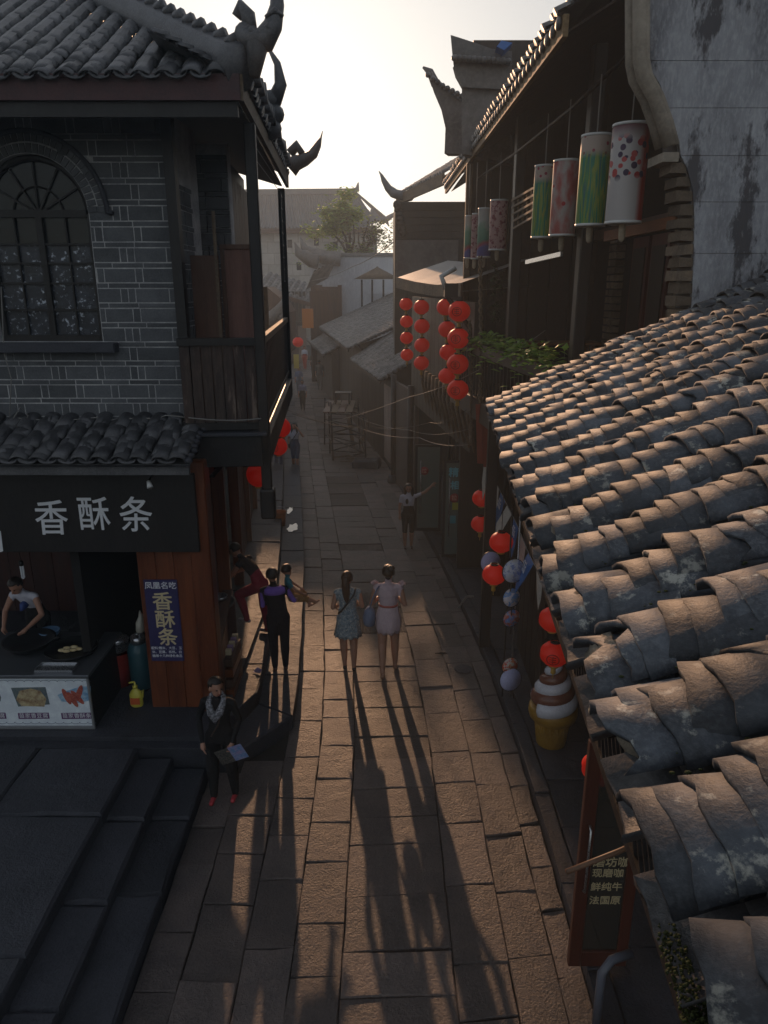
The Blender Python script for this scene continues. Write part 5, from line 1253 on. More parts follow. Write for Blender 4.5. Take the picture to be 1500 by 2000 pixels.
# ------------------------------------------------------------------ open glass shop doors
mgl = glass('shop_glass', (.42, .52, .48), .12, .5)
_q = [n for n in mgl.node_tree.nodes if n.type == 'BSDF_PRINCIPLED'][0]; _q.inputs['Base Color'].default_value = (.24, .30, .28, 1)
def glass_leaf(x0, x1, Y, z0, z1, label, rich):
    G = thing('glass_door', ((x0 + x1) / 2, Y, z0), label, 'door'); w_ = .055
    t = MB(); t.box((x0, Y - .025, z0), (x0 + w_, Y + .025, z1)); t.box((x1 - w_, Y - .025, z0), (x1, Y + .025, z1)); t.box((x0 + w_, Y - .025, z1 - w_), (x1 - w_, Y + .025, z1)); t.box((x0 + w_, Y - .025, z0), (x1 - w_, Y + .025, z0 + .07)); t.build('frame', M_BLACKWOOD, G)
    t = MB(); t.box((x0 + w_, Y - .005, z0 + .07), (x1 - w_, Y + .005, z1 - w_)); t.build('glass', mgl, G)
    t = MB(); hx = x0 + .13; t.tube([(hx, Y - .03, z0 + .45), (hx, Y - .07, z0 + .47), (hx, Y - .07, z1 - .4), (hx, Y - .03, z1 - .38)], .013, 8); t.build('handle', M_STEEL, G)
    t = MB(); t.lathe([(.005, -.002), (.10, -.002), (.10, .002), (.005, .002)], (x0 + (.24 if rich else w_ + .16), Y - .010, z0 + (z1 - z0) * .62 if rich else z0 + (z1 - z0) * .70), 20, M=Matrix.Rotation(R(90), 3, 'X')); t.build('round_sticker', plain('sticker_red', (.36, .03, .03), .5), G)
    text_mesh('拉', .12, plain('pale_pink', (.6, .35, .3), .5), 'lettering', FR((x0 + (.24 if rich else w_ + .16), Y - .0135, z0 + (z1 - z0) * (.62 if rich else .70)), (1, 0, 0), (0, 0, 1)), G, depth=.002)
    if rich:
        mc = plain('cyan_lettering', (.16, .50, .60), .5); zl = z0 + (z1 - z0)
        text_mesh('精铅元', .21, mc, 'lettering', FR((x0 + .42, Y - .010, z0 + (z1 - z0) * .875), (1, 0, 0), (0, .0, 1)), G, depth=.003, bold=.006)
        text_mesh('相饮', .19, mc, 'lettering', FR((x0 + .34, Y - .010, z0 + (z1 - z0) * .745), (1, 0, 0), (0, 0, 1)), G, depth=.003, bold=.006)
        t = MB(); t.box((x0 + .20, Y - .012, z0 + (z1 - z0) * .50), (x0 + .42, Y - .009, z0 + (z1 - z0) * .575)); t.build('yellow_sticker', plain('sticker_yellow', (.42, .40, .05), .5), G)
        for dx in (.16, .36):
            t = MB(); t.box((x0 + dx, Y - .012, z0 + (z1 - z0) * .36), (x0 + dx + .12, Y - .009, z0 + (z1 - z0) * .44)); t.build('blue_sticker', plain('sticker_cyan', (.08, .33, .40), .5), G)
a = atZ(862, 1088, .12); b_ = atZ(918, 1088, .12); glass_leaf(a.x, b_.x + .06, a.y, .12, atY(862, 899, a.y).z, 'open glass shop door with cyan lettering and stickers', True)
a = atZ(809, 1036, .12); b_ = atZ(860, 1036, .12); glass_leaf(a.x, b_.x, a.y, .12, atY(809, 868, a.y).z, 'plainer open glass shop door held by the woman in white', False)
# ------------------------------------------------------------------ RIGHT, middle: house with the curved board awning
AH = thing('awning_house', (1.9, 16.5, .1), 'dark wooden house with curved board awning hung with lantern strings', 'house')
def apt(f):     # along the awning edge, near (f=0) to far (f=1)
    P = [Vector((1.30, 12.9, 5.50)), Vector((1.02, 14.8, 5.47)), Vector((.66, 16.8, 5.52)), Vector((.28, 18.7, 5.62))]
    i = min(int(f * 3), 2); return P[i].lerp(P[i + 1], f * 3 - i)
nb = 26
for k in range(nb):
    a, b_ = apt(k / nb), apt((k + .94) / nb); q = MB(); dz = Vector((0, 0, .20 + .05 * k / nb)); q.prism([a, b_, b_ + dz, a + dz], (.03, .01, 0)); q.build('fascia_board', M_GREYWOOD, AH)
t = MB()
for k in range(12):
    a, b_ = apt(k / 12) + Vector((.0, 0, .22)), apt((k + 1) / 12) + Vector((.0, 0, .22)); o_ = Vector((1.3, .35, .42)); t.add([a, b_, b_ + o_, a + o_], [(0, 1, 2, 3)]); t.add([a + Vector((.04, 0, -.14)), b_ + Vector((.04, 0, -.14)), b_ + Vector((1.3, .3, -.05)), a + Vector((1.3, .3, -.05))], [(0, 1, 2, 3)])
t.build('awning_sheet', mat('grey_sheet', (.30, .29, .28), (.20, .19, .185), rough=.5, scale=2, fine=12, bump=.15), AH)
def af(Y): return 1.62 - .135 * (Y - 12.6)
for k in range(15):
    Y = 13.0 + k * .42; q = MB(); q.prism([(af(Y), Y, 2.75), (af(Y + .4), Y + .4, 2.75), (af(Y + .4), Y + .4, 5.4), (af(Y), Y, 5.4)], (.08, 0, 0)); q.build('wall_board', M_WOOD, AH)
    q = MB(); q.box((af(Y) + .95, Y, .1), (af(Y) + 1.0, Y + .4, 2.75)); q.build('shop_front_board', M_WOOD, AH)
t = MB(); t.box((2.6, 14.2, .1), (4.2, 19.4, 7.6)); t.build('core_wall', M_DARK, AH)
t = MB(); a = apt(.02) + Vector((-.02, -.05, .26)); t.tube([atY(889, 524, 12.9), atY(862, 540, 12.8), atY(872, 566, 12.8)], .045, 8); t.build('gutter_elbow', M_WHITEPIPE, AH)
t = MB(); t.tube([atY(872, 566, 12.8), atY(874, 580, 12.8), atY(900, 615, 12.6), atY(918, 642, 12.5), atY(918, 700, 12.5)], .04, 8); t.build('downpipe', M_BLACKCABLE, AH)
t = MB(); c = atY(882, 568, 12.7); t.box((c.x - .12, 12.6, c.z - .1), (c.x + .1, 12.85, c.z + .12)); t.build('hopper', M_BLACKCABLE, AH)
LS = 'red lanterns strung under the board awning'
names4 = ('topmost', 'second', 'third', 'lowest')
cols = (([(793, 594), (794, 628), (794, 660), (795, 693)], 17.6, .31, 'the farthest string under the awning, glowing in sunlight'),
        ([(823, 600), (824, 637), (824, 674), (823, 709)], 15.8, .33, 'the string second from the pale awning tip'),
        ([(870, 600), (873, 643), (875, 688), (873, 734)], 14.0, .33, 'the dim string tucked behind the downpipe'),
        ([(897, 608), (895, 661), (894, 711), (894, 761)], 12.4, .37, 'the big string right in front of the downpipe'))
for pts_, Y, d, w_ in cols:
    for k, (px, py) in enumerate(pts_):
        lantern(atY(px, py, Y), d, names4[k] + ' red lantern on ' + w_, LS, squash=.9, top=5.5 if k == 0 else atY(*pts_[k - 1], Y).z - d * .3, tassel=True, mark=(Y < 13))

# dark gable with upswept eave beyond it
EH = thing('dark_gable_house', (1.3, 21.5, 0), 'tall dark wooden house with upswept eave tip against the sky', 'house')
t = MB(); t.box((.34, 24.0, 0), (3.5, 29, 8.1)); t.build('wall', M_WOOD, EH)
t = MB(); t.box((.36, 23.94, 5.7), (2.3, 23.99, 7.0)); t.build('grey_wall_patch', mat('grey_render', (.13, .115, .11), (.08, .07, .068), rough=.9, scale=1.5, fine=10, bump=.3), EH)
for k in range(5):
    q = MB(); q.box((.34, 23.93, 7.04 + k * .2), (2.6, 23.99, 7.22 + k * .2)); q.build('wall_board', M_WOOD, EH)
eN = atY(866, 350, 21.5); eF = atY(775, 392, 27.5); eT = atY(742, 338, 26)
t = MB(); t.bar(eN, eF, .07, .3); t.build('fascia', M_GREYWOOD, EH)
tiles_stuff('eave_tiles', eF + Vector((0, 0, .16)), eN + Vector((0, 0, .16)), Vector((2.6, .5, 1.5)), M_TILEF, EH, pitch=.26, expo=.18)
t = MB(); t.prism([eN, eF, eF + Vector((2.5, .4, 1.2)), eN + Vector((2.5, 0, 1.2))], (0, 0, .05)); t.build('soffit', M_SOFFIT, EH)
t = MB(); Ph = [atY(795, 384, 26.5), atY(772, 379, 27), atY(758, 367, 27), atY(750, 353, 27), atY(745, 342, 27), atY(740, 334, 27)]; t.tube(Ph, [.34, .30, .24, .17, .09, .02], 8, flat=.5); t.build('eave_horn', M_TILEF, EH)
t = MB(); q = atY(772, 430, 20); 
for k in range(7): t.sphere(atY(775 + k * 2, 400 + k * 9, 23.9), .13, 7, 5, (1, .6, 1))
tag(t.build('carved_bracket', M_WOOD, EH), kind='stuff')
# fire-break wall heads above the roofs
mfw = mat('firewall_grey', (.22, .20, .19), (.13, .118, .11), (.3, .28, .26), rough=.9, scale=1.6, fine=14, bump=.4)
W1_ = thing('fire_wall', atY(900, 300, 15.2), 'slender fire-wall head with long pointed horn above the eave', 'wall')
t = MB(); P = [(905, 300), (868, 300), (870, 250), (862, 215), (848, 182), (838, 152), (825, 131), (842, 138), (851, 160), (866, 176), (888, 192), (905, 200)]
t.prism([atY(x, y, 15.2) for x, y in P], (.1, .3, 0)); t.build('horned_wall', mfw, W1_)
t = MB(); t.tube([atY(826, 131, 15.35), atY(840, 140, 15.35), atY(850, 162, 15.35), atY(868, 180, 15.35), atY(905, 204, 15.35)], [.02, .07, .09, .10, .10], 7); t.build('coping', M_TILEF, W1_)
W2_ = thing('fire_wall', atY(930, 290, 13.4), 'broad fire-wall head with overhanging tiled cap above the eave', 'wall')
t = MB(); P = [(902, 300), (902, 168), (990, 150), (1000, 320)]; t.prism([atY(x, y, 13.4) for x, y in P], (.1, .4, 0)); t.build('wall', mfw, W2_)
t = MB(); P = [(884, 132), (905, 170), (1000, 175), (1000, 118), (905, 116)]; t.prism([atY(x, y, 13.3) for x, y in P], (.1, .6, 0)); t.build('cornice', mfw, W2_)
t = MB(); P = [(880, 68), (884, 112), (1000, 118), (1000, 100), (960, 95), (930, 84)]; t.prism([atY(x, y, 13.2) for x, y in P], (.1, .8, 0)); t.build('tiled_cap', M_TILEF, W2_)
for k in range(12):
    q = MB(); q.sphere(atY(888 + k * 9.5, 113 + k * .6, 13.15), .06, 7, 5, (1, 1.2, .8)); q.build('drip_tile', M_TILEF, W2_)
for k in range(8):
    q = MB(); q.sphere(atY(836 + k * 9.5, 146 + k * 7.2 - (k > 3) * (k - 3) * 2.2, 15.15), .055, 7, 5, (1, 1.3, .9)); q.build('ridge_tile', M_TILEF, W1_)
t = MB(); a = atY(985, 98, 12.8); t.prism([a, a + Vector((-.12, 0, .05)), a + Vector((-.05, 0, .13)), a + Vector((.12, 0, .1))], (.02, .3, 0)); t.build('blue_sheet', plain('blue_tarp', (.04, .16, .48), .5), W2_)

# ------------------------------------------------------------------ RIGHT, far: low houses with street eaves
def low_house(name, label, eaveN, eaveF, up, wall_set, mw, back=4.0, verge=True, pitch=.23, post=False):
    H = thing(name, (eaveN.x + 1, eaveN.y, 0), label, 'house')
    d = (eaveF - eaveN); h = eaveN.z
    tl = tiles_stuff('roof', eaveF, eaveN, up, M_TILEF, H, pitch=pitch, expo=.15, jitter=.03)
    wN = eaveN + Vector((wall_set, .35, 0)); wF = eaveF + Vector((wall_set, -.1, 0))
    rN = wN + up * .8; t = MB()
    t.prism([(wN.x, wN.y, 0), (wF.x, wF.y, 0), (wF.x, wF.y, h - .05), (wN.x, wN.y, h - .05)], (.12, 0, 0)); t.build('street_wall', mw, H)
    top = Vector((wN.x + up.x * .85, wN.y + up.y * .85, h + up.z * .75)); t = MB()
    t.prism([(wN.x, wN.y + .03, 0), (wN.x, wN.y + .03, h - .05 + wall_set * up.z / up.x), (top.x, top.y + .03, top.z), (top.x + 1, top.y + .03, top.z), (top.x + 1, top.y + .03, 0)], (0, .12, 0)); t.build('gable_wall', mw, H)
    q = MB(); q.bar(eaveN + Vector((0, .02, -.06)), eaveF + Vector((0, 0, -.06)), .05, .1); q.build('eave_board', M_WOOD, H)
    for k in range(7):
        q = MB(); a = eaveN.lerp(eaveF, (k + .5) / 7); q.bar(a + Vector((.05, 0, -.08)), a + Vector((wall_set + .3, 0, -.08 + (wall_set + .3) * up.z / up.x)), .08); q.build('rafter', M_WOOD, H)
    if verge:
        q = MB()
        for k in range(int(up.length / .16)):
            q.sphere(eaveN + up * (k * .16 / up.length) + Vector((0, -.03, .04)), .10, 7, 5, (1, .7, .7))
        tag(q.build('verge_tiles', M_TILEF, H), kind='stuff')
    return H
HN = low_house('low_house', 'low tiled house with pale plaster panels beside the bamboo rack', Vector((-.10, 21.9, 2.95)), Vector((-1.30, 28.4, 2.95)), Vector((3.4, .3, 2.05)), .45, M_WOOD)
for k, Y in enumerate((22.6, 24.4, 26.3)):
    x_ = .33 - .19 * (Y - 22.3); q = MB(); q.prism([(x_, Y, .15), (x_ - .27, Y + 1.35, .15), (x_ - .27, Y + 1.35, 2.6), (x_, Y, 2.6)], (.03, 0, 0)); q.build('plaster_panel', M_PINKPL, HN)
for k, (px, py) in enumerate(((768, 942), (800, 985))):
    p = atZ(px, py, 0); q = MB(); q.tube([(p.x, p.y, 0), (p.x, p.y, 3.2)], .085, 10); q.build('post', M_WOOD, HN); q = MB(); q.lathe([(.17, 0), (.18, .08), (.15, .22), (.12, .26)], (p.x, p.y, -.02), 14); q.build('post_base', M_STEP, HN)
t = MB(); p = atZ(800, 985, 0); t.prism([(p.x + .12, 18.9, 0), (p.x - .45, 21.6, 0), (p.x - .45, 21.6, 3.0), (p.x + .12, 18.9, 3.0)], (.1, 0, 0)); t.build('side_wall', mat('dull_brown_render', (.10, .075, .062), (.065, .048, .04), rough=.85, scale=1.4, bump=.2, stretch=(1, 1, .4)), HN)
low_house('low_house', 'longer tiled house with broken roof patch in the hazy street', Vector((-1.36, 28.2, 3.34)), Vector((-3.7, 43, 3.34)), Vector((4.6, .5, 2.0)), .5, M_WOOD, pitch=.26)
t = MB(); r_ = random.Random(5)
for k in range(60):
    c = atY(735 + r_.uniform(-28, 28), 633 + r_.uniform(-10, 12), 30) ; c = Vector((c.x, c.y, c.z)); t.box((c.x - .14, c.y - .1, c.z - .02), (c.x + .14, c.y + .1, c.z + .03), None)
HB = low_house('low_house', 'small low house with thatch-like tiled eave beyond the longer one', Vector((-3.0, 36.5, 2.35)), Vector((-4.9, 47.5, 2.35)), Vector((1.6, .2, .8)), .4, M_WOOD, pitch=.28)
# umbrella-topped roof shelter
us = atY(737, 600, 44); U = thing('roof_shelter', us, 'small pointed straw shelter standing on the far roofs', 'shelter')
t = MB(); t.lathe([(1.35, 0), (.75, .3), (.1, .62), (.02, .7)], atY(737, 545, 44), 14); t.build('straw_roof', M_GREYWOOD, U)
for dx in (-.9, -.3, .35, .95): q = MB(); a = atY(737, 546, 44) + Vector((dx, 0, 0)); q.tube([a, a + Vector((0, 0, -2.6))], .06, 6); q.build('post', M_WOOD, U)
t = MB(); a = atY(738, 600, 44.1); t.box((a.x - .8, 44.0, a.z - 1), (a.x + .9, 44.2, a.z + .75)); t.build('parapet', M_PLASTERF, U)

# pale plastered compound with gateway and horned gable
FB = thing('plastered_hall', (-2, 47, 0), 'pale grey plastered hall with wooden gateway and horned gable', 'building')
Yw = 47.0; a = atY(640, 500, Yw); b_ = atY(990, 500, Yw)
t = MB(); t.box((a.x, Yw, 0), (b_.x, Yw + .5, a.z)); t.box((atY(606, 520, Yw).x, Yw + .02, 0), (a.x, Yw + .45, atY(620, 514, Yw).z)); t.build('wall', M_PLASTERF, FB)
t = MB(); t.box((a.x - .1, Yw - .12, a.z), (b_.x, Yw + .6, a.z + .18)); t.build('coping', M_TILEF, FB)
g0, g1 = atY(615, 640, Yw - .4), atY(662, 560, Yw - .4)
t = MB(); t.box((g0.x, Yw - .35, 0), (g1.x, Yw - .25, g1.z)); t.build('gate_recess', M_BROWNWOOD, FB)
for px in (612, 618, 626, 664): q = MB(); p = atY(px, 600, Yw - .5); q.box((p.x - .12, Yw - .55, 0), (p.x + .12, Yw - .3, g1.z + .1)); q.build('gate_post', M_BROWNWOOD, FB)
for k, (x0, y0, x1, y1, xt, yt, sgn) in enumerate(((665, 506, 606, 500, 586, 462, -1), (622, 512, 595, 506, 575, 474, -1))):
    q = MB(); P = [atY(x0, y0, Yw - .6 - .8 * k), atY((x0 + x1) / 2, (y0 + y1) / 2, Yw - .6 - .8 * k), atY(x1, y1 - 6, Yw - .6 - .8 * k), atY((x1 + xt) / 2 - 2, (y1 + yt) / 2 + 4, Yw - .6 - .8 * k), atY(xt, yt, Yw - .6 - .8 * k)]
    q.tube(P, [.42, .40, .36, .26, .04], 8, flat=1.0); q.build('horned_ridge', M_TILEF, FB)
tiles_stuff('gate_eave', atY(597, 566, Yw - 2.2), atY(640, 543, Yw - 1.0), Vector((1.2, .8, .8)), M_TILEF, FB, pitch=.3, expo=.2)
t = MB(); a2 = atY(597, 568, Yw - 2.2); t.prism([(a2.x + .2, Yw - 2, 0), (a2.x + 1.1, Yw - .5, 0), (a2.x + 1.1, Yw - .5, a2.z), (a2.x + .2, Yw - 2, a2.z)], (.1, 0, 0)); t.build('gate_side', M_BROWNWOOD, FB)
# shrubs on the hall roof
def crown(mb, c, rx, ry, rz, n, L, seed, hole=.25):
    r = random.Random(seed); cl = [Vector((r.gauss(0, .5) * rx, r.gauss(0, .5) * ry, r.gauss(.0, .5) * rz)) for _ in range(14)]
    for k in range(n):
        q = r.choice(cl) + Vector((r.gauss(0, .2) * rx, r.gauss(0, .2) * ry, r.gauss(0, .18) * rz)); a = r.uniform(0, 6.28)
        leaf(mb, c + q, Vector((math.cos(a), math.sin(a), r.uniform(-.6, .7))), Vector((0, 0, 1)), L * r.uniform(.6, 1.3), L * .55)
mtr = leafy(mat('tree_leaf', (.30, .42, .09), (.17, .25, .05), (.42, .52, .15), rough=.55, scale=1.2, fine=6, bump=0, rand=.4))
mdry = mat('dry_leaf', (.16, .11, .05), (.08, .065, .03), (.22, .16, .08), rough=.7, scale=1.2, fine=6, bump=0, rand=.4)
tt = atY(668, 480, 48.5); TR = thing('small_tree', atY(680, 500, 48.5), 'small light green tree growing on the hall roof', 'tree')
t = MB(); base = atY(682, 505, 48.5)
for px, py in ((655, 420), (672, 405), (690, 430), (640, 445)): t.tube([base, base.lerp(atY(px, py, 48.5), .5) + Vector((.2, .1, 0)), atY(px, py, 48.5)], [.12, .07, .02], 6)
t.build('trunk', M_WOOD, TR); t = MB(); crown(t, atY(665, 420, 48.5), 1.5, 1.2, 1.0, 1500, .36, 1); crown(t, atY(650, 440, 48.5), 1.0, 1.0, .7, 600, .34, 2); tag(t.build('crown', mtr, TR), kind='stuff')
T2 = thing('shrub', atY(715, 500, 49), 'thin reddish dry shrub beside the green tree on the roof', 'shrub')
t = MB(); base = atY(712, 505, 49)
for px, py in ((700, 440), (722, 425), (735, 455), (715, 450)): t.tube([base, base.lerp(atY(px, py, 49), .5) + Vector((-.2, 0, 0)), atY(px, py, 49)], [.09, .05, .015], 6)
t.build('stem', M_WOOD, T2); t = MB(); crown(t, atY(712, 462, 49), 1.5, 1.0, 1.3, 800, .26, 3); tag(t.build('foliage', mdry, T2), kind='stuff')
T3 = thing('hedge', atY(735, 498, 48), 'low dark green hedge along the hall wall top', 'hedge')
t = MB(); crown(t, atY(712, 494, 48), 3.0, .5, .5, 500, .2, 5); crown(t, atY(745, 470, 48.5), 1.0, .6, 1.2, 350, .24, 6); tag(t.build('foliage', mtr, T3), kind='stuff'); t = MB(); t.bar(atY(690, 503, 48), atY(765, 500, 48), .2); t.build('stem', M_WOOD, T3)

# tower with the big roof
TW = thing('gate_tower', (-6, 72, 0), 'tall stone gate tower with broad tiled hip roof in haze', 'tower'); Yt = 72
r0, r1 = atY(470, 378, Yt + 4), atY(698, 376, Yt + 4); e0_, e1_ = atY(440, 446, Yt), atY(757, 446, Yt)
mtw = mat('tower_stone', (.33, .29, .25), (.24, .21, .18), (.4, .36, .31), rough=.9, scale=.6, fine=6, bump=.3)
t = MB(); wz = e0_.z + .34; x0_, x1_ = atY(460, 450, Yt + .8).x, atY(735, 450, Yt + .8).x; t.box((x0_, Yt + .8, 0), (x1_, Yt + 8, wz)); t.build('wall', mtw, TW)
for k, (px, py) in enumerate(((618, 472), (584, 520), (655, 480), (566, 476))):
    q = MB(); p = atY(px, py, Yt + .75); q.box((p.x - .22, Yt + .7, p.z - .35), (p.x + .22, Yt + .79, p.z + .35)); q.build('loophole', M_DARK, TW)
for k in range(9):
    for m_ in range(14):
        z0 = 1.5 + k * 1.0
        if z0 > wz - .9: continue
        xx = x0_ + .1 + m_ * 1.15 + (.55 if k % 2 else 0)
        if xx + 1.1 > x1_: continue
        q = MB(); q.box((xx, Yt + .74, z0), (xx + 1.1, Yt + .8, z0 + .95)); q.build('stone', mat('tower_block', (.46, .43, .39), (.36, .33, .30), (.52, .49, .45), rough=.9, scale=.8, fine=6, bump=.3, rand=.12), TW)
t = MB(); mrr = mat('tower_tile', (.20, .205, .215), (.15, .152, .16), (.26, .265, .27), rough=.7, scale=.8, fine=8, bump=.2)
n = 46
def cv(f): return f ** 1.25
for k in range(n):
    f0, f1 = k / n, (k + .55) / n; P = []
    for f in (f0, f1):
        pass
    cols_ = []
    for f in (f0, f1, (k + 1) / n):
        col = []
        for g_ in range(7):
            s = g_ / 6; top = r0.lerp(r1, f); bot = e0_.lerp(e1_, f); v = bot.lerp(top, s); v.z -= .55 * math.sin(math.pi * s); v.z += .9 * max(0, f - .86) / .14 * (1 - s) ** 2; col.append(v)
        cols_.append(col)
    h = Vector((0, -.05, .17))
    for g_ in range(6):
        a_, b2, c2, d2 = cols_[0][g_], cols_[1][g_], cols_[1][g_ + 1], cols_[0][g_ + 1]; m0, m1 = (a_ + b2) / 2 + h, (d2 + c2) / 2 + h
        t.add([a_, m0, m1, d2], [(0, 1, 2, 3)], True); t.add([m0, b2, c2, m1], [(0, 1, 2, 3)], True); t.add([b2, cols_[2][g_], cols_[2][g_ + 1], c2], [(0, 1, 2, 3)])
tag(t.build('roof', mrr, TW), kind='stuff')
t = MB(); t.prism([r1, e1_ + Vector((0, 0, .9)), e1_ + Vector((.2, 8, .9)), r1 + Vector((0, .5, 0))], (0, 0, -.2)); t.build('hip_slope', mrr, TW)
t = MB(); t.bar(r0 + Vector((0, 0, .1)), r1 + Vector((0, 0, .1)), .5, .5); t.build('ridge', mrr, TW)
t = MB(); t.tube([r1 + Vector((-.5, 0, .1)), r1 + Vector((0, 0, .3)), r1 + Vector((.1, 0, .9))], [.3, .25, .05], 7); t.build('ridge_horn', mrr, TW)
t = MB(); t.tube([r1.lerp(e1_, .5), r1.lerp(e1_, .8) + Vector((0, 0, -.1)), e1_ + Vector((.1, 0, .9)), e1_ + Vector((1.2, 0, 1.6))], [.22, .25, .25, .05], 7); t.build('hip_ridge', mrr, TW)
t = MB(); t.bar(e0_ + Vector((0, .2, -.25)), e1_ + Vector((-.5, .2, -.25)), .3, .35); t.build('eave_beam', M_BROWNWOOD, TW)
# right of the tower: distant roof slope in sun haze
t = MB()

# ------------------------------------------------------------------ LEFT, far: small houses beyond the balcony
YL = 55.0; LHs = thing('wooden_house', (-8, YL, 0), 'small brown wooden house with tiled eave across the hazy street', 'house')
t = MB(); t.box((-16, YL, 3.0), (atY(596, 600, YL).x, YL + 6, atY(596, 588, YL).z)); t.box((-16, YL + .3, 0), (atY(580, 600, YL).x, YL + 6, 3.0)); t.build('wall', M_BROWNWOOD, LHs)
tiles_stuff('front_roof', atY(500, 562, YL - 1), atY(606, 592, YL - 1), Vector((0, 4, 1.2)), M_TILEF, LHs, pitch=.4, expo=.26)
t = MB(); t.bar(atY(515, 568, YL - 1.1), atY(606, 595, YL - 1.1), .15, .28); t.build('fascia', M_BROWNWOOD, LHs)
for k in range(5): q = MB(); p = atY(567 + k * 7, 625, YL - .2); q.box((p.x - .1, YL - .25, 3.0), (p.x + .1, YL - .05, 5.2)); q.build('post', M_WOOD, LHs)
for k in range(3): q = MB(); p = atY(570 + k * 9, 622, YL - .1); q.box((p.x - .14, YL - .08, p.z - .5), (p.x + .14, YL - .03, p.z + .4)); q.build('window', M_DARK, LHs)
t = MB(); t.box((-16, YL - .5, 2.85), (atY(598, 645, YL).x, YL + .1, 3.1)); t.build('balcony_beam', M_WOOD, LHs)
YG = 40.0; LB = thing('curved_gable_house', (-6.5, YG, 0), 'grey house with curled gable ornament behind the balcony rail', 'house')
t = MB(); P = [(500, 690), (500, 575), (520, 560), (545, 580), (565, 610), (566, 690)]; t.prism([atY(x, y, YG) for x, y in P], (0, 3, 0)); t.build('gable', M_BROWNWOOD, LB)
t = MB(); t.tube([atY(x, y, YG - .2) for x, y in ((512, 640), (530, 618), (545, 606), (556, 590), (561, 575))], [.18, .29, .29, .22, .09], 7); t.tube([atY(x, y, YG - .2) for x, y in ((555, 630), (545, 610), (560, 598))], [.22, .18, .05], 7); t.build('scroll_ornament', mfw, LB)
t = MB(); t.prism([(-3.75, 22.6, 0), (-5.6, 36, 0), (-7.5, 36, 0), (-6.5, 22.6, 0)], (0, 0, 2.9)); t.build('wall', M_WOOD, LB)
for k in range(7): q = MB(); f = (k + .3) / 7; x_ = -3.75 - 1.85 * f; y_ = 22.6 + 13.4 * f; q.prism([(x_ + .02, y_, .3), (x_ - .14, y_ + 1.1, .3), (x_ - .14, y_ + 1.1, 2.5), (x_ + .02, y_, 2.5)], (.05, 0, 0)); q.build('shop_door', (M_BROWNWOOD, M_REDWOOD, M_DARK)[k % 3], LB)
t = MB(); p = atY(519, 600, 16); t.box((p.x - .05, 15.95, 3), (p.x + .05, 16.05, atY(519, 560, 16).z)); t.build('pale_post', M_GREYWOOD, LB)
# banners and lanterns down the street
t = MB(); p = atY(601, 622, 40); t.box((p.x - .3, 40, p.z - .5), (p.x + .3, 40.03, p.z + .5)); single('banner', t, plain('orange_cloth', (.5, .16, .03), .7), 'orange cloth banner hanging deep in the street', 'banner', loc=p)
t = MB(); p = atY(578, 706, 30); t.box((p.x - .09, 30, p.z - .28), (p.x + .12, 30.03, p.z + .28)); single('shop_sign', t, plain('yellow_sign', (.55, .42, .10), .5), 'small yellow upright sign by the far left shops', 'sign', loc=p)
lantern(atY(582, 668, 34), .5, 'red lantern hanging by the far left shops', None, top=4, tassel=False)
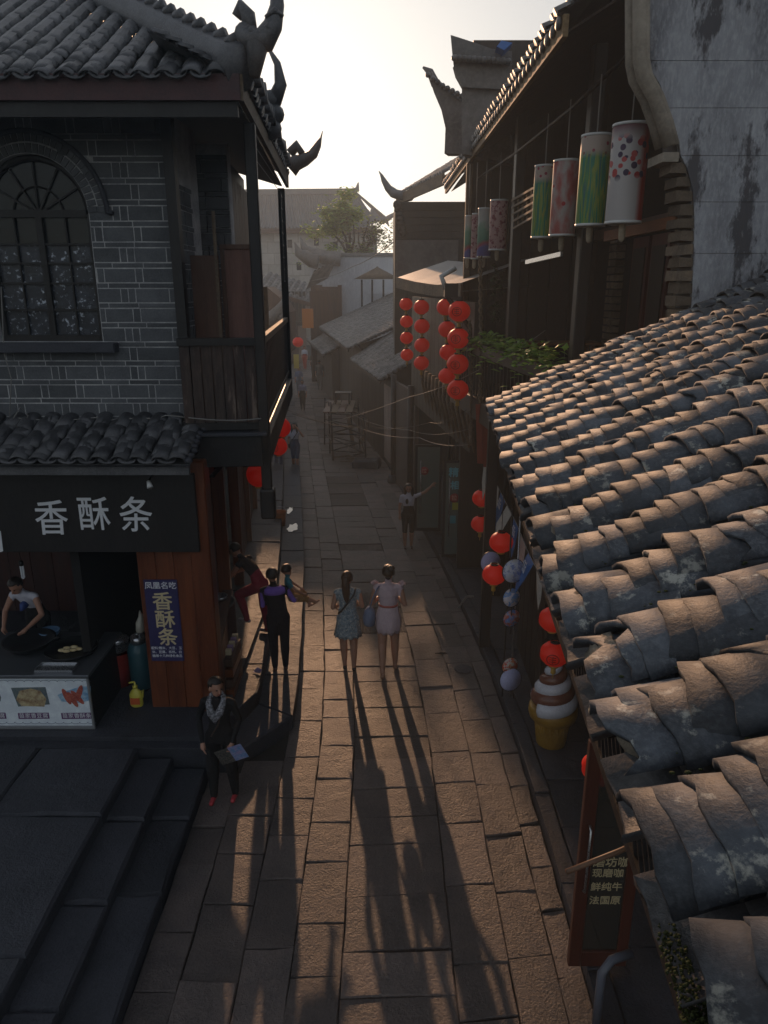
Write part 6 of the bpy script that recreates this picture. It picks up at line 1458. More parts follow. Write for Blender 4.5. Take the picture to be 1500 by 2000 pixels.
# ------------------------------------------------------------------ people
SKIN = mat('skin', (.36, .19, .13), (.31, .155, .105), (.4, .22, .155), rough=.5, scale=8, fine=60, bump=.05, obj=True)
HAIR = mat('black_hair', (.018, .012, .010), (.010, .007, .006), (.05, .03, .02), rough=.4, scale=10, fine=80, bump=.4, stretch=(3, 3, .3), obj=True)
HAIRB = mat('brown_hair', (.05, .022, .012), (.028, .013, .008), (.10, .045, .022), rough=.4, scale=10, fine=80, bump=.4, stretch=(3, 3, .3), obj=True)
def cloth(name, c, c2=None, **k): return mat('cloth_' + name, c, c2 or tuple(q * .8 for q in c), rough=.85, scale=6, fine=70, bump=.3, obj=True, spec=.2, coarse_bump=.6, **k)
EYE = plain('eye_dark', (.01, .008, .008), .2); LIP = plain('lip', (.25, .06, .05), .5)
class Body:
    def __init__(s): s.mb = MB(); s.caps = []
    def cap(s, a, b, r0, r1, m, flat=1.0, n=10):
        a, b = Vector(a), Vector(b); d = (b - a); L = d.length; d = d / max(L, 1e-6)
        pts, rad = [], []
        for k in (-.98, -.7, -.35): pts.append(a + d * k * r0); rad.append(r0 * math.sqrt(1 - k * k))
        pts += [a, b]; rad += [r0, r1]
        for k in (.35, .7, .98): pts.append(b + d * k * r1); rad.append(r1 * math.sqrt(1 - k * k))
        s.mb.tube(pts, rad, n, flat=flat); s.caps.append((a, b, (r0 + r1) / 2, m))
    def chain(s, P, Rr, m):
        for i in range(len(P) - 1): s.cap(P[i], P[i + 1], Rr[i], Rr[i + 1], m if isinstance(m, str) else m[i])
    def ell(s, c, r, m, M=None):
        s.mb.sphere(c, 1, 14, 9, r, M); s.caps.append((Vector(c), Vector(c) + Vector((0, 0, .001)), min(r), m))
    def loft(s, rings, m, n=16):
        """rings: centre, half width, half depth, right vector"""
        vs = []
        for c, a, b, rt in rings:
            c = Vector(c); rt = Vector(rt).normalized(); f = Vector((0, 0, 1)).cross(rt).normalized()
            for j in range(n):
                t = 2 * math.pi * j / n; vs.append(c + rt * a * math.cos(t) + f * b * math.sin(t))
        k = len(rings); fs = [(i*n+j, i*n+(j+1) % n, (i+1)*n+(j+1) % n, (i+1)*n+j) for i in range(k-1) for j in range(n)] + [tuple(range(n))[::-1], tuple((k-1)*n+j for j in range(n))]
        s.mb.add(vs, fs, True)
        for i in range(k - 1):
            mm = m[i] if isinstance(m, (list, tuple)) else m; rt = Vector(rings[i][3]).normalized()
            for o in (-.6, 0, .6):
                s.caps.append((Vector(rings[i][0]) + rt * rings[i][1] * o, Vector(rings[i + 1][0]) + rt * rings[i + 1][1] * o, rings[i][2], mm))
    def hand(s, w, d, n, m='skin', curl=.35, side=1, sc=1.0):
        """palm with four unequal fingers and a thumb leaving its side"""
        w = Vector(w); d = Vector(d).normalized(); n = Vector(n); n = (n - d * n.dot(d)).normalized(); x = d.cross(n) * side
        s.cap(w, w + d * .06 * sc, .026 * sc, .033 * sc, m)
        for o, L in ((-.027, .058), (-.009, .070), (.009, .074), (.027, .064)):
            b0 = w + d * .075 * sc + x * o * sc; k1 = b0 + (d * math.cos(curl * .5) + n * math.sin(curl * .5)) * L * .5 * sc; k2 = k1 + (d * math.cos(curl * 1.5) + n * math.sin(curl * 1.5)) * L * .5 * sc
            s.chain([b0, k1, k2], [.0105 * sc, .0095 * sc, .008 * sc], m)
        t0 = w + d * .025 * sc + x * .026 * sc; t1 = t0 + (x * .8 + d * .7 + n * .2).normalized() * .04 * sc; s.chain([t0, t1, t1 + (d + n * .4 + x * .2).normalized() * .03 * sc], [.014 * sc, .012 * sc, .009 * sc], m)
    def finish(s, name, mats, parent, M, voxel):
        me = s.mb.mesh('b'); o = bpy.data.objects.new('b', me); COL.objects.link(o)
        md = o.modifiers.new('r', 'REMESH'); md.mode = 'VOXEL'; md.voxel_size = voxel; md.use_smooth_shade = True
        ms = o.modifiers.new('s', 'SMOOTH'); ms.factor = .5; ms.iterations = 3
        bpy.context.view_layer.update(); me2 = bpy.data.meshes.new_from_object(o.evaluated_get(bpy.context.evaluated_depsgraph_get()))
        bpy.data.objects.remove(o); bpy.data.meshes.remove(me)
        names = list(mats); me2.name = name; me2.materials.clear()
        for k in names: me2.materials.append(mats[k])
        nf = len(me2.polygons); cen = np.empty(nf * 3); me2.polygons.foreach_get('center', cen); cen = cen.reshape(-1, 3); best = np.full(nf, 1e9); idx = np.zeros(nf, dtype=np.int32)
        for a, b, r, m in s.caps:
            a_ = np.array(a); d = np.array(b) - a_; t = np.clip(((cen - a_) @ d) / max(d @ d, 1e-9), 0, 1); q = np.linalg.norm(cen - (a_ + t[:, None] * d), axis=1) - r
            w_ = q < best; best[w_] = q[w_]; idx[w_] = names.index(m)
        me2.polygons.foreach_set('material_index', idx); me2.polygons.foreach_set('use_smooth', [True] * nf)
        o = bpy.data.objects.new(name, me2); COL.objects.link(o); o.parent = parent; return o
def part(mb, name, m, parent):
    me = mb.mesh(name); me.materials.append(m); o = bpy.data.objects.new(name, me); COL.objects.link(o); o.parent = parent; return o
def skirt(c0, a0, b0, c1, a1, b1, m, parent, name='skirt', folds=11, amp=.10, puff=0.0, n=44, k=9, tuck=0.0):
    mb = MB(); vs = []
    for i in range(k):
        f = i / (k - 1); c = Vector(c0).lerp(Vector(c1), f); pf = 1 + puff * math.sin(math.pi * min(1, f * 1.05))
        tk = 1 - tuck * max(0, f - .8) / .2
        for j in range(n):
            t = 2 * math.pi * j / n; w_ = 1 + amp * f * math.sin(t * folds + 1.3 * math.sin(t * 3)); a = (a0 + (a1 - a0) * f) * pf * w_ * tk; b = (b0 + (b1 - b0) * f) * pf * w_ * tk
            vs.append(c + Vector((a * math.cos(t), b * math.sin(t), -.012 * math.sin(t * folds) * f)))
    mb.add(vs, [(i*n+j, i*n+(j+1) % n, (i+1)*n+(j+1) % n, (i+1)*n+j) for i in range(k-1) for j in range(n)], True); o = part(mb, name, m, parent)
    sd = o.modifiers.new('t', 'SOLIDIFY'); sd.thickness = .006; return o

def person(loc, rz, H, label, mats, legs=None, arms=None, spine=None, head_turn=0.0, head_tilt=0.0, hair='short', hair_m=None, voxel=.010, bare_arm='skin', shoulder_w=.165, sleeve=True, face_on=True, hips=.155, waist=.125, group=None, hand_curl=(.4, .4), fat=1.12, hd=1.0):
    """mats: keys skin, top, bottom, leg (lower leg), arm (upper arm), forearm, shoe"""
    s = H / 1.65; P = thing('person', loc, label, 'person', group, rz); P.scale = (s, s, s)
    B = Body(); spine = spine or [(0, 0, .90), (0, 0, 1.06), (0, .005, 1.24), (0, 0, 1.36), (0, .01, 1.43)]
    rt = [Vector((1, 0, 0))] * 5; sp_ = [Vector(p) for p in spine]; ud = (sp_[3] - sp_[0]).normalized()
    B.loft([(sp_[0] - ud * .09, hips * .80, .085, rt[0]), (sp_[0], hips, .108, rt[0]), (sp_[1], waist, .09, rt[1]), (sp_[2], .148, .108, rt[2]), (sp_[3] - ud * .01, .150, .08, rt[3]), (sp_[3] + ud * .045, .075, .06, rt[3])], ['bottom', 'bottom', 'top', 'top', 'top'])
    hc = sp_[4] + ud * .115 + Vector((0, .015, 0)); B.cap(sp_[3], sp_[4] + ud * .06, .052, .046, 'skin')
    Mh = Euler((head_tilt, 0, head_turn)).to_matrix() * hd; hc = hc + ud * (.09 * (hd - 1))
    B.ell(hc + Mh @ Vector((0, -.008, .022)), (.077, .092, .092), 'skin', Mh); B.ell(hc + Mh @ Vector((0, .018, -.045)), (.056, .066, .068), 'skin', Mh)
    B.cap(hc + Mh @ Vector((0, .085, .015)), hc + Mh @ Vector((0, .102, -.022)), .009, .015, 'skin')
    for e in (-1, 1): B.ell(hc + Mh @ Vector((e * .078, -.005, -.005)), (.012, .022, .03), 'skin', Mh)
    legs = legs or [[(-.085, 0, .88), (-.085, .02, .48), (-.08, -.01, .08)], [(.085, 0, .88), (.085, .02, .48), (.08, -.01, .08)]]
    for L in legs:
        h_, k_, a_ = [Vector(v) for v in L[:3]]; km = k_.lerp(a_, .35) + Vector((0, -.012, 0))
        lf = fat * (1.16 if mats.get('leg') is not SKIN else 1.0)
        B.chain([h_, k_], [.088 * fat, .058 * lf], 'bottom' if not mats.get('_bare_thigh') else 'skin'); B.chain([k_, km, a_], [.056 * lf, .054 * lf, .036 * (lf if mats.get('leg') is not SKIN else 1)], 'leg')
        fd = Vector(L[3]) if len(L) > 3 else Vector((0, 1, 0)); fz = Vector((0, 0, -1)) * max(0, a_.z - .035 if a_.z < .2 else .045)
        B.cap(a_, a_ + Vector((0, 0, -.03)), .036, .034, 'shoe'); B.cap(a_ + fz - fd * .035, a_ + fz + fd * .13, .036, .030, 'shoe')
    sh = [sp_[3] + Vector((e * shoulder_w, 0, -.025)) for e in (-1, 1)]
    arms = arms or [[None, (-.21, -.02, 1.08), (-.215, .05, .85)], [None, (.21, -.02, 1.08), (.215, .05, .85)]]
    for e, A in zip((-1, 1), arms):
        S0 = sh[0 if e < 0 else 1] if A[0] is None else Vector(A[0]); El, Wr = Vector(A[1]), Vector(A[2]); mid = S0.lerp(El, .5)
        B.cap(S0 - Vector((e * .05, 0, -.01)), S0, .056, .050, 'top'); B.cap(S0, mid, .050, .043, 'arm'); B.cap(mid, El, .042, .036, 'arm2' if 'arm2' in mats else 'arm'); B.chain([El, El.lerp(Wr, .35), Wr], [.036, .037, .025], 'forearm')
        d = (Wr - El).normalized(); nrm = Vector(A[3]) if len(A) > 3 else Vector((-e, .3, 0)); B.hand(Wr, d, nrm, 'skin', hand_curl[0 if e < 0 else 1], side=(1 if e < 0 else -1))
    mm = {k: v for k, v in mats.items() if not k.startswith('_')}; mm.setdefault('skin', SKIN)
    B.finish('body', mm, P, None, voxel)
    # hair
    hm = hair_m or HAIR; t = MB(); vs = []; nu, nv_ = 26, 16
    for i in range(nv_ + 1):
        th = math.pi * i / nv_
        for j in range(nu):
            a = 2 * math.pi * j / nu; x, y, z = math.sin(th) * math.cos(a), math.sin(th) * math.sin(a), math.cos(th)
            vs.append(hc + Mh @ Vector((x * .086, y * .100 - .014, z * .098 + .028)))
    fs = []
    for i in range(nv_):
        for j in range(nu):
            th = math.pi * (i + .5) / nv_; a = 2 * math.pi * (j + .5) / nu; y, z = math.sin(th) * math.sin(a), math.cos(th)
            low = {'short': -.35, 'bun': -.42, 'long': -.6, 'pony': -.42, 'crop': -.25}[hair]
            if z < low: continue
            if y > .35 and z < .52: continue
            if abs(math.sin(th) * math.cos(a)) > .72 and y > .02 and z < .25: continue
            fs.append((i*nu+j, (i+1)*nu+j, (i+1)*nu+(j+1) % nu, i*nu+(j+1) % nu))
    t.add(vs, fs, True)
    if hair == 'bun': t.sphere(hc + Mh @ Vector((.035, -.075, .095)), .052, 12, 8, (1, 1, .8)); t.tube([hc + Mh @ Vector((0, -.09, -.03)), hc + Mh @ Vector((0, -.08, -.06))], [.04, .015], 8)
    if hair == 'pony': t.tube([hc + Mh @ Vector((0, -.07, .07)), hc + Mh @ Vector((0, -.125, .05)), hc + Mh @ Vector((.005, -.135, -.06)), hc + Mh @ Vector((.01, -.125, -.19)), hc + Mh @ Vector((.012, -.115, -.30)), hc + Mh @ Vector((.01, -.11, -.36))], [.03, .045, .058, .055, .035, .008], 10, flat=.7)
    if hair == 'long':
        for e in (-1, 1): t.tube([hc + Mh @ Vector((e * .05, .0, .09)), hc + Mh @ Vector((e * .085, -.01, .0)), hc + Mh @ Vector((e * .085, .0, -.12)), hc + Mh @ Vector((e * .085, .03, -.24))], [.03, .035, .035, .012], 8)
        t.tube([hc + Mh @ Vector((0, -.08, .06)), hc + Mh @ Vector((0, -.10, -.06)), hc + Mh @ Vector((0, -.09, -.22))], [.06, .075, .05], 10, flat=.6)
    ho = part(t, 'hair', hm, P); sd = ho.modifiers.new('t', 'SOLIDIFY'); sd.thickness = .012; sd.offset = 0
    t = MB()
    for e in (-1, 1): t.sphere(hc + Mh @ Vector((e * .030, .080, .012)), .012, 8, 6, (1.2, .5, .6))
    part(t, 'eyes', EYE, P); t = MB(); t.sphere(hc + Mh @ Vector((0, .082, -.055)), .02, 8, 6, (1, .45, .32)); part(t, 'mouth', LIP, P)
    P['_hc'] = tuple(hc)
    return P
def gp(px, py, z): return atZ(px, py, z)
# woman in the pale pink dress, walking away
pink = cloth('pale_pink', (.50, .40, .44), (.44, .34, .39)); SHOE_T = plain('tan_sandal', (.25, .13, .08), .5)
q = gp(758, 1312, 0); 
P1 = person((q.x, q.y, .0), R(-2), 1.74, 'woman in pale pink puffed dress with hair in a bun, walking', {'skin': SKIN, 'top': pink, 'bottom': pink, '_bare_thigh': 1, 'leg': SKIN, 'arm': SKIN, 'forearm': SKIN, 'shoe': SHOE_T},
    legs=[[(-.085, 0, .88), (-.08, -.03, .49), (-.075, -.17, .10)], [(.085, 0, .88), (.095, .07, .48), (.10, .12, .09)]],
    arms=[[None, (-.235, -.03, 1.10), (-.16, .20, 1.08), (1, 0, .3)], [None, (.235, -.03, 1.10), (.15, .20, 1.10), (-1, 0, .3)]], hair='bun', voxel=.009)
skirt((0, 0, 1.07), .132, .10, (0, 0, .66), .185, .155, pink, P1, folds=9, amp=.05, puff=.12, tuck=.12)
t = MB(); t.lathe([(.131, -.014), (.137, -.014), (.137, .014), (.131, .014)], (0, 0, 1.075), 28, M=Matrix.Diagonal((1, .76, 1))); part(t, 'belt', plain('coral_belt', (.40, .10, .08), .5), P1)
for e in (-1, 1):
    t = MB(); n = 14; vs = []
    for i in range(n):
        f = i / (n - 1); a = math.pi * (f - .15) * .9; base = Vector((e * (.15 + .035 * math.sin(a)), .07 * math.cos(a * 1.15), 1.385 - .07 * f * (1 - f)))
        vs += [base, base + Vector((e * .055 + .012 * math.sin(i * 2.4), .012 * math.cos(i * 2.4), .035 + .012 * math.sin(i * 2.1)))]
    t.add(vs, [(2*i, 2*i+1, 2*i+3, 2*i+2) for i in range(n - 1)], True); o = part(t, 'shoulder_frill', pink, P1); o.modifiers.new('t', 'SOLIDIFY').thickness = .006
# her shoulder bag
mb_ = cloth('blue_grey_bag', (.16, .20, .30), (.12, .15, .24)); sc1 = 1.74 / 1.65
bgp = Vector((q.x - .285, q.y - .02, 0)); BG = thing('shoulder_bag', bgp + Vector((0, 0, .80)), 'slouchy blue grey bag on the shoulder of the woman in pink', 'bag')
t = MB(); t.tube([bgp + Vector((0, 0, .80)), bgp + Vector((0, 0, .83)), bgp + Vector((0, 0, .93)), bgp + Vector((.01, 0, 1.05)), bgp + Vector((.01, 0, 1.10))], [.06, .115, .135, .10, .05], 14, flat=.75); t.build('pouch', mb_, BG)
for dy in (-.05, .05):
    t = MB(); t.tube([bgp + Vector((.0, dy, 1.06)), bgp + Vector((.05, dy * 1.1, 1.25)), bgp + Vector((.12, dy * 1.3, 1.42)), bgp + Vector((.15, dy * .6, 1.455))], .011, 6); t.build('strap', mb_, BG)
# woman in the speckled dress
spk = mat('cloth_speckled', (.20, .27, .33), (.10, .15, .20), (.44, .46, .44), rough=.85, scale=22, fine=55, bump=.15, obj=True, spec=.2, patch=.25, spots=(.50, .50, .46), spot_scale=38, spot_thr=.54)
q = gp(681, 1306, 0); blackshoe = plain('black_shoe', (.012, .011, .012), .35)
P2 = person((q.x, q.y, 0), R(4), 1.60, 'woman in speckled blue dress with brown ponytail and shoulder strap', {'skin': SKIN, 'top': spk, 'bottom': spk, '_bare_thigh': 1, 'leg': SKIN, 'arm': SKIN, 'forearm': SKIN, 'shoe': blackshoe},
    legs=[[(-.085, 0, .88), (-.075, .05, .49), (-.06, .02, .09)], [(.085, 0, .88), (.085, -.01, .48), (.085, -.05, .09)]],
    arms=[[None, (-.23, -.04, 1.10), (-.19, .17, 1.02), (1, 0, .2)], [None, (.225, -.02, 1.10), (.19, .19, 1.05), (-1, 0, .2)]], hair='pony', hair_m=HAIRB, voxel=.009, head_turn=R(-15))
skirt((0, 0, 1.08), .130, .10, (0, 0, .60), .215, .165, spk, P2, folds=13, amp=.07)
t = MB(); t.tube([(.125, -.02, 1.40), (.10, -.085, 1.33), (.0, -.125, 1.20), (-.10, -.11, 1.07), (-.15, -.05, 1.0)], .016, 6, flat=.5); t.tube([(.125, -.02, 1.40), (.11, .09, 1.30), (0, .13, 1.15), (-.14, .06, 1.0)], .016, 6, flat=.5); part(t, 'bag_strap', blackshoe, P2)
# woman in white at the glass door, arm out
wt = mat('cloth_white_tee', (.52, .52, .60), (.46, .46, .54), (.58, .58, .65), rough=.85, scale=6, fine=60, bump=.2, obj=True, spec=.2); blk = cloth('black', (.014, .013, .014)); q = gp(797, 1070, .0)
P3 = person((q.x, q.y, 0), R(180 + 5), 1.50, 'woman in white T-shirt and black capris reaching to the glass door', {'skin': SKIN, 'top': wt, 'bottom': blk, 'leg': SKIN, 'arm': wt, 'arm2': SKIN, 'forearm': SKIN, 'shoe': plain('brown_sandal', (.08, .05, .04), .6)},
    arms=[[None, (-.40, .02, 1.44), (-.55, .06, 1.60), (0, 1, 0)], [None, (.215, .0, 1.10), (.22, .05, .87)]], hair='long', voxel=.012, head_turn=R(-10), head_tilt=R(-6))
t = MB(); t.sphere((.05, .112, 1.24), .055, 10, 7, (.7, .12, 1.3)); part(t, 'shirt_print', blk, P3)
# woman in black with scarf and brochure
q = gp(440, 1556, 0); scarf = mat('cloth_scarf', (.24, .24, .27), (.05, .05, .06), (.4, .4, .42), rough=.8, scale=30, fine=60, bump=.2, obj=True, patch=.2)
P4 = person((q.x, q.y, 0), R(180 - 4), 1.56, 'woman in black coat and patterned scarf with red shoes', {'skin': SKIN, 'top': blk, 'bottom': blk, 'leg': blk, 'arm': blk, 'forearm': blk, 'shoe': plain('red_shoe', (.42, .04, .05), .5)},
    legs=[[(-.09, 0, .88), (-.115, .03, .48), (-.125, -.02, .08)], [(.09, 0, .88), (.115, .05, .48), (.12, .05, .08)]],
    arms=[[None, (-.235, -.02, 1.10), (-.18, .13, .88), (.6, .5, 0)], [None, (.255, -.02, 1.09), (.17, .16, .88), (-.6, -.3, .2)]], hair='short', voxel=.009, head_turn=R(42), head_tilt=R(-8), hand_curl=(.9, .35))
t = MB(); t.tube([(-.08, .02, 1.42), (-.085, .085, 1.36), (-.045, .125, 1.26), (0, .135, 1.16)], [.03, .036, .05, .015], 9, flat=.5); t.tube([(.08, .02, 1.42), (.085, .085, 1.36), (.045, .128, 1.25), (0, .14, 1.13)], [.03, .036, .05, .012], 9, flat=.5); t.tube([(-.08, .02, 1.42), (0, -.07, 1.45), (.08, .02, 1.42)], .032, 8); part(t, 'scarf', scarf, P4)
t = MB(); t.tube([(-.10, .06, 1.38), (-.02, .13, 1.1), (.07, .14, .95)], .009, 5); part(t, 'bag_strap', plain('strap_brown', (.06, .03, .02), .6), P4)
hbx = Vector((q.x, q.y, 0)); br = atY(452, 1474, q.y - .20)
Br = thing('brochure', br, 'folded colour brochure in the hand of the woman in black', 'brochure')
Mb = FR(br, (1, .0, .38), (-.38, -.25, 1)); Mb2 = Mb
def bq(mb, x0, y0, x1, y1, z): mb.add([Mb2 @ Vector(p) for p in ((x0, y0, z), (x1, y0, z), (x1, y1, z), (x0, y1, z), (x0, y0, z - .004), (x1, y0, z - .004), (x1, y1, z - .004), (x0, y1, z - .004))], [(0, 1, 2, 3), (7, 6, 5, 4), (0, 4, 5, 1), (1, 5, 6, 2), (2, 6, 7, 3), (3, 7, 4, 0)])
t = MB(); bq(t, -.16, -.11, .0, .11, 0); t.build('dark_leaf', mat('brochure_night', (.05, .055, .06), (.02, .02, .025), (.32, .27, .2), rough=.35, scale=24, fine=50, bump=0), Br)
t = MB(); bq(t, .002, -.11, .16, .11, 0); t.build('blue_leaf', mat('brochure_blue', (.07, .20, .42), (.28, .22, .40), (.45, .50, .60), rough=.35, scale=16, fine=40, bump=0), Br)
# mother with toddler, on the ledge
q = gp(548, 1308, .2); pur = cloth('violet', (.20, .11, .46)); navy = cloth('black_vest', (.010, .010, .016))
P5 = person((q.x, q.y, .21), R(12), 1.60, 'person in black vest with violet shoulders carrying a toddler', {'skin': SKIN, 'top': navy, 'bottom': navy, 'leg': navy, 'arm': pur, 'forearm': SKIN, 'shoe': plain('brown_shoe', (.07, .025, .022), .4)},
    arms=[[None, (-.22, -.02, 1.10), (-.14, .20, 1.10), (1, 0, .3)], [None, (.25, .0, 1.13), (.34, .20, 1.08), (-.6, .2, .8)]], hair='short', voxel=.010, hips=.16, waist=.145,
    spine=[(0, 0, .90), (-.01, 0, 1.06), (-.03, .005, 1.24), (-.04, 0, 1.36), (-.05, .02, 1.43)])
t = MB(); n = 18; vs = []
for k, (z, a, b_) in enumerate(((1.405, .085, .068), (1.37, .165, .088), (1.33, .178, .105), (1.285, .163, .114))):
    for j in range(n):
        th = math.pi + math.pi * (j / (n - 1)); vs.append((-.035 + a * math.cos(th), b_ * math.sin(th) - .004, z))
t.add(vs, [(i*n+j, i*n+j+1, (i+1)*n+j+1, (i+1)*n+j) for i in range(3) for j in range(n-1)], True); o = part(t, 'violet_yoke', pur, P5); o.modifiers.new('t', 'SOLIDIFY').thickness = .008
tl = cloth('teal', (.04, .20, .26)); tan = cloth('tan_shorts', (.28, .16, .07))
tp_ = atY(566, 1170, q.y + .22)
P6 = person((tp_.x + .02, q.y + .24, tp_.z - .44), R(-75), .92, 'toddler in teal shirt and tan shorts carried on an arm', {'skin': SKIN, 'top': tl, 'bottom': tan, 'leg': SKIN, 'arm': tl, 'arm2': SKIN, 'forearm': SKIN, 'shoe': SKIN},
    spine=[(0, 0, .90), (0, -.03, 1.08), (0, -.06, 1.24), (0, -.08, 1.36), (0, -.07, 1.43)],
    legs=[[(-.10, .02, .86), (-.13, .36, .84), (-.10, .50, .52), (0, .8, .3)], [(.10, .02, .86), (.13, .36, .80), (.14, .62, .70), (0, .8, .5)]],
    arms=[[None, (-.25, .10, 1.12), (-.16, .28, 1.0)], [None, (.24, .10, 1.12), (.20, .30, .98)]], hair='crop', voxel=.016, head_turn=R(40), hips=.19, waist=.18, fat=1.5, hd=1.55)
# woman in crimson trousers leaning in at the stall
q = gp(515, 1240, .4); crim = cloth('crimson', (.26, .02, .05))
P7 = person((q.x, q.y, .41), R(70), 1.58, 'woman in black top and crimson trousers leaning over the drum', {'skin': SKIN, 'top': navy, 'bottom': crim, 'leg': crim, 'arm': SKIN, 'forearm': SKIN, 'shoe': plain('grey_trainer', (.30, .27, .30), .5)},
    spine=[(0, .02, .90), (0, .08, 1.05), (0, .20, 1.20), (0, .29, 1.28), (0, .36, 1.33)],
    legs=[[(-.09, .02, .88), (-.14, .34, .72), (-.13, .22, .32)], [(.09, .02, .88), (.09, .02, .48), (.085, -.03, .08)]],
    arms=[[None, (-.22, .42, 1.06), (-.15, .60, .98)], [None, (.23, .36, 1.06), (.17, .56, .96)]], hair='short', voxel=.011, head_tilt=R(-25))
# vendor behind the counter
q = atY(25, 1195, 9.05); blu = cloth('blue_vest', (.05, .08, .24)); 
P8 = person((q.x + .28, 9.15, .46), R(170), 1.64, 'man in white-edged blue vest bending over the wok', {'skin': SKIN, 'top': wt, 'bottom': blk, 'leg': blk, 'arm': SKIN, 'forearm': SKIN, 'shoe': blackshoe},
    spine=[(0, 0, .90), (0, .04, 1.05), (0, .14, 1.21), (0, .21, 1.30), (0, .27, 1.36)],
    arms=[[None, (-.28, .28, 1.05), (-.20, .50, .95)], [None, (.28, .26, 1.05), (.16, .48, .93)]], hair='short', voxel=.012, head_tilt=R(-30))
t = MB(); t.loft = None
t = MB(); t.tube([(-.02, .26, 1.12), (-.01, .275, 1.2)], [.085, .05], 10, flat=.5); part(t, 'vest_front', blu, P8)
# girl walking towards the camera
q = gp(578, 918, .0); den = cloth('denim', (.06, .08, .14)); pale = cloth('pale_blue_tee', (.40, .42, .52))
P9 = person((q.x, q.y, 0.0), R(176), 1.52, 'girl in pale T-shirt and denim shorts raising a hand to her face', {'skin': SKIN, 'top': pale, 'bottom': den, 'leg': SKIN, 'arm': pale, 'arm2': SKIN, 'forearm': SKIN, 'shoe': plain('white_shoe', (.5, .5, .58), .5)},
    legs=[[(-.085, 0, .88), (-.075, .06, .49), (-.07, .06, .09)], [(.085, 0, .88), (.08, .0, .48), (.09, -.08, .09)]],
    arms=[[None, (-.31, .10, 1.22), (-.16, .16, 1.47), (1, 0, 0)], [None, (.22, -.02, 1.09), (.22, .04, .86)]], hair='long', voxel=.014)
t = MB(); t.tube([(-.13, .05, 1.37), (0, .13, 1.18), (.13, .09, 1.02), (.17, .03, .92)], .012, 5); t.box((.15, -.03, .80), (.22, .08, .93)); part(t, 'shoulder_bag', blk, P9)
# people farther down the street
def far_person(px, py, H, rz, label, top, bot, hair='short', hm=None, z=0.0, sleeves=True, forearm=None):
    q = gp(px, py, z); L_ = rnd.uniform(.04, .12)
    return person((q.x, q.y, z), rz, H, label, {'skin': SKIN, 'top': top, 'bottom': bot, 'leg': bot, 'arm': top, 'forearm': forearm or SKIN, 'shoe': blackshoe}, legs=[[(-.085, 0, .88), (-.08, L_, .48), (-.075, L_ * .8, .08)], [(.085, 0, .88), (.085, -.02, .48), (.085, -L_, .09)]], hair=hair, hair_m=hm, voxel=.02)
far_person(592, 802, 1.42, R(178), 'child in patterned pale shirt walking in the middle of the street', mat('cloth_check', (.26, .28, .42), (.15, .16, .28), (.4, .42, .5), rough=.85, scale=20, bump=.1, obj=True), blk)
far_person(545, 916, 1.60, R(180), 'person in jeans hidden behind the hanging red lanterns', navy, den, z=.2)
far_person(625, 762, 1.66, R(2), 'person in grey clothes walking away deep in the street', cloth('grey_green', (.12, .125, .115)), cloth('grey_trousers', (.10, .10, .105)))
far_person(638, 741, 1.6, R(0), 'person with lilac backpack walking away by the low houses', cloth('lilac', (.26, .22, .45)), blk)
far_person(613, 736, 1.6, R(10), 'person in olive jacket walking away among the crowd', cloth('olive', (.10, .10, .06)), blk)
far_person(585, 772, 1.5, R(180), 'person in blue shirt coming out by the left shops', cloth('dusty_blue', (.16, .19, .30)), cloth('grey_skirt', (.15, .16, .2)))
far_person(596, 722, 1.6, R(170), 'person in white shirt and red skirt far along the street', wt, cloth('red_skirt', (.34, .05, .03)))
# ------------------------------------------------------------------ bamboo rack, planks, wires
rk = gp(672, 880, 0); RK = thing('bamboo_rack', (rk.x, rk.y, 0), 'tall rickety bamboo rack topped with upturned stools and boards', 'rack')
x0, x1, y0_, y1_ = atZ(655, 868, 0).x - .1, atZ(712, 905, 0).x, 23.6, 26.6
legs_ = [(x0 - .25, y1_), (x1 - .55, y1_ + .2), (x0 + .15, y0_ + .4), (x1, y0_), (x0 + .0, 25.1), (x1 - .25, 25.2)]
for lx, ly in legs_: q = MB(); q.tube([(lx + rnd.uniform(-.05, .05), ly, 0), (lx, ly, rnd.uniform(1.7, 2.0))], .028, 7); q.build('leg', M_BLACKWOOD, RK)
for a in range(0, 6, 2):
    for b_ in range(a + 1, 6, 2):
        for zz in (.35, .95, 1.6): q = MB(); q.bar((*legs_[a], zz), (*legs_[b_], zz), .035); q.build('crossbar', M_BLACKWOOD, RK)
for a, b_ in ((0, 2), (1, 3), (2, 4), (3, 5)):
    for zz in (.4, 1.2): q = MB(); q.bar((*legs_[a], zz), (*legs_[b_], zz + .3), .03); q.build('brace', M_BLACKWOOD, RK)
for k in range(4): q = MB(); q.box((x0 - .1 + k * .25, y0_ + .2, 1.66), (x0 + .12 + k * .25, y1_ - .3, 1.69)); q.build('board', M_GREYWOOD if k % 2 else M_BROWNWOOD, RK)
SK = thing('stool', (x0 + .45, 25.6, 1.69), 'dark wooden stool standing on top of the bamboo rack', 'stool')
t = MB(); t.box((x0 + .2, 25.35, 2.05), (x0 + .75, 25.85, 2.09)); t.build('seat', M_BLACKWOOD, SK)
for dx in (.22, .7):
    for dy in (25.4, 25.8): q = MB(); q.bar((x0 + dx, dy, 1.69), (x0 + dx, dy, 2.05), .05); q.build('leg', M_BLACKWOOD, SK)
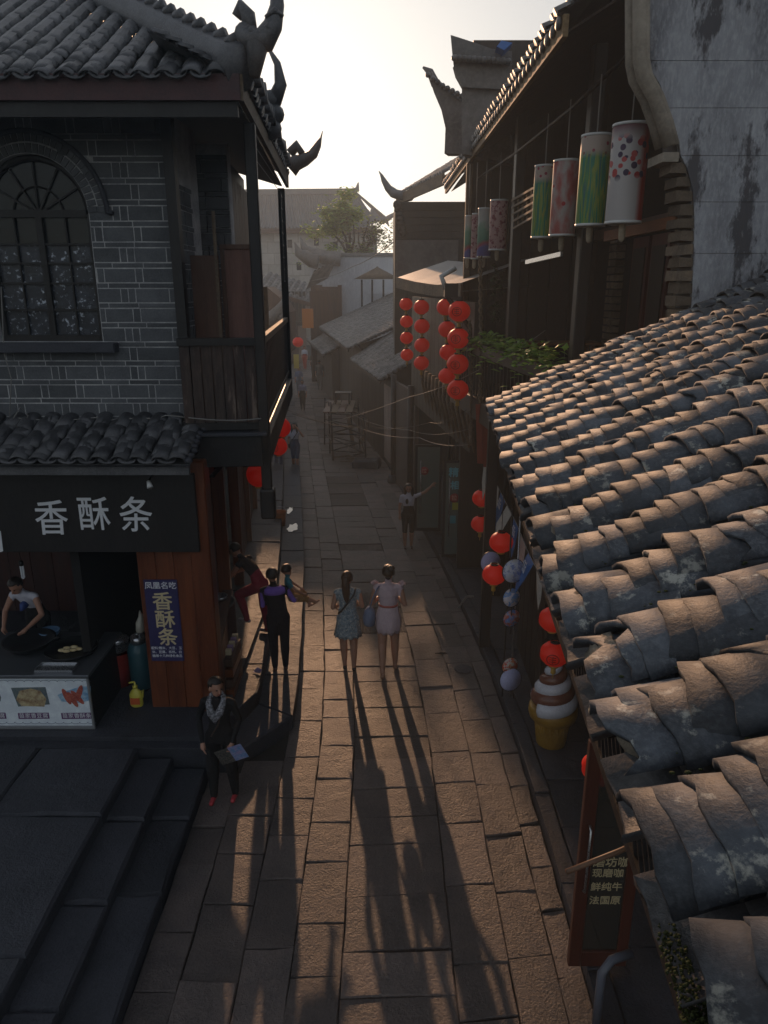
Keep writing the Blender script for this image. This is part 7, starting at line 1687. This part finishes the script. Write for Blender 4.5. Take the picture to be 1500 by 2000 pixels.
for k, (px, py, rz, L_, lab) in enumerate(((690, 872, .5, 1.5, 'pale plank leaning against the wall behind the rack'), (705, 868, -.3, 1.4, 'second pale plank leaning beside the rack'), (668, 893, .4, .6, 'short pale offcut lying in front of the rack'), (690, 897, -.2, .5, 'split pale offcut lying near the rack legs'), (700, 888, .9, .5, 'dark offcut lying by the wall under the rack'), (676, 903, .1, .4, 'thin sliver of pale wood on the paving'))):
    p = gp(px, py, .0); q = MB()
    if k < 2: q.bar((p.x, p.y, .01), (p.x + .35 * (1 if k else -.6), p.y + .5, L_ * .75), .13, .03)
    else: q.bar((p.x - L_ / 2 * math.cos(rz), p.y - L_ / 2 * math.sin(rz), .03), (p.x + L_ / 2 * math.cos(rz), p.y + L_ / 2 * math.sin(rz), .035), .09, .02)
    single('plank', q, M_GREYWOOD if k != 4 else M_WOOD, lab, 'plank', loc=(p.x, p.y, 0))
p = gp(715, 912, 0); SB = thing('stone_block', p, 'dark stone block lying at the foot of the low house', 'stone'); q = MB(); slab(q, [(p.x - .45, p.y - .2), (p.x + .4, p.y - .3), (p.x + .5, p.y + .3), (p.x - .4, p.y + .3)], -.02, .26, jit=.04, rim=.05); q.build('block', M_STEP, SB)
def wire(pts_, label, r=.006, m_=None, sag=.0):
    P = [atY(*q) for q in pts_]; out = []
    for i in range(len(P) - 1):
        for k in range(8):
            f = k / 8; v = P[i].lerp(P[i + 1], f); v.z -= sag * 4 * f * (1 - f); out.append(v)
    out.append(P[-1]); t = MB(); t.tube(out, r, 5); single('wire', t, m_ or M_CABLE, label, 'wire', loc=out[0])
wire([(1065, 645, 11.5), (930, 725, 12), (800, 775, 15), (640, 825, 22)], 'pale wire sloping from the planter down to the bamboo rack', .006, sag=.05)
wire([(915, 868, 12.2), (820, 855, 15), (700, 835, 18), (560, 800, 14)], 'pale wire crossing low from the shop post to the balcony', .0055, sag=.08)
wire([(912, 800, 12.3), (840, 825, 15), (720, 832, 20), (570, 808, 14.2)], 'dark thin wire crossing the street under the pale one', .004, M_BLACKCABLE, sag=.1)
wire([(915, 838, 12.3), (800, 840, 17), (690, 810, 23)], 'thin grey wire slung from the shop post to the low house', .004, sag=.1)
wire([(610, 548, 44), (690, 520, 40), (772, 470, 26)], 'wire rising in front of the plastered hall', .02, sag=.1)
wire([(498, 285, 8.6), (540, 350, 13.6)], 'taut wire along the upper balcony posts', .005)
wire([(498, 310, 8.6), (545, 372, 13.6)], 'second taut wire just below the first on the balcony', .005)
wire([(893, 1190, 12.3), (912, 1165, 12.2), (925, 1165, 12.1)], 'bent grey pipe end low on the kerb by the shop post', .02)
wire([(1180, 1100, 11), (1000, 1165, 11)][:2], 'string behind the round fans', .003) if False else None
# ladder of red chairs on the shop post (folded red boards)
RB = thing('red_notice_board', atY(940, 870, 11.9), 'red painted boards leaning against the lattice by the shop post', 'board')
for k, (a, b_) in enumerate((((935, 790), (938, 905)), ((947, 800), (950, 912)))):
    q = MB(); A_, B_ = atY(*a, 11.6), atY(*b_, 11.8); q.bar(A_, B_, .10, .02); q.build('board', plain('dull_red_paint', (.26, .05, .03), .6), RB)
# small square of street litter
p = gp(502, 1313, .4); q = MB(); q.add([(p.x - .06, p.y - .02, .41), (p.x + .05, p.y - .04, .41), (p.x + .07, p.y + .03, .425), (p.x, p.y + .06, .45), (p.x - .05, p.y + .03, .41)], [(0, 1, 2, 3, 4)]); q2 = single('paper_scrap', q, plain('lilac_paper', (.22, .17, .30), .7), 'crumpled lilac paper scrap on the stone ledge', 'litter', loc=p)
# drain cover
dc = gp(905, 1308, .0); q = MB(); q.lathe([(.02, 0), (.13, 0), (.14, .004), (.13, .006), (.02, .012)], (dc.x, dc.y, .012), 24); single('drain_cover', q, M_STEP, 'small round drain cover set in the paving', 'drain cover', loc=(dc.x, dc.y, .012))
# ------------------------------------------------------------------ evening haze
hz = MB(); hz.box((-30, -3, -1.2), (30, 95, 16))
HO = hz.build('haze', bpy.data.materials.new('haze_air')); HO['kind'] = 'stuff'; HO['label'] = 'thin evening haze filling the street'
hm_ = HO.data.materials[0]; hm_.use_nodes = True; N = hm_.node_tree.nodes; N.clear()
ho_ = N.new('ShaderNodeOutputMaterial'); pv = N.new('ShaderNodeVolumePrincipled'); pv.inputs['Color'].default_value = (.78, .90, 1.0, 1); pv.inputs['Density'].default_value = .0030; pv.inputs['Anisotropy'].default_value = .35
hm_.node_tree.links.new(pv.outputs[0], ho_.inputs['Volume'])
